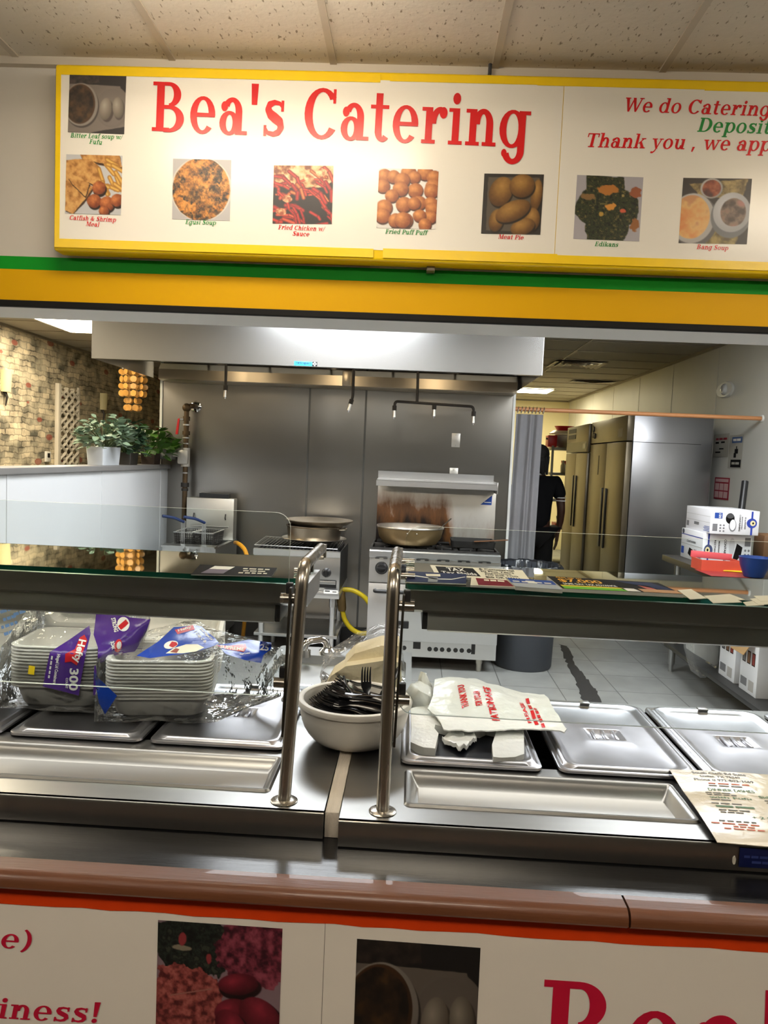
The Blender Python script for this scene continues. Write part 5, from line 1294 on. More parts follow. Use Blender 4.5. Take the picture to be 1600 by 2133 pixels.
# burnt back panel
def burnt():
    m = mat('burnt_back_panel', (0.60, 0.58, 0.53), 0.42, 0.6, 0.08, 5); N = m.node_tree.nodes; L = m.node_tree.links; b = N['Principled BSDF']
    src = b.inputs['Base Color'].links[0].from_socket
    tc = N.new('ShaderNodeTexCoord'); sx = N.new('ShaderNodeSeparateXYZ'); L.new(tc.outputs['Object'], sx.inputs[0])
    mp = N.new('ShaderNodeMapping'); mp.inputs['Scale'].default_value = (7, 1, 2.0); L.new(tc.outputs['Object'], mp.inputs[0])
    nz = N.new('ShaderNodeTexNoise'); nz.inputs['Scale'].default_value = 1.0; nz.inputs['Detail'].default_value = 6; nz.inputs['Roughness'].default_value = 0.65; L.new(mp.outputs[0], nz.inputs['Vector'])
    a = N.new('ShaderNodeMapRange'); a.inputs[1].default_value = rz - 0.05; a.inputs[2].default_value = rz + 0.50; a.inputs[3].default_value = 2.3; a.inputs[4].default_value = 0.05; L.new(sx.outputs['Z'], a.inputs[0])
    xx = N.new('ShaderNodeMapRange'); xx.inputs[1].default_value = 0.17; xx.inputs[2].default_value = 0.06; xx.inputs[3].default_value = 0.30; xx.inputs[4].default_value = 1.0; L.new(sx.outputs['X'], xx.inputs[0])
    m1 = N.new('ShaderNodeMath'); m1.operation = 'MULTIPLY'; L.new(a.outputs[0], m1.inputs[0]); L.new(xx.outputs[0], m1.inputs[1])
    m2 = N.new('ShaderNodeMath'); m2.operation = 'MULTIPLY'; L.new(m1.outputs[0], m2.inputs[0]); L.new(nz.outputs['Fac'], m2.inputs[1])
    cr = N.new('ShaderNodeValToRGB'); e = cr.color_ramp.elements
    e[0].position = 0.18; e[0].color = (0, 0, 0, 1); e[1].position = 0.46; e[1].color = (1, 1, 1, 1); L.new(m2.outputs[0], cr.inputs[0])
    c2 = N.new('ShaderNodeValToRGB'); e = c2.color_ramp.elements
    e[0].position = 0.3; e[0].color = (*rgb(132, 84, 40), 1); e[1].position = 0.75; e[1].color = (*rgb(24, 15, 10), 1); L.new(m2.outputs[0], c2.inputs[0])
    mx = N.new('ShaderNodeMix'); mx.data_type = 'RGBA'; L.new(cr.outputs[0], mx.inputs[0]); L.new(src, mx.inputs[6]); L.new(c2.outputs[0], mx.inputs[7]); L.new(mx.outputs[2], b.inputs['Base Color'])
    iv = N.new('ShaderNodeMath'); iv.operation = 'MULTIPLY_ADD'; iv.inputs[1].default_value = -0.6; iv.inputs[2].default_value = 0.6; L.new(cr.outputs[0], iv.inputs[0]); L.new(iv.outputs[0], b.inputs['Metallic'])
    return m
SHY = 5.82
sa, sb = AY(784, 1000, SHY), AY(1036, 1016, SHY)
szs = (AY(784, 998, SHY).z + AY(1036, 1013, SHY).z) / 2
bp = MB().box(sa.x + 0.005, sb.x + 0.02, 6.04, 6.10, rz - 0.02, szs - 0.01, 0.002).build('back_panel', burnt(), rg)
sh = MB().prism([(sa.x, SHY, szs - 0.042), (sa.x, SHY, szs), (sa.x, SHY + 0.004, szs + 0.003), (sa.x, 6.10, szs + 0.012), (sa.x, 6.10, szs + 0.07), (sa.x, 6.12, szs + 0.07), (sa.x, 6.12, szs - 0.02), (sa.x, SHY + 0.012, szs - 0.012), (sa.x, SHY + 0.012, szs - 0.042)], (sb.x - sa.x, 0, 0)).build('high_shelf', bright, rg, smooth=0)
MB().box(sb.x, sb.x + 0.006, SHY - 0.004, 6.12, szs - 0.07, szs + 0.02, 0.001).build('shelf_end', bright, sh)
p = AY(1014, 1044, 6.04); mb = MB(); mb.poly([(p.x - .05, 6.038, p.z - .03), (p.x + .04, 6.038, p.z - .03), (p.x + .042, 6.038, p.z + .05)]); mb.build('blue_sticker', BLUEP, bp, smooth=0)
mb = MB(); mb.box(p.x - .02, p.x + .035, 6.036, 6.0375, p.z - .012, p.z - .006); mb.build('sticker_stripe', WHITEP, bp, smooth=0)
cast = mat('cast_iron', (0.03, 0.028, 0.027), 0.5, 0.4, 0.3, 20, 0.2, 50)
for i in range(3):
    for j in range(2):
        cx_ = rx0 + (rx1 - rx0) * (i + .5) / 3; cy_ = RY + 0.22 + 0.32 * j; hw = (rx1 - rx0) / 6 - 0.008; hd = 0.15
        mb = MB()
        for s_ in (-1, 1):
            mb.box(cx_ + s_ * hw - 0.008, cx_ + s_ * hw + 0.008, cy_ - hd, cy_ + hd, rz - 0.02, rz + 0.012, 0.002)
            mb.box(cx_ - hw, cx_ + hw, cy_ + s_ * hd - 0.008, cy_ + s_ * hd + 0.008, rz - 0.02, rz + 0.012, 0.002)
        for k in range(8):
            a = 2 * PI * k / 8 + PI / 8
            mb.obox((cx_ + 0.085 * math.cos(a), cy_ + 0.085 * math.sin(a), rz + 0.010), (0.11, 0.012, 0.018), (0, 0, a), 0.002)
        mb.build('burner_grate', cast, rg)
        MB().lathe([(0.0, 0.012), (0.03, 0.012), (0.045, 0.004), (0.045, 0.0)], (cx_, cy_, rz - 0.02), 20).build('burner', cast, rg)
# the big pot and the griddle pan on the range
WY = 5.66
c = AY(853, 1136, WY); c = Vector((c.x, WY, rz + 0.022))
wk = thing('cooking_pot', 'big round stained pot with wide rim on the range', 'pot', c)
potm = mat('stained_pot', (0.20, 0.135, 0.06), 0.45, 0.6, 0.4, 5)
Rw = 70 * WY / FPX; hp_ = AY(853, 1097, WY).z - c.z
MB().lathe([(0, 0), (Rw * .62, 0.0), (Rw * .80, 0.015), (Rw * .93, 0.06), (Rw * .985, hp_ - 0.012), (Rw * .985, hp_)], c, 56).build('body', potm, wk)
MB().lathe([(Rw * .97, hp_ - 0.004), (Rw * 1.005, hp_ - 0.004), (Rw * 1.01, hp_ + 0.002), (Rw * 1.0, hp_ + 0.008), (Rw * .96, hp_ + 0.004), (Rw * .955, hp_ - 0.02), (Rw * .90, 0.065), (Rw * .7, 0.02), (0, 0.012)], c, 56).build('rim_and_inside', mat('pot_inside', (0.42, 0.38, 0.33), 0.35, 0.8, 0.15, 5), wk)
for dx in (-.02, .05): MB().ball((c.x + dx, WY - Rw * .985, c.z + hp_ - .03), 0.006, n=6).build('rivet', tin2, wk)
a, b = AY(921, 1097, WY + .05), AY(940, 1080, WY + 0.08)
MB().tube([(c.x + Rw * .55, WY + .02, c.z + hp_ - 0.06), a, b], [0.005, 0.004, 0.005], 8).ball((c.x + Rw * .55, WY + .02, c.z + hp_ - 0.07), 0.035, (1, 1, .5)).build('ladle', CHROME, label='thin metal ladle handle sticking out of the big pot', cat='ladle')
px0, px1 = AY(942, 1112, 5.72), AY(1028, 1118, 5.72)
gpn = thing('griddle_pan', 'dark flat pan on the right burners of the range', 'pan', ((px0.x + px1.x) / 2, 5.72, rz + 0.022))
z0 = rz + 0.022
MB().loft([rrect(px0.x, px1.x, 5.60, 5.88, z0, 0.02), rrect(px0.x - .008, px1.x + .008, 5.592, 5.888, z0 + 0.05, 0.02), rrect(px0.x - .002, px1.x + .002, 5.598, 5.882, z0 + 0.05, 0.02), rrect(px0.x + .004, px1.x - .004, 5.604, 5.876, z0 + 0.006, 0.02)], True, True).build('pan_body', cast, gpn)
MB().obox((px1.x - 0.03, 5.60, z0 + 0.062), (0.26, 0.025, 0.008), (0.0, -0.08, 0.12), 0.003).build('wooden_spatula', mat('old_wood', rgb(110, 72, 44), 0.6, 0, 0.2, 8, stretch=(1, 9, 9)), label='old wooden spatula lying across the dark flat pan', cat='spatula')

# ------------------------------------------------------------------ bin
tc_ = AZ(1097, 1401, 0); rb = 66 * tc_.y / FPX
ty = tc_.y + rb * 0.92
tb = thing('trash_can', 'dark grey round trash can with a black liner folded over its rim', 'trash can', (tc_.x, ty, 0))
zt_ = 0.78; xo = AY(1097, 1190, ty).x - tc_.x
MB().lathe([(0, 0.0), (rb * .9, 0.0), (rb * .93, 0.015), (rb * 1.03, zt_ - 0.03), (rb * 1.07, zt_ - 0.02), (rb * 1.07, zt_), (rb, zt_), (rb * .9, 0.02)], (tc_.x, ty, 0), 44).build('body', mat('grey_bin', rgb(62, 66, 74), 0.5, 0, 0.08, 5), tb)
rr_ = random.Random(3); prof = [rr_.uniform(-1, 1) for _ in range(88)]
rings = []
for r_, z_, a_ in ((rb * .97, zt_ - 0.12, .006), (rb * 1.0, zt_ + 0.008, .006), (rb * 1.06, zt_ + 0.016, .010), (rb * 1.11, zt_ - 0.002, .012), (rb * 1.11, zt_ - 0.13, .016)):
    rings.append([(tc_.x + (r_ + a_ * prof[k]) * math.cos(2 * PI * k / 88), ty + (r_ + a_ * prof[k]) * math.sin(2 * PI * k / 88), z_ + 0.4 * a_ * prof[(k * 7) % 88]) for k in range(88)])
MB().loft(rings, False, False).build('liner', mat('black_bag_film', (0.012, 0.014, 0.018), 0.22, 0, 0.2, 10, 0.2, 30), tb, smooth=60)

# ------------------------------------------------------------------ torn dark tape strip on the floor
L_ = [(1166, 1341), (1172, 1362), (1183, 1386), (1196, 1412), (1206, 1440), (1214, 1462), (1222, 1490)]
R_ = [(1180, 1345), (1190, 1360), (1198, 1384), (1213, 1402), (1230, 1424), (1244, 1440), (1256, 1478)]
mb = MB(); n = len(L_)
def edge(E_, seed):
    out = []; r = random.Random(seed)
    for (x0, y0), (x1, y1) in zip(E_, E_[1:]):
        for k in range(6):
            t = k / 6; out.append(AZ(x0 + (x1 - x0) * t + r.uniform(-2.5, 2.5), y0 + (y1 - y0) * t + r.uniform(-1.5, 1.5), 0.0015))
    out.append(AZ(*E_[-1], 0.0015)); return out
eL, eR = edge(L_, 1), edge(R_, 2)
for i in range(len(eL) - 1): mb.prism([eL[i], eL[i + 1], eR[i + 1], eR[i]], (0, 0, 0.0012))
mb.build('floor_tape', mat('worn_black_tape', rgb(48, 46, 46), 0.7, 0, 0.2, 12, 0.2, 60), label='torn strip of dark tape on the tiled kitchen floor', cat='floor tape', smooth=0)

# ================================================================== RIGHT SIDE: CURTAIN, REFRIGERATORS, BACK ROOM
YC = 6.22
ra, rb_ = AY(1079, 852, YC), AY(1592, 872, YC)
rod = thing('curtain_rod', 'long pale wooden curtain rod from the steel wall to the white side wall', 'curtain rod', ((ra.x + XR) / 2, YC, ra.z))
MB().cyl((XB + 0.018, YC, ra.z), (XR - 0.012, YC, rb_.z + 0.0), 0.017, n=16).build('rod', mat('pale_wood_rod', rgb(206, 142, 92), 0.4, 0, 0.12, 5, stretch=(1, 10, 10)), rod)
MB().lathe([(0, 0.014), (0.026, 0.014), (0.03, 0.0)], (XR - 0.0005, YC, rb_.z), 20, Matrix(((0, 0, -1), (0, 1, 0), (1, 0, 0)))).build('rod_socket', WHITE_PL, rod)
cu = thing('curtain', 'grey fabric curtain bunched at the steel wall end of the wooden rod', 'curtain', (ra.x + 0.1, YC, 0.2))
cx0, cx1 = XB + 0.03, AY(1132, 900, YC).x
fab = mat('grey_curtain_fabric', rgb(136, 135, 139), 0.8, 0, 0.06, 30, 0.08, 200, spec=0.2)
zc1, zc0 = AY(1105, 863, YC).z, 0.25
def cur(u, v):
    x = cx0 + (cx1 - cx0) * u * (0.97 + 0.03 * v) ; z = zc1 + (zc0 - zc1) * v
    y = YC + (0.009 + 0.010 * v) * math.sin(u * 2 * PI * 3.3 + 0.6 * math.sin(v * 3)) + 0.004 * math.sin(u * 31 + v * 2)
    return (x - 0.02 * v, y, z)
MB().grid(cur, 90, 24).build('cloth', fab, cu, smooth=80)
for k in range(8):
    x = cx0 + 0.012 + (cx1 - cx0 - 0.02) * k / 7
    MB().tube([(x + 0.004 * math.sin(a), YC + 0.024 * math.cos(a), ra.z - 0.006 + 0.026 * math.sin(a)) for a in [2 * PI * i / 14 for i in range(15)]], 0.003, 6).build('curtain_ring', CHROME, cu)
frontst = mat('mottled_dim_fridge_steel', (0.15, 0.125, 0.085), 0.36, 0.8, 0.4, 2.2, stretch=(1, 1, 0.5))  # blotched door steel, darkened to stand in for dark reflections
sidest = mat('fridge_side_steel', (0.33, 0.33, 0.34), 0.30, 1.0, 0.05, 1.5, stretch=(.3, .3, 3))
def fridge(name, label, y0, y1, x0, x1, zt, zs_, hand):
    t = thing(name, label, 'refrigerator', ((x0 + x1) / 2, (y0 + y1) / 2, 0))
    MB().box(x0 + 0.06, x1, y0, y1, 0.12, zt, 0.004).build('cabinet', sidest, t)
    MB().box(x0 + 0.055, x1 - .1, y0 - 0.0015, y0 - 0.0002, zs_ + .0, zs_ + 0.004).build('side_seam', DARK, t, smooth=0)
    MB().box(x0, x0 + 0.06, y0 + 0.004, y1 - 0.004, zs_ + 0.012, zt, 0.004).build('top_panel', frontst, t)
    ym = (y0 + y1) / 2
    for a, b in ((y0 + 0.006, ym - 0.003), (ym + 0.003, y1 - 0.006)):
        d = MB().box(x0, x0 + 0.056, a, b, 0.16, zs_, 0.004).build('door', frontst, t)
        yh = (ym - 0.07) if a < ym - 0.1 else (ym + 0.07)
        MB().box(x0 - 0.012, x0 + 0.001, yh - 0.035, yh + 0.035, *hand, 0.006).build('handle', BLACK, d)
    for x in (x0 + 0.12, x1 - 0.08):
        for y in (y0 + 0.1, y1 - 0.1): MB().cyl((x, y, 0), (x, y, 0.12), 0.025).build('leg', STEEL, t)
    return t
fx0, fx1 = AY(1309, 866, 6.9).x, AY(1488, 871, 6.9).x
fzt = AY(1400, 868, 6.9).z; fzs = AY(1400, 924, 6.9).z
f1 = fridge('refrigerator', 'tall two door steel refrigerator with its plain side facing the counter', 6.9, 8.27, fx0, fx1, fzt, fzs, (0.75, 1.35))
f2 = fridge('refrigerator', 'second tall steel refrigerator with slotted grille, farther back in the row', 8.31, 9.45, fx0 - 0.02, fx1, fzt - 0.01, fzs - 0.09, (0.85, 1.45))
xf = fx0 - 0.021
for z_ in (0.06, 0.13): MB().box(xf - 0.002, xf + 0.0005, 8.95, 9.35, fzt - 0.03 - z_, fzt + 0.02 - z_).build('vent_grille', DARK, f2, smooth=0)
MB().box(xf - 0.002, xf + 0.0005, 8.36, 9.43, fzs - 0.075, fzs + 0.04).build('name_strip', mat('dark_strip', rgb(70, 66, 56), 0.4, 0.5), f2, smooth=0)
MB().box(xf - 0.004, xf - 0.002, 8.42, 8.55, fzs - 0.04, fzs + 0.02).build('thermometer', WHITE_PL, f2, smooth=0)
for yy, zz, r in ((8.12, 0.09, .028), (8.15, -.0, .03), (8.02, 0.0, .035)): pass
for yy, zz in ((8.16, fzt - 0.08), (8.17, fzs + 0.10), (8.10, fzs + 0.09)): MB().lathe([(0, .012), (.028, .010), (.03, 0)], (fx0 - 0.0005, yy, zz), 16, Matrix(((0, 0, -1), (0, 1, 0), (1, 0, 0)))).build('round_gauge', IRON, f1)
MB().box(fx0 - 0.002, fx0 - 0.0003, 7.06, 7.20, fzs + 0.05, fzs + 0.13).build('rating_plate', mat('plate_grey', rgb(150, 140, 118), 0.5), f1, smooth=0)
MB().box(fx0 - 0.002, fx0 - 0.0003, 7.86, 7.89, fzs - 0.32, fzs - 0.12).build('drip_mark', DARK, f1, smooth=0)

# shelving in the back room
SHX0, SHX1, SHY0, SHY1 = AY(1146, 1000, 10.2).x, AY(1215, 1000, 10.2).x, 10.2, 10.75
su = thing('storage_shelf', 'grey metal storage shelf loaded with red and white goods in the back room', 'shelf', ((SHX0 + SHX1) / 2, 10.5, 0))
gs = mat('grey_shelf_metal', rgb(150, 148, 138), 0.45, 0.4)
zsv = [AY(1170, y, SHY0).z for y in (932, 985, 1040, 1098)]
zsv = [zsv[0], zsv[1], zsv[2], zsv[3], 0.25]
for zz in zsv: MB().box(SHX0, SHX1, SHY0, SHY1, zz - 0.035, zz, 0.003).build('shelf_board', gs, su)
for x in (SHX0, SHX1 - 0.03):
    for y in (SHY0, SHY1 - 0.03): MB().box(x, x + 0.03, y - 0.002, y + 0.03, 0, zsv[0] + 0.02, 0.002).build('upright', gs, su)
redp = mat('red_plastic', rgb(196, 26, 30), 0.35); whp = mat('white_crock', rgb(222, 216, 200), 0.4)
def at10(x, y, Y=10.3): return AY(x, y, Y)
c = at10(1151, 926); t = thing('red_box', 'small red box at the near end of the storage shelf top', 'box', (c.x, 10.3, zsv[0]))
MB().box(c.x - .075, c.x + .045, 10.22, 10.42, zsv[0] + 0.003, zsv[0] + 0.16, 0.004).build('carton', redp, t); MB().cyl((c.x - .075, 10.26, zsv[0] + .11), (c.x - .10, 10.26, zsv[0] + .115), .012).build('spout', BLACK, t)
c = at10(1178, 926); z = zsv[0] + .001
MB().lathe([(0, 0), (.085, 0), (.12, .06), (.13, .17), (.12, .18), (.11, .17), (.0, .02)], (c.x, 10.42, z), 28).build('white_bucket', whp, label='white round bucket on the top of the storage shelf', cat='bucket')
MB().lathe([(0, 0.03), (.15, 0.03), (.20, .0), (.205, .012), (.15, .05), (0, .05)], (c.x + .0, 10.42, z + .182), 32).build('white_basin', whp, label='white shallow basin stacked on the white bucket on the storage shelf', cat='basin')
MB().lathe([(0, 0), (.10, 0), (.14, .06), (.13, .06), (.0, .01)], (c.x + .0, 10.42, z + .235), 28).build('red_bowl', redp, label='red bowl on top of the white basin on the storage shelf', cat='bowl')
c = at10(1181, 975); MB().lathe([(0, 0), (.05, 0), (.07, .16), (.075, .165), (.065, .16), (0, .01)], (c.x, 10.36, zsv[1] + .001), 24).build('red_cup', redp, label='red plastic cup on the second board of the storage shelf', cat='cup')
c = at10(1172, 975); MB().lathe([(0, 0), (.035, 0), (.035, .10), (.015, .14), (.015, .17), (0, .17)], (c.x, 10.27, zsv[1] + .001), 20).build('white_bottle', whp, label='white bottle beside the red cup on the storage shelf', cat='bottle')
c = at10(1173, 1030); MB().box(c.x - .05, c.x + .06, 10.25, 10.4, zsv[2] + .001, zsv[2] + .12, .004).build('snack_carton', mat('red_white_carton', rgb(206, 120, 110), 0.5, 0, 0.5, 16), label='red and white carton on the third board of the storage shelf', cat='carton')
c = at10(1168, 1095); MB().box(c.x - .09, c.x + .08, 10.22, 10.5, zsv[3] + .001, zsv[3] + .05, .006).build('red_tray', redp, label='flat red tray on the fourth board of the storage shelf', cat='tray')
c = at10(1172, 1075); MB().lathe([(0, .0), (.06, 0), (.075, .08), (.05, .11), (0, .12)], (c.x, 10.36, zsv[3] + .052), 20).build('dark_jar', IRON, label='dark jar standing on the red tray on the storage shelf', cat='jar')

# emergency light, notices, ceiling vents
c = AX(1515, 812, XR)
em = thing('emergency_light', 'white round emergency light high on the right white wall', 'emergency light', c)
Qx = Matrix(((0, 0, -1), (0, 1, 0), (1, 0, 0)))
MB().loft([[(XR - 0.001, c.y + sy * (0.19 * math.cos(a) * (1 if math.cos(a) > 0 else .8)), c.z + sz * 0.075 * math.sin(a)) for a in [2 * PI * k / 28 for k in range(28)]] for sy, sz in ((1, 1),)] + [[(XR - 0.030, c.y + 0.17 * math.cos(a), c.z + 0.066 * math.sin(a)) for a in [2 * PI * k / 28 for k in range(28)]]], True, True).build('housing', WHITE_PL, em)
MB().lathe([(0.052, 0), (0.05, .012), (.035, .028), (0, .034)], (XR - 0.031, c.y - 0.02, c.z), 24, Qx).build('lens', mat('frosted_lens', rgb(190, 190, 186), 0.2), em)
def notice(name, label, p0, p1, bg, rects, texts=()):
    """paper on the right wall between two picture spots (far-top and near-bottom)"""
    a, b = AX(*p0, XR), AX(*p1, XR); y0, y1, z1, z0 = max(a.y, b.y), min(a.y, b.y), max(a.z, b.z), min(a.z, b.z)
    t = thing(name, label, 'notice', (XR, (y0 + y1) / 2, z0))
    MB().box(XR - 0.0055, XR - 0.0035, y1, y0, z0, z1).build('paper', bg, t, smooth=0)
    W, H = y0 - y1, z1 - z0
    for k, (u0, v0, u1, v1, m) in enumerate(rects):
        e = 0.0060 + 0.0003 * k
        MB().poly([(XR - e, y0 - W * u0, z1 - H * v1), (XR - e, y0 - W * u1, z1 - H * v1), (XR - e, y0 - W * u1, z1 - H * v0), (XR - e, y0 - W * u0, z1 - H * v0)]).build('printed_patch', m, t, smooth=0)
    for s_, u0, v0, u1, v1, m in texts:
        sans(MB(), s_, (XR - 0.0085, y0 - W * u0, z1 - H * v1), (0, -W * (u1 - u0), 0), (0, 0, H * (v1 - v0)), 0.02).build('lettering', m, t, smooth=0)
rd = mat('notice_red', rgb(150, 30, 48), 0.5); pk = mat('notice_pink', rgb(206, 170, 168), 0.5); gy = mat('notice_grey', rgb(176, 172, 160), 0.5); bl = mat('notice_blue', rgb(58, 90, 140), 0.5)
notice('notice', 'pale notice with red heading next to the refrigerator side', (1490, 905), (1517, 952), gy, [(.12, .34, .35, .42, DKPRINT), (.5, .33, .75, .4, DKPRINT), (.4, .62, .7, .67, DKPRINT), (.15, .76, .5, .82, DKPRINT)], [('~3', .15, .16, .9, .28, rd)])
notice('notice', 'hand washing notice with a blue heading and black bottom on the right wall', (1522, 907), (1545, 976), gy, [(.2, .06, .95, .24, bl), (.2, .74, .95, .97, DKPRINT), (.45, .42, .7, .56, DKPRINT), (.4, .54, .58, .68, DKPRINT), (.55, .34, .62, .44, DKPRINT)], [('~2', .3, .1, .85, .2, WHITEP), ('~2', .3, .80, .85, .9, gy)])
notice('notice', 'dark red and pink table notice lower on the right wall', (1491, 994), (1518, 1042), rd, [(.06, .06, .94, .2, pk), (.06, .27, .33, .58, pk), (.37, .27, .63, .58, pk), (.67, .27, .94, .58, pk), (.06, .64, .33, .93, pk), (.37, .64, .63, .93, pk), (.67, .64, .94, .93, pk)])
def vent(x, y, w_, d_, label):
    c = AZ(x, y, ZK); t = thing('ceiling_vent', label, 'ceiling vent', (c.x, c.y, ZK - 0.03), 'ceiling air vents')
    for k in range(4):
        f = 1 - k * 0.24; hw, hd, z = w_ / 2 * f, d_ / 2 * f, ZK - 0.008 - k * 0.004
        o_ = [rrect(c.x - hw, c.x + hw, c.y - hd, c.y + hd, z - 0.012, 0.004), rrect(c.x - hw + .035, c.x + hw - .035, c.y - hd + .035, c.y + hd - .035, z, 0.004)]
        MB().loft(o_, False, False).build('louvre', mat('vent_metal', rgb(170, 160, 138), 0.5), t)
    MB().box(c.x - w_ / 2 + .02, c.x + w_ / 2 - .02, c.y - d_ / 2 + .02, c.y + d_ / 2 - .02, ZK - 0.0075, ZK - 0.0065).build('duct', BLACK, t, smooth=0)
vent(1200, 758, 0.60, 0.60, 'square louvred ceiling vent beside the steel hood')
vent(1235, 794, 0.60, 0.3, 'narrow ceiling vent farther back over the refrigerators')

# ================================================================== PREP TABLE ON THE RIGHT AND ITS LOAD
PTZ = 0.90
ptx = AZ(1397, 1161, PTZ).x
pt = thing('prep_table', 'steel prep table along the right wall loaded with white cartons', 'table', (2.4, 4.6, 0))
PY0, PY1 = 3.55, AZ(1400, 1159, PTZ).y + 0.12
MB().box(ptx, XR - 0.01, PY0, PY1, PTZ - 0.045, PTZ, 0.004).build('table_top', mat('dark_prep_top', (0.055, 0.045, 0.038), 0.35, 0.2, 0.2, 3), pt)
usz = 0.22
MB().box(ptx + 0.05, XR - 0.02, PY0 + .03, PY1 - 0.03, usz - 0.03, usz, 0.003).build('under_shelf', mat('under_shelf_steel', (0.10, 0.10, 0.10), 0.4, 0.8, 0.1, 4), pt)
lg = AZ(1428, 1402, 0)
for x in (ptx + 0.10, XR - 0.10):
    for y in (PY0 + .08, PY1 - 0.08):
        MB().tube([(x, y, 0), (x, y, 0.05), (x, y, 0.06), (x, y, PTZ - 0.046)], [0.018, 0.018, 0.025, 0.025], 14).build('leg', STEEL, pt)
boxw = mat('white_carton', rgb(232, 232, 236), 0.55, 0, 0.02, 4)
boxg = mat('carton_grey_print', rgb(120, 120, 124), 0.5)
mat('cream_emblem', rgb(238, 222, 170), 0.5); mat('carton_seam', rgb(170, 168, 166), .6)
def carton(label, x0, x1, y0, y1, z0, z1, spec, left, rot=0.0):
    t = thing('carton', label, 'box', ((x0 + x1) / 2, (y0 + y1) / 2, z0), 'white food container cartons')
    MB().box(x0, x1, y0, y1, z0, z1, 0.003).build('cardboard', boxw, t)
    W, H, D = x1 - x0, z1 - z0, y1 - y0
    F = lambda u, v, e=0.0008: Vector((x0 + W * u, y0 - e, z1 - H * v))
    LF = lambda u, v, e=0.0008: Vector((x0 - e, y1 - D * u, z1 - H * v))
    def patch(P, pts, m, e, n='printed_patch'): MB().poly([P(u, v, e) for u, v in pts]).build(n, m, t, smooth=0)
    def rect(P, u0, v0, u1, v1, m, e=0.0008): patch(P, [(u0, v1), (u1, v1), (u1, v0), (u0, v0)], m, e)
    def disc(P, u, v, ru, rv, m, e=0.0014): patch(P, [(u + ru * math.cos(a), v - rv * math.sin(a)) for a in [2 * PI * k / 28 for k in range(28)]], m, e)
    def txt(P, s_, u, v, du, dv, m=DKPRINT, e=0.0016):
        o = P(u, v, e); sans(MB(), s_, o, P(u + du[0], v + du[1], e) - o, P(u + dv[0], v + dv[1], e) - o, 0.02).build('lettering', m, t, smooth=0)
    F_, L_ = F, LF
    if spec == 'round':
        rect(F, .08, .12, .24, .36, BLUEP); txt(F, '150', .215, .16, (0, .18), (-.05, 0), WHITEP)
        rect(F, .83, .02, .87, .99, BLUE_INK); disc(F, .85, .5, .105, .2, BLUE_INK, .0012); disc(F, .87, .5, .055, .11, mat('cream_emblem', rgb(238, 222, 170), 0.5), .0016); disc(F, .875, .5, .02, .045, DKPRINT, .002)
        disc(F, .40, .34, .09, .22, DKPRINT, .0012); disc(F, .40, .24, .075, .10, mat('tray_grey', rgb(70, 70, 72), 0.4), .0015); disc(F, .46, .62, .075, .26, boxg, .0012); disc(F, .46, .6, .06, .22, boxw, .0016)
        txt(F, 'CONTAINERS', .585, .17, (0, .68), (.035, 0)); txt(F, 'MICROWAVEABLE', .64, .25, (0, .52), (.02, 0)); txt(F, '32 oz ROUND', .70, .26, (0, .5), (.03, 0))
        rect(F, .05, .58, .15, .88, boxg)
        for i in range(2):
            for j in range(3): disc(F, .21 + i * .07, .63 + j * .12, .02, .035, boxg, .0012)
        rect(LF, .04, .64, .14, .86, boxg); rect(LF, .36, .62, .56, .74, boxg); rect(LF, .0, .30, 1, .31, mat('carton_seam', rgb(170, 168, 166), .6)); rect(LF, .0, .55, 1, .562, _M['carton_seam'])
        for k in range(4): rect(LF, .78 - .03 * (k % 2), .72 + k * .06, .98, .745 + k * .06, BLUEP)
    else:
        rect(F, .10, .0, .135, 1, BLUE_INK); disc(F, .12, .56, .09, .19, mat('grey_emblem', rgb(70, 80, 120), .5), .0012); disc(F, .105, .56, .05, .11, _M['cream_emblem'], .0016); disc(F, .105, .55, .02, .045, DKPRINT, .002)
        txt(F, 'RECTANGLE', .235, .22, (0, .6), (.035, 0)); txt(F, 'CONTAINERS', .44, .18, (0, .7), (.045, 0)); txt(F, 'MICROWAVEABLE', .32, .25, (0, .56), (.03, 0))
        patch(F, [(.70, .30), (.82, .42), (.80, .66), (.72, .86), (.62, .92), (.66, .6)][::-1], DKPRINT, .0012); disc(F, .6, .4, .06, .28, mat('clear_lid_print', rgb(206, 206, 210), .4), .0012)
        rect(F, .86, .1, .98, .38, boxg)
        for i in range(2):
            for j in range(2): disc(F, .88 + i * .07, .52 + j * .14, .022, .04, boxg, .0012)
        rect(LF, .0, .18, 1, .21, BLUE_INK); disc(LF, .09, .10, .05, .09, mat('grey_emblem2', rgb(60, 66, 84), .5), .0014); txt(LF, 'CONTAINERS', .28, .43, (.42, .0), (0, -.07))
        rect(LF, .0, .5, 1, .515, _M['carton_seam']); rect(LF, .03, .62, .16, .86, BLUEP); patch(LF, [(.36, .82), (.42, .60), (.6, .66), (.54, .92)], DKPRINT, .0012)
        rect(LF, .80, .66, .95, .86, boxg)
        for i in range(2):
            for j in range(3): disc(LF, .66 + i * .06, .64 + j * .1, .02, .03, boxg, .0012)
    return t
cA = AZ(1461, 1174, PTZ)
cAx1 = AY(1562, 1180, cA.y).x; cAz = AY(1470, 1110, cA.y).z
carton('white carton printed RECTANGLE CONTAINERS under another carton on the prep table', cA.x, cAx1, cA.y, cA.y + 0.42, PTZ + 0.001, cAz, 'rect', None)
cBy = cA.y - 0.06
cB0, cB1 = AY(1479, 1100, cBy).x, AY(1580, 1110, cBy).x
carton('white carton with a picture of round black containers, topmost on the prep table', cB0, cB1, cBy, cBy + 0.46, cAz + 0.001, cAz + 0.172, 'round', None)
a, b = AY(1558, 1060, cBy + 0.40), AY(1569, 1004, cBy + 0.55)
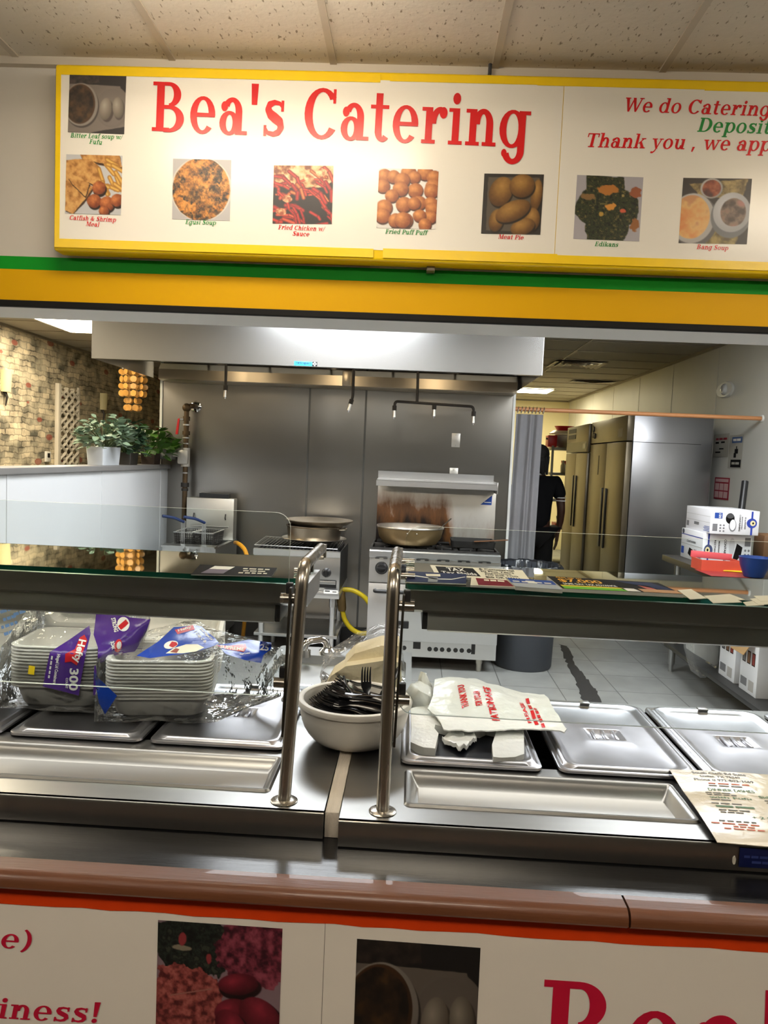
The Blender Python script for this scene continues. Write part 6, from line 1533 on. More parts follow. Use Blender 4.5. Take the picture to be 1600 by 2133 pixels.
MB().cyl((a.x - 0.02, cBy + 0.50, PTZ + 0.002), (b.x + 0.005, cBy + 0.70, b.z), 0.026, n=12).build('black_tube', BLACK, label='black tube leaning up behind the cartons against the right wall', cat='tube')
# bits on the table
p = AZ(1462, 1185, PTZ); rbx = thing('open_box', 'open red and pink box with a dark inside in front of the cartons', 'box', (p.x + .15, p.y, PTZ))
q0, q1 = AY(1461, 1182, 4.95), AY(1546, 1190, 4.95)
zt2 = AY(1500, 1168, 4.95).z
MB().box(q0.x, q1.x, 4.95, 4.958, PTZ + 0.001, zt2).box(q0.x, q0.x + .006, 4.958, 5.13, PTZ + 0.001, zt2).box(q1.x - .006, q1.x, 4.958, 5.13, PTZ + 0.001, zt2).build('box_side', mat('coral_card', rgb(214, 84, 62), 0.5), rbx, smooth=0)
MB().box(q0.x + .006, q1.x - .006, 4.958, 5.13, PTZ + 0.002, PTZ + 0.006).build('box_floor', DARK, rbx, smooth=0)
MB().obox(((q0.x + q1.x) / 2, 5.135, zt2 + 0.012), (q1.x - q0.x + .01, 0.012, 0.045), (0, .05, 0), 0.002).build('lid_flap', mat('pink_card', rgb(226, 92, 100), 0.5, 0, .1, 14), rbx)
a = AZ(1545, 1198, PTZ)
MB().box(a.x - .24, a.x + .06, a.y - .12, a.y + .16, PTZ + .0005, PTZ + 0.003).build('red_folder', mat('red_folder', rgb(140, 44, 46), 0.4), label='flat dark red folder lying on the prep table under the blue bowl', cat='folder')
MB().obox((a.x - .05, a.y + .13, PTZ + 0.009), (0.20, 0.05, 0.009), (0, 0, -.25), 0.003).build('yellow_packet', mat('yellow_packet', rgb(236, 196, 40), 0.4), label='flat yellow packet lying on the red folder', cat='packet')
bp_ = AZ(1573, 1203, PTZ + .003); Rb = 31 * bp_.y / FPX; hb = 40 * bp_.y / FPX
bb = MB().lathe([(0, 0.0), (Rb * .55, 0.0), (Rb * .62, 0.004), (Rb * .9, hb * .6), (Rb * .98, hb), (Rb * 1.0, hb + .004), (Rb * .96, hb + .006), (Rb * .86, hb * .62), (Rb * .55, 0.012), (0, .01)], (bp_.x, bp_.y + .02, PTZ + .0035), 36)
bb.build('blue_bowl', mat('blue_plastic', rgb(24, 58, 124), 0.3), label='deep blue plastic bowl standing on the prep table', cat='bowl')
sp = AZ(1587, 1172, PTZ); hs = 43 * 5.2 / FPX
spt = thing('spice_bottle', 'clear spice bottle with a bright green cap behind the blue bowl', 'bottle', (sp.x, 5.15, PTZ + .001))
MB().lathe([(0, 0), (.035, 0), (.038, .005), (.038, hs * .68), (.03, hs * .72), (0, hs * .72)], (sp.x, 5.15, PTZ + .001), 24).build('body', mat('bottle_body', rgb(120, 136, 96), 0.2, 0, .3, 14), spt)
MB().lathe([(0, hs * .72), (.036, hs * .72), (.038, hs * .74), (.038, hs * 1.0), (.03, hs * 1.03), (0, hs * 1.03)], (sp.x, 5.15, PTZ + .001), 24).build('green_cap', mat('green_cap', rgb(70, 200, 50), 0.4), spt)
MB().lathe([(.0385, hs * .2), (.0388, hs * .2), (.0388, hs * .58), (.0385, hs * .58)], (sp.x, 5.15, PTZ + .001), 24).build('paper_label', mat('bottle_label', rgb(206, 206, 196), .5, 0, .4, 30), spt)
p = AY(1592, 1120, 5.5); MB().box(p.x - .04, p.x + .16, 5.42, 5.60, PTZ + 0.001, p.z + .03, 0.03).build('brown_bag', mat('kraft', rgb(120, 86, 56), .6, 0, .15, 8), label='brown paper parcel at the end of the prep table behind the green capped bottle', cat='parcel')
# below the table
kraft = mat('kraft_card', rgb(176, 140, 96), 0.6, 0, .08, 8)
def tall_carton(label, x0, x1, y0, y1, z0, z1):
    t = thing('carton', label, 'box', ((x0 + x1) / 2, (y0 + y1) / 2, z0), 'white cartons on the lower shelf')
    MB().box(x0, x1, y0, y1, z0, z1, 0.003).build('cardboard', boxw, t)
    D, H = y1 - y0, z1 - z0
    for k in range(3):
        ya = y1 - D * (.12 + .27 * k)
        for e, m, g in ((.0008, DKPRINT, 0), (.0012, (boxg, mat('food_print', rgb(150, 110, 80), .5), mat('red_food_print', rgb(150, 60, 50), .5))[k], .006)):
            MB().poly([(x0 - e, ya - g, z0 + H * .50 + g), (x0 - e, ya - D * .19 + g, z0 + H * .50 + g), (x0 - e, ya - D * .19 + g, z0 + H * .72 - g), (x0 - e, ya - g, z0 + H * .72 - g)]).build('printed_patch', m, t, smooth=0)
    MB().poly([(x0 - .0008, y1 - D * .08, z0 + H * .10), (x0 - .0008, y1 - D * .45, z0 + H * .10), (x0 - .0008, y1 - D * .45, z0 + H * .24), (x0 - .0008, y1 - D * .08, z0 + H * .24)]).build('printed_patch', boxg, t, smooth=0)
    MB().poly([(x0 - .0008, y1 - D * .55, z0 + H * .06), (x0 - .0008, y1 - D * .85, z0 + H * .06), (x0 - .0008, y1 - D * .85, z0 + H * .24), (x0 - .0008, y1 - D * .55, z0 + H * .24)]).build('printed_patch', mat('pale_print', rgb(176, 172, 168), .5), t, smooth=0)
    for k in range(2): MB().poly([(x0 + .10, y0 - .0008, z0 + H * (.2 + .2 * k)), (x1 - .06, y0 - .0008, z0 + H * (.2 + .2 * k)), (x1 - .06, y0 - .0008, z0 + H * (.28 + .2 * k)), (x0 + .10, y0 - .0008, z0 + H * (.28 + .2 * k))]).build('printed_patch', boxg, t, smooth=0)
    MB().obox((x0 - 0.035, (y0 + y1) / 2 + .02, z1 - 0.055), (0.005, D * .8, 0.13), (0, .55, 0), .001).build('torn_flap', kraft, t)
    return t
n1, n2 = AZ(1523, 1424, usz), AZ(1579, 1456, usz)
f1_, f2_ = AZ(1496, 1402, usz), AZ(1551, 1432, usz)
bx = (n1.x + n2.x) / 2
tall_carton('white carton with three food pictures, the farther one on the lower shelf', bx, bx + .36, n1.y, f1_.y, usz + .001, usz + .36)
tall_carton('white carton with three food pictures, the nearer one on the lower shelf', bx, bx + .36, n2.y, f2_.y, usz + .001, usz + .36)
p0 = AZ(1446, 1380, usz + .02)
FILM = glass_mat('crinkled_clear_film', (0.985, 0.99, 0.99), 1.0, 0.07, 1.0, 22, 0.035, (0.9, 0.92, 0.95), 1.28)
hg = thing('foam_plate_pack', 'clear bag of white foam plates drooping from the lower shelf of the prep table', 'bag', (bx + .04, f1_.y + .2, usz))
HY = f1_.y + 0.12
A_ = [(1446, 1330), (1498, 1338), (1496, 1382), (1488, 1386), (1447, 1362)]
MB().prism([AY(x, y, HY) for x, y in A_], (0.0, 0.16, 0)).build('foam_plates', mat('foam_white', rgb(238, 238, 234), 0.6, 0, .02, 9, 0.1, 60, sss=.1), hg, smooth=0)
T_ = [(1444, 1328), (1500, 1335), (1500, 1384), (1470, 1412), (1459, 1412), (1452, 1392), (1444, 1362)]
MB().prism([AY(x, y, HY - .008) for x, y in T_], (0.0, 0.178, 0)).build('bag_film', glass_mat('milky_film', (0.97, 0.98, 0.985), 1.0, 0.08, 1.0, 22, 0.16, (0.9, 0.92, 0.95), 1.3), hg, smooth=0)

# ================================================================== PERSON BEHIND THE CURTAIN
def skin_mesh(name, nodes, edges, root, m, parent, sub=2):
    """nodes: {key: (x, y, z, rx, ry)}"""
    ks = list(nodes); ix = {k: i for i, k in enumerate(ks)}; org = ORG[parent.name]
    me = bpy.data.meshes.new(name)
    me.from_pydata([Vector(nodes[k][:3]) - org for k in ks], [(ix[a], ix[b]) for a, b in edges], [])
    o = bpy.data.objects.new(name, me); COL.objects.link(o)
    md = o.modifiers.new('skin', 'SKIN'); md.use_smooth_shade = True; md.branch_smoothing = 0.4
    for k in ks:
        sv = me.skin_vertices[0].data[ix[k]]; n = nodes[k]
        sv.radius = (n[3], n[4] if len(n) > 4 else n[3]); sv.use_root = (k == root)
    sb = o.modifiers.new('sub', 'SUBSURF'); sb.levels = sub; sb.render_levels = sub
    m2 = bpy.data.meshes.new_from_object(o.evaluated_get(bpy.context.evaluated_depsgraph_get()))
    bpy.data.objects.remove(o); bpy.data.meshes.remove(me)
    m2.name = name; m2.materials.clear(); m2.materials.append(m); m2.shade_smooth()
    o = bpy.data.objects.new(name, m2); COL.objects.link(o); o.parent = parent; ORG[o.name] = org
    return o
PYY = 7.55
pc = AY(1121, 1000, PYY)
px_ = pc.x
per = thing('person', 'person in a black short sleeved shirt standing half hidden behind the grey curtain', 'person', (px_, PYY, 0))
skn = mat('dark_skin', rgb(70, 44, 32), 0.5, 0, .1, 10)
nd = {'pel': (0, 0, .95, .15, .12), 'sp1': (0, .01, 1.12, .145, .11), 'sp2': (0, .01, 1.30, .165, .115), 'nk0': (0, .0, 1.45, .085, .075), 'nk1': (0, .0, 1.50, .056, .058), 'hd0': (0, .015, 1.565, .072, .085), 'hd1': (0, .012, 1.65, .080, .098), 'hd2': (0, .0, 1.715, .06, .075)}
ed = [('pel', 'sp1'), ('sp1', 'sp2'), ('sp2', 'nk0'), ('nk0', 'nk1'), ('nk1', 'hd0'), ('hd0', 'hd1'), ('hd1', 'hd2')]
for s_, n_ in ((1, 'R'), (-1, 'L')):
    nd.update({n_ + 'sh': (s_ * .185, .0, 1.405, .066, .066), n_ + 'ua': (s_ * .225, -.01, 1.27, .052, .052), n_ + 'el': (s_ * .245, -.02, 1.11, .042, .044), n_ + 'fa': (s_ * .25, .03, .99, .038, .038), n_ + 'wr': (s_ * .245, .09, .875, .026, .022), n_ + 'pm': (s_ * .243, .115, .805, .020, .038), n_ + 'th0': (s_ * .225, .145, .83, .013), n_ + 'th1': (s_ * .213, .165, .795, .010), n_ + 'th2': (s_ * .208, .170, .765, .008)})
    ed += [('sp2', n_ + 'sh'), (n_ + 'sh', n_ + 'ua'), (n_ + 'ua', n_ + 'el'), (n_ + 'el', n_ + 'fa'), (n_ + 'fa', n_ + 'wr'), (n_ + 'wr', n_ + 'pm'), (n_ + 'wr', n_ + 'th0'), (n_ + 'th0', n_ + 'th1'), (n_ + 'th1', n_ + 'th2')]
    for k, (dy, l) in enumerate(((.03, .072), (.01, .082), (-.01, .076), (-.028, .058))):
        a, b, c_ = n_ + f'f{k}a', n_ + f'f{k}b', n_ + f'f{k}c'
        nd[a] = (s_ * .243, .125 + dy, .765, .0095); nd[b] = (s_ * .238, .132 + dy * 1.1, .765 - l * .5, .0085); nd[c_] = (s_ * .224, .134 + dy * 1.1, .765 - l, .0072)
        ed += [(n_ + 'pm', a), (a, b), (b, c_)]
    nd.update({n_ + 'hp': (s_ * .085, 0, .87, .082, .088), n_ + 'kn': (s_ * .10, .015, .50, .062, .065), n_ + 'cf': (s_ * .10, -.015, .34, .058, .06), n_ + 'an': (s_ * .10, -.01, .09, .038, .042), n_ + 'ft': (s_ * .105, .09, .035, .036, .03), n_ + 'to': (s_ * .11, .17, .028, .034, .022)})
    ed += [('pel', n_ + 'hp'), (n_ + 'hp', n_ + 'kn'), (n_ + 'kn', n_ + 'cf'), (n_ + 'cf', n_ + 'an'), (n_ + 'an', n_ + 'ft'), (n_ + 'ft', n_ + 'to')]
mv = lambda d, g=0.0, keys=None: {k: (v[0] + px_, v[1] + PYY, v[2], v[3] + g, (v[4] if len(v) > 4 else v[3]) + g) for k, v in d.items() if keys is None or k in keys}
bodyo = skin_mesh('body', mv(nd), ed, 'pel', skn, per)
blk = mat('black_cloth', (0.008, 0.008, 0.009), 0.85, 0, .2, 20, .1, 90, spec=.1)
kk = {'pel', 'sp1', 'sp2', 'nk0', 'Rsh', 'Rua', 'Lsh', 'Lua'}
nd2 = dict(nd); nd2['nk0'] = (0, 0, 1.44, .085, .075); nd2['Rua'] = (.232, -.012, 1.215, .055, .055); nd2['Lua'] = (-.232, -.012, 1.215, .055, .055); nd2['pel'] = (0, 0, .86, .165, .135)
skin_mesh('shirt', mv(nd2, .016, kk), [e for e in ed if e[0] in kk and e[1] in kk], 'pel', blk, per)
kk = {'pel', 'Rhp', 'Rkn', 'Rcf', 'Ran', 'Lhp', 'Lkn', 'Lcf', 'Lan'}
skin_mesh('trousers', mv(nd, .028, kk), [e for e in ed if e[0] in kk and e[1] in kk], 'pel', blk, per)
for s_ in (1, -1): MB().obox((px_ + s_ * .107, PYY + .065, .045), (.10, .29, .09), (0, 0, -s_ * .05), .035, 3).build('shoe', BLACK, per)
MB().ball((px_, PYY - .018, 1.665), .1, (.97, 1.08, .98), 10).ball((px_, PYY - .065, 1.60), .07, (1.05, .8, 1.1), 8).build('hair', mat('black_hair', (.008, .007, .006), .7, 0, .3, 40, .6, 60), per)
hb_ = random.Random(5)
for k in range(9):
    x = px_ - .075 + .15 * k / 8
    MB().tube(smooth_path([(x, PYY - .09, 1.64), (x * .9 + px_ * .1, PYY - .115, 1.56), (x + hb_.uniform(-.01, .01), PYY - .105, 1.47 + hb_.uniform(-.02, .02))], 4), [.013] * 4 + [.011] * 4 + [.007], 6).build('braid', _M['black_hair'], per)
MB().ball((px_, PYY + .112, 1.61), .016, (1, 1.2, 1.3), 6).build('nose', skn, per)
for s_ in (-1, 1):
    MB().ball((px_ + s_ * .083, PYY + .01, 1.615), .02, (.5, 1, 1.5), 6).build('ear', skn, per)
    MB().ball((px_ + s_ * .03, PYY + .098, 1.64), .012, (1.2, .6, .7), 6).build('eye', WHITE_PL, per)
MB().ball((px_, PYY + .098, 1.565), .02, (1.2, .5, .4), 6).build('mouth', mat('lips', rgb(96, 48, 44), .5), per)
MB().tube([(px_ + .09 * math.cos(a), PYY + .005 + .085 * math.sin(a), 1.478 + .016 * math.sin(a)) for a in [2 * PI * k / 24 for k in range(25)]], .007, 6).build('white_collar', WHITEP, per)
for z in (1.235, 1.205): MB().tube([(px_ + .232 + .052 * math.cos(a), PYY - .012 + .052 * math.sin(a), z) for a in [2 * PI * k / 20 for k in range(21)]], .004, 6).build('sleeve_stripe', WHITEP, per)

# ================================================================== DINING SIDE ON THE LEFT
def sconce(x, y, label):
    c = AX(x, y, XL); t = thing('wall_sconce', label, 'wall lamp', (XL, c.y, c.z - .1), 'cream wall sconces')
    mb = MB(); n = 14
    rings = [[(XL + 0.003 + r * math.sin(PI * k / n) * 1.0, c.y + r * math.cos(PI * k / n), z) for k in range(n + 1)] for r, z in ((.075, c.z + .17), (.062, c.z - .05))]
    mb.loft(rings, False, False, closed=False); mb.build('shade', mat('cream_shade', rgb(214, 204, 160), .5, 0, .05, 5), t)
    MB().tube([(XL + .004, c.y, c.z - .04), (XL + .035, c.y, c.z - .10), (XL + .02, c.y, c.z - .19)], [.02, .014, .006], 8).build('bracket', IRON, t)
sconce(8, 806, 'cream half round wall sconce cut off at the edge of the picture')
sconce(212, 846, 'cream half round wall sconce above the potted plants')
a, b = AX(119, 890, XL), AX(158, 890, XL)
zt_l, zb_l = AX(140, 810, XL).z, 1.30
la = thing('lattice_panel', 'tall white lattice panel standing against the stone wallpaper', 'panel', (XL + .03, (a.y + b.y) / 2, zb_l))
y0, y1 = a.y, b.y; wl = mat('white_lattice', rgb(214, 206, 190), .45)
MB().box(XL + .003, XL + .05, y0 - .07, y0, 0.0, zt_l + .04, .004).build('stile', wl, la)
MB().box(XL + .003, XL + .03, y1, y1 + .05, 0.0, zt_l + .04, .004).build('stile', wl, la)
W_ = y1 - y0; n = 15; H_ = zt_l - zb_l
for k in range(3):
    mb = MB()
    for s_ in (-1, 1):
        pts = []
        for i in range(61):
            z = zb_l - .3 + (H_ + .3) * i / 60; pts.append((XL + .026 + .004 * s_, y0 + W_ * (k + .5) / 3 + s_ * W_ / 6.2 * math.cos((z) * PI / .105), z))
        mb.tube(pts, .017, 6)
    mb.build('woven_strip', wl, la)
c = AX(97, 951, XL)
th_ = thing('thermostat', 'small white thermostat with a dark screen on the stone wallpaper', 'thermostat', (XL, c.y, c.z - .06))
MB().box(XL + .001, XL + .025, c.y - .055, c.y + .055, c.z - .06, c.z + .06, .006).build('case', WHITE_PL, th_)
MB().box(XL + .0252, XL + .027, c.y - .025, c.y + .03, c.z - .01, c.z + .04).build('screen', BLACK, th_, smooth=0)
cy_ = 8.3; cc = AY(278, 780, cy_)
ch = thing('capiz_chandelier', 'golden chandelier of round shell discs hanging in the dining area', 'chandelier', (cc.x, cy_, cc.z - .3))
gd = mat('golden_capiz', rgb(168, 122, 58), .25, 0, .5, 12, trans=.15, emit=(1.0, .55, .12), estr=.02)
zr = AY(278, 768, cy_).z
MB().tube([(cc.x + .13 * math.cos(2 * PI * k / 24), cy_ + .13 * math.sin(2 * PI * k / 24), zr) for k in range(25)], .006, 6).tube([(cc.x + .07 * math.cos(2 * PI * k / 24), cy_ + .07 * math.sin(2 * PI * k / 24), zr) for k in range(25)], .006, 6).box(cc.x - .13, cc.x + .13, cy_ - .004, cy_ + .004, zr - .003, zr + .003).build('ring', CHROME, ch)
MB().cyl((cc.x, cy_, zr), (cc.x, cy_, ZK - .001), .005, n=8).build('cord', BLACK, ch)
rg_ = random.Random(7)
for R_, ns, nr in ((.13, 9, 4), (.07, 6, 6)):
    for k in range(ns):
        a = 2 * PI * k / ns + .2; mb = MB(); x, y = cc.x + R_ * math.cos(a), cy_ + R_ * math.sin(a)
        for j in range(nr):
            z = zr - .045 - j * .078; r = .031 + .004 * (j % 2); tw = rg_.uniform(-.7, .7)
            ux, uy = math.cos(tw), math.sin(tw)
            mb.prism([(x + ux * r * math.cos(q_), y + uy * r * math.cos(q_), z + r * math.sin(q_)) for q_ in [2 * PI * i / 14 for i in range(14)]], (-uy * .002, ux * .002, 0))
        mb.tube([(x, y, zr), (x, y, zr - .045 - (nr - 1) * .078)], .0012, 4)
        mb.build('disc_strand', gd, ch)
# plants on the half wall
def plant(name, label, px, pot, m_pot, m_leaf, leaves, hw, hh, leaf, seed, droop=.3):
    y = AX(px, 965, XH - .065).y; x = XH - .065
    t = thing(name, label, 'plant', (x, y, ZH))
    w_, d_, h_ = pot
    MB().loft([rrect(x - d_ / 2 * .9, x + d_ / 2 * .9, y - w_ / 2 * .92, y + w_ / 2 * .92, ZH + .001, .008), rrect(x - d_ / 2, x + d_ / 2, y - w_ / 2, y + w_ / 2, ZH + h_, .008), rrect(x - d_ / 2 + .008, x + d_ / 2 - .008, y - w_ / 2 + .008, y + w_ / 2 - .008, ZH + h_, .006), rrect(x - d_ / 2 + .01, x + d_ / 2 - .01, y - w_ / 2 + .01, y + w_ / 2 - .01, ZH + h_ - .03, .006)], True, True).build('pot', m_pot, t)
    r = random.Random(seed); mb = MB(); ms = MB()
    for k in range(leaves):
        th = r.uniform(0, 2 * PI); f = math.sqrt(r.random()); el = r.uniform(.05, 1.0)
        c = Vector((x + hw * .75 * f * math.cos(th), y + hw * f * math.sin(th), ZH + h_ + hh * el * (1.05 - .45 * f * f) - droop * .05 * f))
        d = Vector((math.cos(th), math.sin(th), r.uniform(-.5, .8))).normalized()
        s_ = d.cross(Vector((0, 0, 1)) + Vector((r.uniform(-.6, .6), r.uniform(-.6, .6), 0))).normalized(); n_ = s_.cross(d)
        l = leaf * r.uniform(.7, 1.25); w2 = l * .34
        P = [c, c + d * l * .3 + s_ * w2 * .8 + n_ * .004, c + d * l * .65 + s_ * w2 * .75, c + d * l - n_ * l * .12, c + d * l * .65 - s_ * w2 * .75, c + d * l * .3 - s_ * w2 * .8 + n_ * .004]
        mid = c + d * l * .5 - n_ * l * .05
        vs = [mb.bm.verts.new(p) for p in P]; vm = mb.bm.verts.new(mid)
        for i in range(6): mb.bm.faces.new((vs[i], vs[(i + 1) % 6], vm))
        if k % 4 == 0: ms.tube([(x + .01 * math.cos(th), y + .02 * math.sin(th), ZH + h_ - .02), (x * .5 + c.x * .5, y * .5 + c.y * .5, ZH + h_ * .6 + c.z * .4 - ZH * .4 + .02), c], .0022, 4, False)
    mb.build('foliage', m_leaf, t, smooth=60, recalc=False); ms.build('stems', mat('plant_stem', rgb(70, 84, 44), .6), t)
    return t
def leafm(n, a, v): return mat(n, a, .5, 0, v, 22, spec=.35)
plant('potted_plant', 'grey green artificial plant in a pale square pot on the half wall', 216, (.30, .12, .125), mat('pale_pot', rgb(196, 200, 204), .5), leafm('sage_leaf', rgb(120, 140, 116), .45), 260, .20, .22, .062, 1)
plant('potted_plant', 'dark green feathery plant in a dark pot between the other two plants', 264, (.16, .12, .09), mat('dark_pot', rgb(44, 40, 34), .6), leafm('dark_leaf', rgb(52, 76, 54), .5), 300, .17, .26, .06, 2)
plant('potted_plant', 'bright green leafy plant beside the steel wall on the half wall', 314, (.15, .12, .09), mat('brown_pot', rgb(52, 38, 30), .6), leafm('bright_leaf', rgb(74, 112, 42), .45), 130, .21, .25, .10, 3, .8)

# ================================================================== ON THE STEAM TABLES
# hand sink behind the tables
sk = thing('hand_sink', 'small steel hand sink with a chrome faucet behind the steam tables', 'sink', (-.2, 2.5, 0))
sx0, sx1, sy0, sy1, sz = -0.46, 0.03, 2.24, 2.74, 0.835
rings = [rrect(sx0, sx1, sy0, sy1, sz - .03, .02), rrect(sx0, sx1, sy0, sy1, sz, .02), rrect(sx0 + .02, sx1 - .02, sy0 + .03, sy1 - .12, sz, .04), rrect(sx0 + .05, sx1 - .05, sy0 + .06, sy1 - .14, sz - .16, .05)]
MB().loft(rings, True, True).build('basin', STEEL_TOP, sk, smooth=40)
for x in (sx0 + .04, sx1 - .04):
    for y in (sy0 + .04, sy1 - .04): MB().cyl((x, y, 0), (x, y, sz - .03), .018).build('leg', STEEL, sk)
fy = 2.66; fb = AY(681, 1385, fy); ft = AY(682, 1330, fy); fe = AY(641, 1328, fy)
MB().lathe([(0, 0), (.03, 0), (.03, .01), (.02, .02), (.02, fb.z - sz + .02), (.024, fb.z - sz + .03), (.024, fb.z - sz + .06), (0, fb.z - sz + .06)], (fb.x, fy, sz + .0005), 20).build('faucet_base', CHROME, sk)
MB().tube(arc_path([(fb.x, fy, fb.z + .02), (ft.x, fy, ft.z), (fe.x, fy - .06, fe.z), (fe.x - .004, fy - .06, AY(638, 1358, fy).z)], .045, 8), .0125, 14).build('spout', CHROME, sk)
p = AY(638, 1360, fy - .06); MB().cyl((p.x, fy - .06, p.z - .014), (p.x, fy - .06, p.z + .010), .0165).build('aerator', CHROME, sk)
p = AY(702, 1378, fy); MB().tube([(fb.x, fy, fb.z + .02), (p.x, fy, p.z)], .011, 10).cyl((p.x, fy, p.z - .01), (p.x, fy, p.z + .045), .013).tube([(p.x, fy, p.z + .035), (p.x + .03, fy - .02, p.z + .055)], .006, 8).build('tap_handle', CHROME, sk)

# napkin pack behind the bowl
CREAMN = mat('cream_paper', rgb(244, 232, 196), .7, 0, .04, 40, .15, 130)
npk = thing('napkin_pack', 'clear wrapped pack of cream paper napkins leaning behind the cutlery bowl', 'napkins', (0, 2.03, TZ))
ny = 1.98
A1 = [(676, 1432), (690, 1408), (720, 1388), (800, 1376), (832, 1380), (836, 1440)]
A2 = [(716, 1386), (738, 1362), (793, 1345), (830, 1346), (834, 1384), (770, 1388)]
MB().prism([AY(x, y, ny) for x, y in A1], (.0, .10, .0)).build('paper_stack', CREAMN, npk, smooth=0)
MB().prism([AY(x, y, ny + .045) for x, y in A2], (.0, .07, .012)).build('paper_stack', CREAMN, npk, smooth=0)
def hull(name, pts, m, parent, cuts=3, amp=.006, freq=14, smooth=70, seed=0):
    """loose film pulled around the given points"""
    bm = bmesh.new()
    for p in pts: bm.verts.new(p)
    r = bmesh.ops.convex_hull(bm, input=bm.verts[:])
    bmesh.ops.delete(bm, geom=[g for g in r['geom_interior'] if isinstance(g, bmesh.types.BMVert)], context='VERTS')
    for v in [v for v in bm.verts if not v.link_faces]: bm.verts.remove(v)
    bmesh.ops.subdivide_edges(bm, edges=bm.edges[:], cuts=cuts, use_grid_fill=True)
    bmesh.ops.triangulate(bm, faces=bm.faces[:])
    long_ = [e for e in bm.edges if e.calc_length() > .035]
    if long_: bmesh.ops.subdivide_edges(bm, edges=long_, cuts=1)
    bmesh.ops.triangulate(bm, faces=bm.faces[:])
    bm.normal_update()
    for v in bm.verts:
        n = mnoise.noise(v.co * freq + Vector((seed, 0, 0))) + .5 * mnoise.noise(v.co * freq * 2.3 + Vector((0, seed, 0)))
        rid = 1 - abs(mnoise.noise(v.co * freq * .8 + Vector((3, seed, 1))))
        v.co += v.normal * amp * (n + .5 * rid)
    mb = MB(); mb.bm.free(); mb.bm = bm
    return mb.build(name, m, parent, smooth=smooth)
pts = []
for x, y in ((668, 1424), (672, 1398), (690, 1378), (740, 1345), (792, 1322), (834, 1326), (842, 1440), (690, 1440)):
    for dy in (-.012, .135):
        p = AY(x, y, ny + dy); p.z = max(p.z, TZ + .004)
        if dy > 0: p.x *= 1.0; pts.append(Vector((p.x, ny + dy, max(AY(x, y, ny).z, TZ + .004))))
        else: pts.append(p)
hull('clear_wrap', pts, FILM, npk, 3, .004)
# clear tub
tq = AZ(655, 1440, TZ)
MB().loft([rrect(tq.x - .05, tq.x + .045, 1.93, 2.06, TZ + .001, .015), rrect(tq.x - .058, tq.x + .053, 1.92, 2.07, TZ + .035, .02), rrect(tq.x - .064, tq.x + .059, 1.914, 2.076, TZ + .036, .022), rrect(tq.x - .064, tq.x + .059, 1.914, 2.076, TZ + .039, .022), rrect(tq.x - .055, tq.x + .05, 1.923, 2.067, TZ + .037, .02), rrect(tq.x - .047, tq.x + .042, 1.933, 2.057, TZ + .004, .015)], True, True).build('clear_tub', glass_mat('clear_plastic', (.93, .95, .96), 1.0, .06, .3, 30, .08), label='low clear plastic tub behind the white cutlery bowl', cat='tub')

# the bowl of cutlery
by_ = 1.765; bc = AY(739, 1465, by_); BC = Vector((bc.x, by_, TZ + .0008))
HB, RB = .108, .136
bowl = thing('serving_bowl', 'white plastic bowl full of black plastic cutlery between the two posts', 'bowl', BC)
prof = [(0, .004), (.055, .004), (.056, 0), (.064, 0), (.068, .004)] + [(.068 + (RB - .072) * math.sin(PI / 2 * k / 8), .004 + (HB - .018) * (1 - math.cos(PI / 2 * k / 8))) for k in range(1, 9)]
prof += [(RB - .003, HB - .012), (RB + .002, HB - .011), (RB + .0035, HB - .004), (RB + .001, HB + .002), (RB - .006, HB + .004), (RB - .012, HB + .001), (RB - .0135, HB - .006)]
prof += [(.06 + (RB - .075) * math.sin(PI / 2 * k / 8), .011 + (HB - .02) * (1 - math.cos(PI / 2 * k / 8))) for k in range(8, -1, -1)] + [(0, .010)]
MB().lathe(prof, BC, 64).build('bowl', mat('white_melamine', rgb(226, 222, 212), .42, 0, .05, 7), bowl, smooth=50)
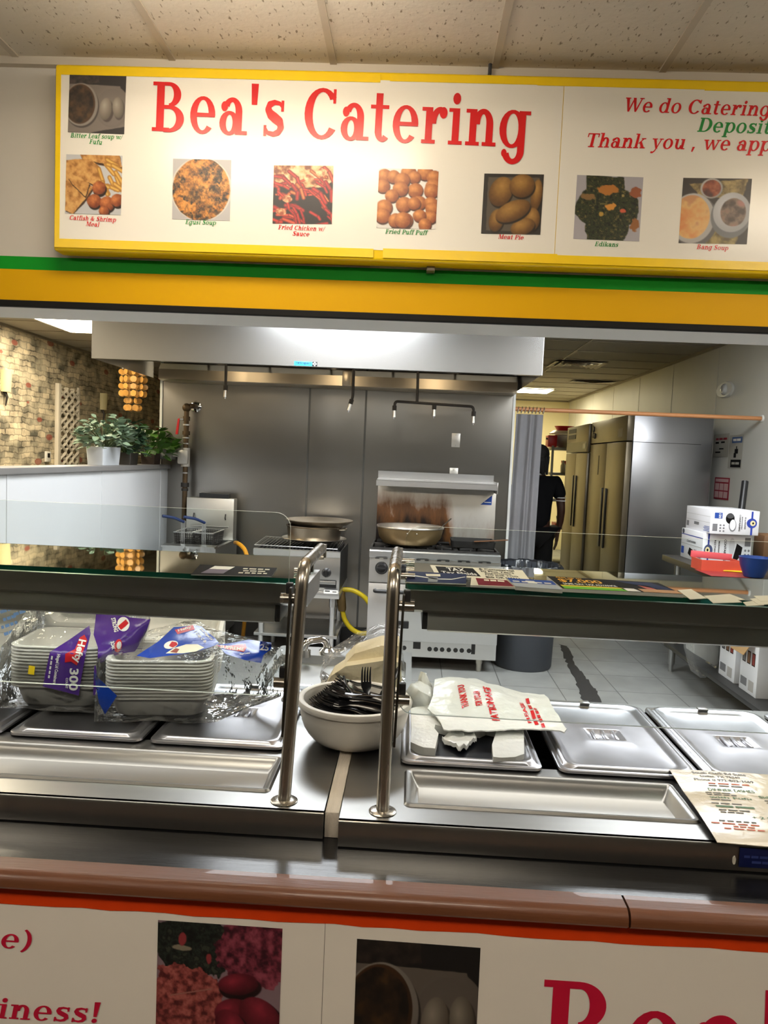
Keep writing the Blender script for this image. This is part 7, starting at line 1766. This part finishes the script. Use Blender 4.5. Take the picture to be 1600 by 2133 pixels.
def utensil(kind, label):
    """black plastic fork or knife; the head lies along +X, the handle end at the origin"""
    t = thing({'fork': 'plastic_fork', 'knife': 'plastic_knife', 'spoon': 'plastic_spoon'}[kind], label, kind, (0, 0, 0), 'black plastic cutlery in the bowl')
    ux = lambda x: .006 * math.sin(PI * min(1, x / .11)) if x < .11 else .010 * ((x - .11) / .055) ** 2 * 1.0 - .0
    def strip(P):
        mb = MB()
        L2 = [(x, w_) for x, w_ in P]
        for s_ in (0, 1): pass
        top = [[mb.bm.verts.new((x, -w_, ux(x) + .0022)), mb.bm.verts.new((x, 0, ux(x) + .0038)), mb.bm.verts.new((x, w_, ux(x) + .0022))] for x, w_ in L2]
        bot = [[mb.bm.verts.new((x, -w_, ux(x) - .0006)), mb.bm.verts.new((x, 0, ux(x))), mb.bm.verts.new((x, w_, ux(x) - .0006))] for x, w_ in L2]
        for i in range(len(L2) - 1):
            for j in (0, 1):
                mb.bm.faces.new((top[i][j], top[i + 1][j], top[i + 1][j + 1], top[i][j + 1])); mb.bm.faces.new((bot[i][j], bot[i][j + 1], bot[i + 1][j + 1], bot[i + 1][j]))
            mb.bm.faces.new((top[i][0], bot[i][0], bot[i + 1][0], top[i + 1][0])); mb.bm.faces.new((top[i][2], top[i + 1][2], bot[i + 1][2], bot[i][2]))
        for e in (0, -1): mb.bm.faces.new((top[e][0], top[e][1], top[e][2], bot[e][2], bot[e][1], bot[e][0]))
        return mb
    gl = mat('black_cutlery_plastic', (.010, .010, .011), .16, 0, .1, 10, spec=.6)
    if kind == 'fork':
        strip([(0, .004), (.004, .006), (.03, .0072), (.07, .0055), (.095, .0048), (.108, .009), (.116, .0128), (.128, .0134)]).build('handle', gl, t)
        for k in range(4):
            y = -.0108 + k * .0072
            MB().tube([(.127, y, ux(.127)), (.14, y, ux(.14)), (.152, y, ux(.152)), (.163, y, ux(.163) + .001)], [.0027, .0025, .0021, .0010], 6).build('tine', gl, t)
    elif kind == 'knife':
        strip([(0, .004), (.004, .0062), (.04, .0064), (.085, .005), (.092, .0075), (.14, .008), (.158, .0065), (.167, .002)]).build('blade_and_handle', gl, t)
    return t
fork0 = utensil('fork', 'black plastic fork in the dense heap of forks in the white bowl')
knife0 = utensil('knife', 'black plastic knife lying in the white bowl among the forks')
used = set()
def put(proto, tip, end, roll, label=None):
    """lay a piece of cutlery from its handle end to its tip"""
    tip, end = Vector(tip), Vector(end); d = (tip - end).normalized()
    zq_ = Vector((0, 0, 1)); zq_ = (zq_ - d * zq_.dot(d)).normalized(); yq = zq_.cross(d)
    R = Matrix((d, yq, zq_)).transposed() @ Matrix.Rotation(roll, 3, 'X')
    o = proto if proto.name not in used else dup(proto)
    used.add(proto.name); o.location = end; o.rotation_euler = R.to_euler()
    if label: o['label'] = label; 
    return o
B = lambda dx, dy, dz: BC + Vector((dx, dy, dz))
r = random.Random(11)
for k in range(44):
    row = k % 11; lay = k // 11
    ty_ = -.062 + row * .0125 + r.uniform(-.004, .004); tx = -.098 - .012 * (1 - abs(row - 4.5) / 4.5) + lay * .017 + r.uniform(-.006, .006)
    tz = .074 + lay * .013 + (abs(row - 4.5) / 4.5) * .008 + r.uniform(-.003, .003)
    ang = math.radians(r.uniform(-16, 12) - (row - 5) * 2.0)
    L = .160; sl = math.radians(-11 + r.uniform(-4, 4) + lay * 2)
    tip = B(tx, ty_ + .02, tz); dirv = Vector((math.cos(ang) * math.cos(sl), math.sin(ang) * math.cos(sl) - .30, math.sin(sl))).normalized()
    end = tip + dirv * L
    e = end - BC; rr = math.hypot(e.x, e.y)
    if rr > .108: end = BC + Vector((e.x * .108 / rr, e.y * .108 / rr, max(e.z, .052)))
    dd = (tip - end).normalized()
    put(fork0, end + dd * .163, end, r.uniform(-.7, .7))
put(fork0, B(.026, .012, .128), B(.040, -.035, .028), .2, 'black plastic fork standing with its tines up in the white bowl')
put(knife0, B(-.030, .020, .122), B(.050, -.052, .052), .9, 'black plastic knife pointing up over the heap of forks in the bowl')
put(knife0, B(-.012, .010, .116), B(.062, -.058, .050), .5, 'black plastic knife second in the pair lying over the forks')
put(knife0, B(.095, .045, .150), B(.018, .010, .040), .3, 'black plastic knife leaning on the bowl rim next to the right post')
for k, (ax, ay, bx2, by2) in enumerate(((-.02, -.03, .10, -.02), (-.01, -.05, .10, -.045), (.0, -.015, .105, .01), (-.035, .01, .10, .03))):
    a_, b_ = B(bx2, by2, .062 + .004 * k), B(ax, ay, .05 + .004 * k); dd = (a_ - b_).normalized()
    put(fork0 if k % 2 else knife0, b_ + dd * .163 - dd * .045, b_ - dd * .045, .4, None if k % 2 else 'black plastic knife lying low on the post side of the bowl')

# ------------------------------------------------------------------ bagged foam containers
FOAM = mat('white_foam_tray', rgb(248, 246, 240), .55, 0, .015, 30, .03, 140, sss=.5)
def foam_box(w_, d_, hb2, hl, open_deg, label, group):
    """hinged lid foam container: base tray in front, lid standing open behind"""
    t = thing('foam_container', label, 'food container', (0, 0, 0), group)
    th = .003; fl = .010
    def shell(h, nm):
        o_ = lambda i, z: rrect(-w_ / 2 + i, w_ / 2 - i, -d_ / 2 + i, d_ / 2 - i, z, .035, 5)
        mb = MB().loft([o_(.032, 0), o_(.024, .006), o_(fl, h - .004), o_(0, h - .003), o_(0, h), o_(fl + .001, h), o_(.027, .008), o_(.034, .003)], True, True)
        return mb
    shell(hb2, 'base').build('base', FOAM, t, smooth=50)
    mb = shell(hl, 'lid')
    M = Matrix.Translation((0, d_ / 2 + .002, hb2)) @ Matrix.Rotation(math.radians(open_deg), 4, 'X') @ Matrix.Translation((0, d_ / 2 + .002, -hl))
    bmesh.ops.transform(mb.bm, matrix=M, verts=mb.bm.verts[:])
    mb.build('lid', FOAM, t, smooth=50)
    return t
def foam_stack(n, pitch, loc, rz, tilt, *a):
    p0_ = foam_box(*a)
    M = Matrix.Translation(loc) @ Euler((tilt, 0, rz)).to_matrix().to_4x4()
    for k in range(n):
        o = p0_ if k == 0 else dup(p0_)
        o.location = M @ Vector((0, 0, k * pitch)); o.rotation_euler = (tilt, 0, rz)
    return M
zp = LZ + .018
c0, c1 = AZ(12, 1472, zp), AZ(203, 1482, zp)
w1 = c1.x - c0.x
M1 = foam_stack(13, .0085, Vector(((c0.x + c1.x) / 2, (c0.y + c1.y) / 2 + .10, zp)), .06, 0.0, w1, .215, .060, .045, 80, 'white foam container open in the nested pile behind the purple printed strip', 'foam containers in the purple printed bag')
c0, c1 = AZ(203, 1498, zp), AZ(428, 1512, zp)
w2 = (c1.x - c0.x) * .97
M2 = foam_stack(12, .0085, Vector(((c0.x + c1.x) / 2 - .008, (c0.y + c1.y) / 2 + .115, zp)), .16, 0.0, w2, .20, .055, .040, 14, 'white foam container in the nested pile in the blue printed bag', 'foam containers in the blue printed bag')
M3 = foam_stack(6, .009, Vector((-1.19, 2.0, zp)), -.05, 0.0, .23, .21, .07, .05, 80, 'white foam container in the bag at the outer end of the steam table', 'foam containers in the outermost bag')
def bag(label, pts, seed, name='plastic_bag', film=FILM, amp=.007):
    c = sum((Vector(p) for p in pts), Vector()) / len(pts)
    t = thing(name, label, 'bag', (c.x, c.y, min(p[2] for p in pts)))
    hull('film', pts, film, t, 3, amp, 13, 70, seed)
    return t
def boxpts(M, w_, d_, z0, z1, e): return [M @ Vector((sx * (w_ / 2 + e), sy * (d_ / 2 + e), z)) for sx in (-1, 1) for sy in (-1, 1) for z in (z0, z1)]
H1 = .060 + 12 * .0085
pts = boxpts(M1, w1, .215, .004, H1 - .012, .010) + [M1 @ Vector((sx * (w1 / 2), .15, H1 + .13)) for sx in (-1, 1)] + [AY(225, 1275, M1.translation.y + .05), AY(312, 1291, M1.translation.y), AY(300, 1330, M1.translation.y), AY(215, 1492, M1.translation.y - .11)]
pts = [Vector((p[0], p[1], max(p[2], LZ + .02))) for p in pts]
bag1 = bag('clear plastic bag with a purple printed strip holding open foam containers', pts, 1.3)
H2 = .055 + 11 * .0085
pts = boxpts(M2, w2, .20, .004, H2 - .002, .012) + [AY(395, 1292, 2.05), AY(340, 1310, 2.03), AY(300, 1335, 2.0), AY(500, 1330, 1.98), AY(588, 1352, 1.95), AY(594, 1400, 1.92), AY(585, 1450, 1.90), AY(470, 1505, 1.83), AY(215, 1395, 1.80)]
pts = [Vector((p[0], p[1], max(p[2], LZ + .02))) for p in pts]
bag2 = bag('clear plastic bag with blue print holding nested foam containers beside the post', pts, 4.7)
pts = boxpts(M3, .23, .21, .004, .12, .012) + [M3 @ Vector((sx * .12, .15, .24)) for sx in (-1, 1)] + [AY(85, 1268, 2.12), AY(88, 1325, 2.08)]
bag3 = bag('clear plastic bag with pale blue print at the outer end of the steam table', pts, 8.1)
PUR = mat('purple_print', rgb(78, 40, 138), .25, 0, .12, 9, .2, 24); BLU = mat('bag_blue_print', rgb(28, 70, 180), .25, 0, .12, 9, .2, 24); REDP = mat('bag_red_print', rgb(206, 34, 44), .3); PALEB = mat('pale_blue_ink', rgb(110, 150, 206), .35)
BV = {}
def on_film(par, p, n, lift):
    """the spot of the film, seen from the counter, that carries this bit of print"""
    if par.name not in BV:
        o = [c for c in bpy.data.objects if c.parent == par and c.name.startswith('film')][0]; g = ORG[par.name]
        BV[par.name] = BVHTree.FromPolygons([v.co + g for v in o.data.vertices], [tuple(q.vertices) for q in o.data.polygons])
    c = Vector(CAM); d = (p - c).normalized()
    h = BV[par.name].ray_cast(c, d)
    return h[0] - d * (.0025 + lift) if h[0] is not None and abs(h[3] - (p - c).length) < .25 else rip(p, n, lift)
def film_print(par, plane, pts, m, lift=0.0, name='printed_film', fine=.014):
    """print on the film: outline measured in the photo, laid onto the film itself"""
    p0, n = Vector(plane[0]), Vector(plane[1]).normalized()
    P = [PL(x, y, p0, n) for x, y in pts]
    bm = bmesh.new(); bm.faces.new([bm.verts.new(p) for p in P])
    bmesh.ops.triangulate(bm, faces=bm.faces[:])
    for _ in range(5):
        es = [e for e in bm.edges if e.calc_length() > fine]
        if not es: break
        bmesh.ops.subdivide_edges(bm, edges=es, cuts=1); bmesh.ops.triangulate(bm, faces=bm.faces[:])
    for v in bm.verts: v.co = on_film(par, v.co.copy(), n, lift)
    mb = MB(); mb.bm.free(); mb.bm = bm
    return mb.build(name, m, par, smooth=80)
def rip(co, n, lift): return co + n * (.004 * mnoise.noise(co * 17) + lift)
def film_text(par, plane, s_, o, u, v, m, lift):
    p0, n = Vector(plane[0]), Vector(plane[1]).normalized()
    O, U, Vv = (PL(*q_, p0, n) for q_ in (o, u, v))
    sans(MB(), s_, O, U - O, Vv - O, .03, warp=lambda p: on_film(par, p, n, lift)).build('lettering', m, par, smooth=0)
# purple strip on the front of the first bag
YL1 = M1.translation.y - .1075
f1p = (AY(140, 1400, YL1 - .034), (0.06, -1, .10))
film_print(bag1, f1p, [(104, 1358), (145, 1332), (186, 1303), (189, 1320), (178, 1365), (170, 1410), (164, 1449), (126, 1439), (89, 1430), (96, 1395)], PUR, .0)
film_print(bag1, f1p, [(166, 1328), (176, 1322), (182, 1334), (172, 1360), (160, 1386), (148, 1378), (135, 1380), (136, 1362), (156, 1352)], REDP, .0012)
film_text(bag1, f1p, 'Hefty', (160, 1330), (148, 1378), (180, 1334), WHITEP, .0028)
film_text(bag1, f1p, '300', (145, 1392), (143, 1438), (164, 1393), WHITEP, .0022)
film_text(bag1, f1p, 'COUNT', (137, 1412), (136, 1434), (142, 1412), WHITEP, .0022)
film_text(bag1, f1p, 'Hinged Lid Containers', (117, 1362), (108, 1424), (126, 1363), WHITEP, .0022)
film_text(bag1, f1p, '~5', (106, 1366), (99, 1412), (111, 1367), WHITEP, .0022)
f1b = (AY(255, 1330, YL1 + .055), (0.12, -1, .45))
film_print(bag1, f1b, [(201, 1272), (239, 1274), (270, 1286), (313, 1290), (306, 1314), (294, 1338), (281, 1357), (250, 1362), (227, 1370), (203, 1386), (204, 1349), (195, 1322)], PUR, .0)
def oval(cx, cy, rx, ry, rot=0, n=22): return [(cx + rx * math.cos(a) * math.cos(rot) - ry * math.sin(a) * math.sin(rot), cy + rx * math.cos(a) * math.sin(rot) + ry * math.sin(a) * math.cos(rot)) for a in [2 * PI * k / n for k in range(n)]]
film_print(bag1, f1b, oval(257, 1300, 13, 15), WHITEP, .0012); film_print(bag1, f1b, [(246, 1304), (252, 1312), (262, 1304), (268, 1298), (262, 1290), (257, 1296), (256, 1310), (268, 1308), (262, 1314), (250, 1314)][:5], REDP, .0024)
film_print(bag1, f1b, oval(246, 1345, 8, 14, .2), REDP, .0012); film_print(bag1, f1b, oval(248, 1344, 5, 8, .2), WHITEP, .0024)
film_text(bag1, f1b, 'STRONG', (231, 1288), (238, 1317), (240, 1286), WHITEP, .0024); film_text(bag1, f1b, 'SOAK', (230, 1337), (233, 1354), (238, 1335), WHITEP, .0024)
film_print(bag1, (AY(66, 1395, YL1 - .030), (0, -1, .1)), [(60, 1386), (73, 1388), (71, 1406), (58, 1404)], YELP, .0, 'price_sticker')
film_print(bag1, (AY(200, 1420, YL1 - .004), (0, -1, .2)), [(196, 1388), (205, 1382), (204, 1448), (194, 1448)], PUR)
# blue print on the second bag
f2p = (AY(330, 1372, 1.755), (0.0, -.72, 1))
film_print(bag2, f2p, [(284, 1366), (330, 1336), (362, 1306), (410, 1303), (420, 1305), (449, 1330), (457, 1340), (447, 1345), (420, 1354), (389, 1361), (350, 1366), (312, 1371)], BLU, .0)
film_print(bag2, f2p, oval(356, 1343, 15, 8, -.25), WHITEP, .0014); film_print(bag2, f2p, [(352, 1345), (358, 1336), (368, 1338), (370, 1343), (360, 1349)], REDP, .0026)
film_print(bag2, f2p, [(345, 1361), (362, 1350), (388, 1342), (412, 1342), (426, 1349), (408, 1357), (380, 1361)], CREAMP, .0014); film_print(bag2, f2p, [(354, 1358), (366, 1350), (374, 1352), (368, 1360)], mat('meat_print', rgb(150, 60, 46), .5), .0026)
film_print(bag2, f2p, [(364, 1312), (402, 1302), (406, 1311), (370, 1321)], REDP, .0014); film_text(bag2, f2p, 'Hefty', (372, 1317), (400, 1309), (370, 1311), WHITEP, .003)
film_text(bag2, f2p, '1 Cup 2 lb', (402, 1316), (424, 1340), (410, 1313), WHITEP, .0026); film_text(bag2, f2p, 'Small Hinged Lid', (414, 1310), (438, 1334), (421, 1308), WHITEP, .0026)
f2r = (AY(510, 1358, 1.82), (0.1, -.72, 1))
film_print(bag2, f2r, [(453, 1343), (490, 1338), (518, 1332), (566, 1339), (565, 1352), (549, 1364), (544, 1381), (510, 1375), (470, 1362)], BLU, .0)
film_print(bag2, f2r, [(450, 1344), (480, 1345), (511, 1341), (514, 1349), (508, 1358), (470, 1352)], REDP, .0014); film_text(bag2, f2r, 'SUPREME', (458, 1350), (508, 1356), (459, 1343), WHITEP, .003)
film_text(bag2, f2r, '25', (541, 1354), (559, 1356), (543, 1341), WHITEP, .0026); film_text(bag2, f2r, 'Hinged Container', (500, 1365), (522, 1362), (499, 1361), WHITEP, .0026)
film_print(bag2, (AY(215, 1440, 1.775), (0.25, -1, .15)), [(195, 1399), (208, 1415), (244, 1449), (219, 1488), (206, 1464)], BLU)
f3p = (AY(40, 1295, 2.0), (0.05, -1, .2))
for k, (x, y, l) in enumerate(((2, 1280, 30), (8, 1296, 26), (20, 1270, 22), (4, 1312, 34), (48, 1300, 26), (30, 1285, 24), (56, 1275, 22), (10, 1326, 20), (44, 1320, 28))):
    film_text(bag3, f3p, ('~2', '~3', '~2', '~4', '~3')[k % 5], (x, y), (x + l, y - l * .35), (x - 3, y - 9), PALEB, .004)

# ------------------------------------------------------------------ shopping bags on the dark lid
TSH = mat('white_bag_film', rgb(236, 238, 234), .30, 0, .03, 10, .6, 22, sss=.12)
def sheet(par, name, outline, z0, th, amp, freq, m, step=.018, bulge=None):
    """thin crumpled plastic lying on a level surface; outline measured on the surface"""
    P = [AZ(x, y, z0) for x, y in outline]
    bm = bmesh.new(); bm.faces.new([bm.verts.new(p) for p in P])
    xs = [p.x for p in P]; ys = [p.y for p in P]
    for ax, lo, hi in ((0, min(xs), max(xs)), (1, min(ys), max(ys))):
        n = int((hi - lo) / step)
        for k in range(1, n + 1):
            co = Vector((0, 0, 0)); co[ax] = lo + k * step; no = Vector((0, 0, 0)); no[ax] = 1
            bmesh.ops.bisect_plane(bm, geom=bm.verts[:] + bm.edges[:] + bm.faces[:], plane_co=co, plane_no=no)
    for v in bm.verts: v.co.z = z0 + th + hz_f(v.co, amp, freq, bulge)
    r = bmesh.ops.extrude_face_region(bm, geom=bm.faces[:])
    for v in [g for g in r['geom'] if isinstance(g, bmesh.types.BMVert)]: v.co.z -= th
    mb = MB(); mb.bm.free(); mb.bm = bm
    return mb.build(name, m, par, smooth=60)
def hz_f(co, amp, freq, bulge):
    q_ = Vector((co.x, co.y, 0))
    h = amp * (abs(mnoise.noise(q_ * freq)) + .5 * abs(mnoise.noise(Vector((co.x * freq * 2.2, co.y * freq * .8, 3)))))
    if bulge: h += bulge(co)
    return h
sc = lambda pts: [(850 + x / 4.706, 1400 + y / 4.706) for x, y in pts]
zs_b = LZ + .0085
stk = thing('shopping_bag_bundle', 'flat bundle of white shopping bags with two handle flaps on the dark lid', 'bags', (.15, 1.8, zs_b))
sheet(stk, 'bag_body', sc([(22, 430), (200, 400), (600, 420), (1128, 470), (1130, 572), (860, 652), (840, 640), (760, 622), (700, 650), (560, 640), (420, 648), (330, 610), (262, 600), (255, 640), (30, 640)]), zs_b, .020, .004, 40, TSH)
sheet(stk, 'handle_flap', sc([(30, 636), (255, 636), (295, 690), (262, 842), (150, 830), (20, 782)]), zs_b, .022, .003, 60, TSH)
sheet(stk, 'handle_flap', sc([(862, 650), (1130, 570), (1136, 868), (1050, 908), (832, 904), (820, 782)]), zs_b, .016, .005, 55, TSH)
sheet(stk, 'torn_edge', sc([(400, 650), (460, 600), (560, 600), (660, 640), (672, 690), (600, 735), (575, 770), (510, 800), (470, 760), (330, 700), (340, 685)]), zs_b + .004, .010, .012, 70, TSH, .010)
lo = thing('shopping_bag', 'loose white shopping bag with red lettering spread over the bundle and lids', 'bag', (.3, 1.95, zs_b + .02))
bul = lambda co: .035 * math.exp(-((co.x - .16) / .10) ** 2 - ((co.y - 2.05) / .10) ** 2)
zl_b = zs_b + .030
lo_out = sc([(262, 140), (370, 135), (470, 92), (540, 92), (640, 128), (770, 152), (880, 160), (960, 185), (1150, 220), (1335, 240), (1400, 330), (1480, 480), (1555, 590), (1530, 622), (1330, 585), (1130, 568), (940, 580), (740, 590), (560, 592), (350, 580), (320, 520), (250, 430), (190, 380), (240, 300)])
sheet(lo, 'bag_sheet', lo_out, zl_b, .003, .010, 16, TSH, .016, bul)
def red_text(s_, o, u, v):
    O, U, V_ = (AZ(*sc([q_])[0], zl_b + .012) for q_ in (o, u, v))
    sans(MB(), s_, O, U - O, V_ - O, .04, warp=lambda p: Vector((p.x, p.y, zl_b + .0045 + hz_f(p, .010, 16, bul)))).build('lettering', RED_INK, lo, smooth=0)
red_text('THANK YOU', (600, 340), (545, 215), (530, 350))
red_text('FOR YOUR', (735, 325), (700, 240), (665, 335))
red_text('PATRONAGE', (905, 455), (800, 195), (825, 460))
red_text('PLEASE', (1215, 470), (1125, 285), (1180, 475))
red_text('~4', (1290, 490), (1190, 250), (1240, 495)); red_text('~5', (1355, 515), (1265, 335), (1310, 520))
cr = thing('shopping_bag', 'crumpled white shopping bag pushed up against the white cutlery bowl', 'bag', (.03, 2.1, TZ))
rr2 = random.Random(3); pts = []
for x, y, Y in ((858, 1425, 2.06), (880, 1415, 2.10), (905, 1432, 2.10), (912, 1470, 2.02), (862, 1478, 1.99), (848, 1450, 2.03), (895, 1452, 1.98), (875, 1440, 1.98), (900, 1490, 1.97)): pts.append(AY(x, y, Y))
pts += [Vector((p.x, p.y + .06, max(p.z - .03, LZ + .03))) for p in pts[:6]]
hull('bag_lump', pts, TSH, cr, 3, .009, 24, 60, 2)
a, b = AY(888, 1432, 2.08), AY(884, 1403, 2.10)
MB().tube([a + Vector((.004, 0, -.02)), a, (a + b) / 2 + Vector((-.006, 0, 0)), b + Vector((-.002, 0, 0)), b + Vector((.006, 0, -.002))], [.017, .017, .016, .011, .004], 10).build('twisted_handle', TSH, cr)

# ------------------------------------------------------------------ laminated menu and the blue plate under it
mn = thing('laminated_menu', 'laminated cream menu sheet hanging over the front edge of the steam table', 'menu', (.75, 1.5, TZ))
mp = mat('laminated_paper', rgb(206, 194, 168), .20, 0, .03, 4, .18, 22, coat=.2, spec=.4)
Q = [AZ(1394, 1606, TZ + .016), AZ(1620, 1624, TZ + .016), AZ(1640, 1800, TZ + .006), AZ(1494, 1758, TZ + .006)]
E0 = Q[0]; Ux = (Q[1] - Q[0]); Vx = (Q[3] - Q[0])
W_m = .30
ux_ = Vector((1, -.05, 0)).normalized(); vx_ = Vector((Vx.x, Vx.y, 0)); Lm = vx_.length; vx_.normalize()
def menu(u, v, e=0.0):
    """u across, v down the sheet, both in metres"""
    p = E0 + ux_ * u + vx_ * v
    over = max(0, 1.366 - p.y)
    p.z = TZ + .019 - .010 * min(1, v / .1) + .012 * math.sin(min(v / Lm, 1) * PI) * .5 - over * over * 3.2 + .010 * math.sin(u * 9) * (1 - v / Lm) * .5 + e
    return p
NU, NV = 24, 28
mb = MB(); mb.grid(lambda a, b: menu(a * W_m, b * Lm, 0), NU, NV).grid(lambda a, b: menu(a * W_m, b * Lm, .0012), NU, NV); mb.build('sheet', mp, mn, smooth=80)
GRT = mat('menu_green', rgb(64, 104, 62), .5); BRT = mat('menu_brown', rgb(80, 76, 66), .5); ORT = mat('menu_orange', rgb(196, 84, 40), .5)
def mtext(s_, u0, v0, w_, h_, m):
    sans(MB(), s_, (u0, v0 + h_, 0), (w_, 0, 0), (0, -h_, 0), .02, warp=lambda p: menu(p.x, p.y, .002)).build('lettering', m, mn, smooth=0)
for s_, u, v, w_, h_, m in (('South Clark Rd Suite', .045, .008, .115, .010, BRT), ('Dallas, TX 75249', .058, .024, .085, .010, BRT), ('Phone # 972-803-3669', .040, .040, .125, .011, BRT), ('~4', .065, .058, .085, .006, ORT), ('~3', .062, .068, .07, .006, BRT),
                            ('DINNER DISHES', .055, .083, .095, .011, GRT), ('~3', .045, .100, .05, .006, BRT), ('~4', .045, .109, .06, .006, BRT), ('with Fufu', .045, .120, .085, .009, GRT), ('~2', .045, .133, .04, .006, BRT),
                            ('~3', .04, .150, .06, .006, BRT), ('~2', .045, .160, .075, .011, GRT), ('~3', .045, .178, .06, .006, BRT), ('~3', .045, .187, .045, .006, BRT), ('+ 2 Sides', .10, .200, .065, .009, GRT),
                            ('Sides', .150, .105, .035, .012, GRT), ('~2', .155, .124, .025, .007, BRT), ('~2', .155, .135, .025, .007, BRT), ('~3', .155, .146, .03, .007, BRT), ('~2', .155, .157, .03, .007, BRT),
                            ('~5', .03, .222, .07, .006, BRT), ('~4', .012, .232, .09, .006, ORT), ('~3', .05, .241, .04, .006, ORT), ('~4', .03, .250, .075, .006, ORT)):
    mtext(s_, u, v, w_, min(h_, 99), m)
mb = MB(); mb.grid(lambda a, b: menu(.125 + .1 * a, .215 + .045 * b, .0016), 6, 4); mb.build('printed_picture', mat('menu_picture', rgb(120, 66, 50), .4, 0, .4, 40), mn)
nv = mat('navy_plate', rgb(14, 22, 66), .35, 0, .1, 8); nvt = mat('navy_plate_text', rgb(44, 56, 110), .4)
a, b = AY(1541, 1776, 1.363), AY(1640, 1812, 1.363)
MB().box(a.x, b.x, 1.3625, 1.3645, b.z, a.z + .01, .0008).build('maker_plate', nv, tabR)
for s_, x0, y0, x1, y1 in (('~3', 1550, 1788, 1600, 1780), ('~2', 1566, 1800, 1610, 1791)):
    p, q_ = AY(x0, y0, 1.3618), AY(x1, y1, 1.3618); sans(MB(), s_, p, (q_.x - p.x, 0, 0), (0, 0, .007), .03).build('lettering', nvt, tabR, smooth=0)
p = AY(1530, 1800, 1.3625); MB().lathe([(0, .0015), (.003, .0015), (.0035, 0)], (p.x, 1.3655, p.z + .006), 14, Matrix(((1, 0, 0), (0, 0, -1), (0, 2.6, 0)))).build('worn_mark', mat('worn_white', rgb(196, 190, 176), .5), tabR)
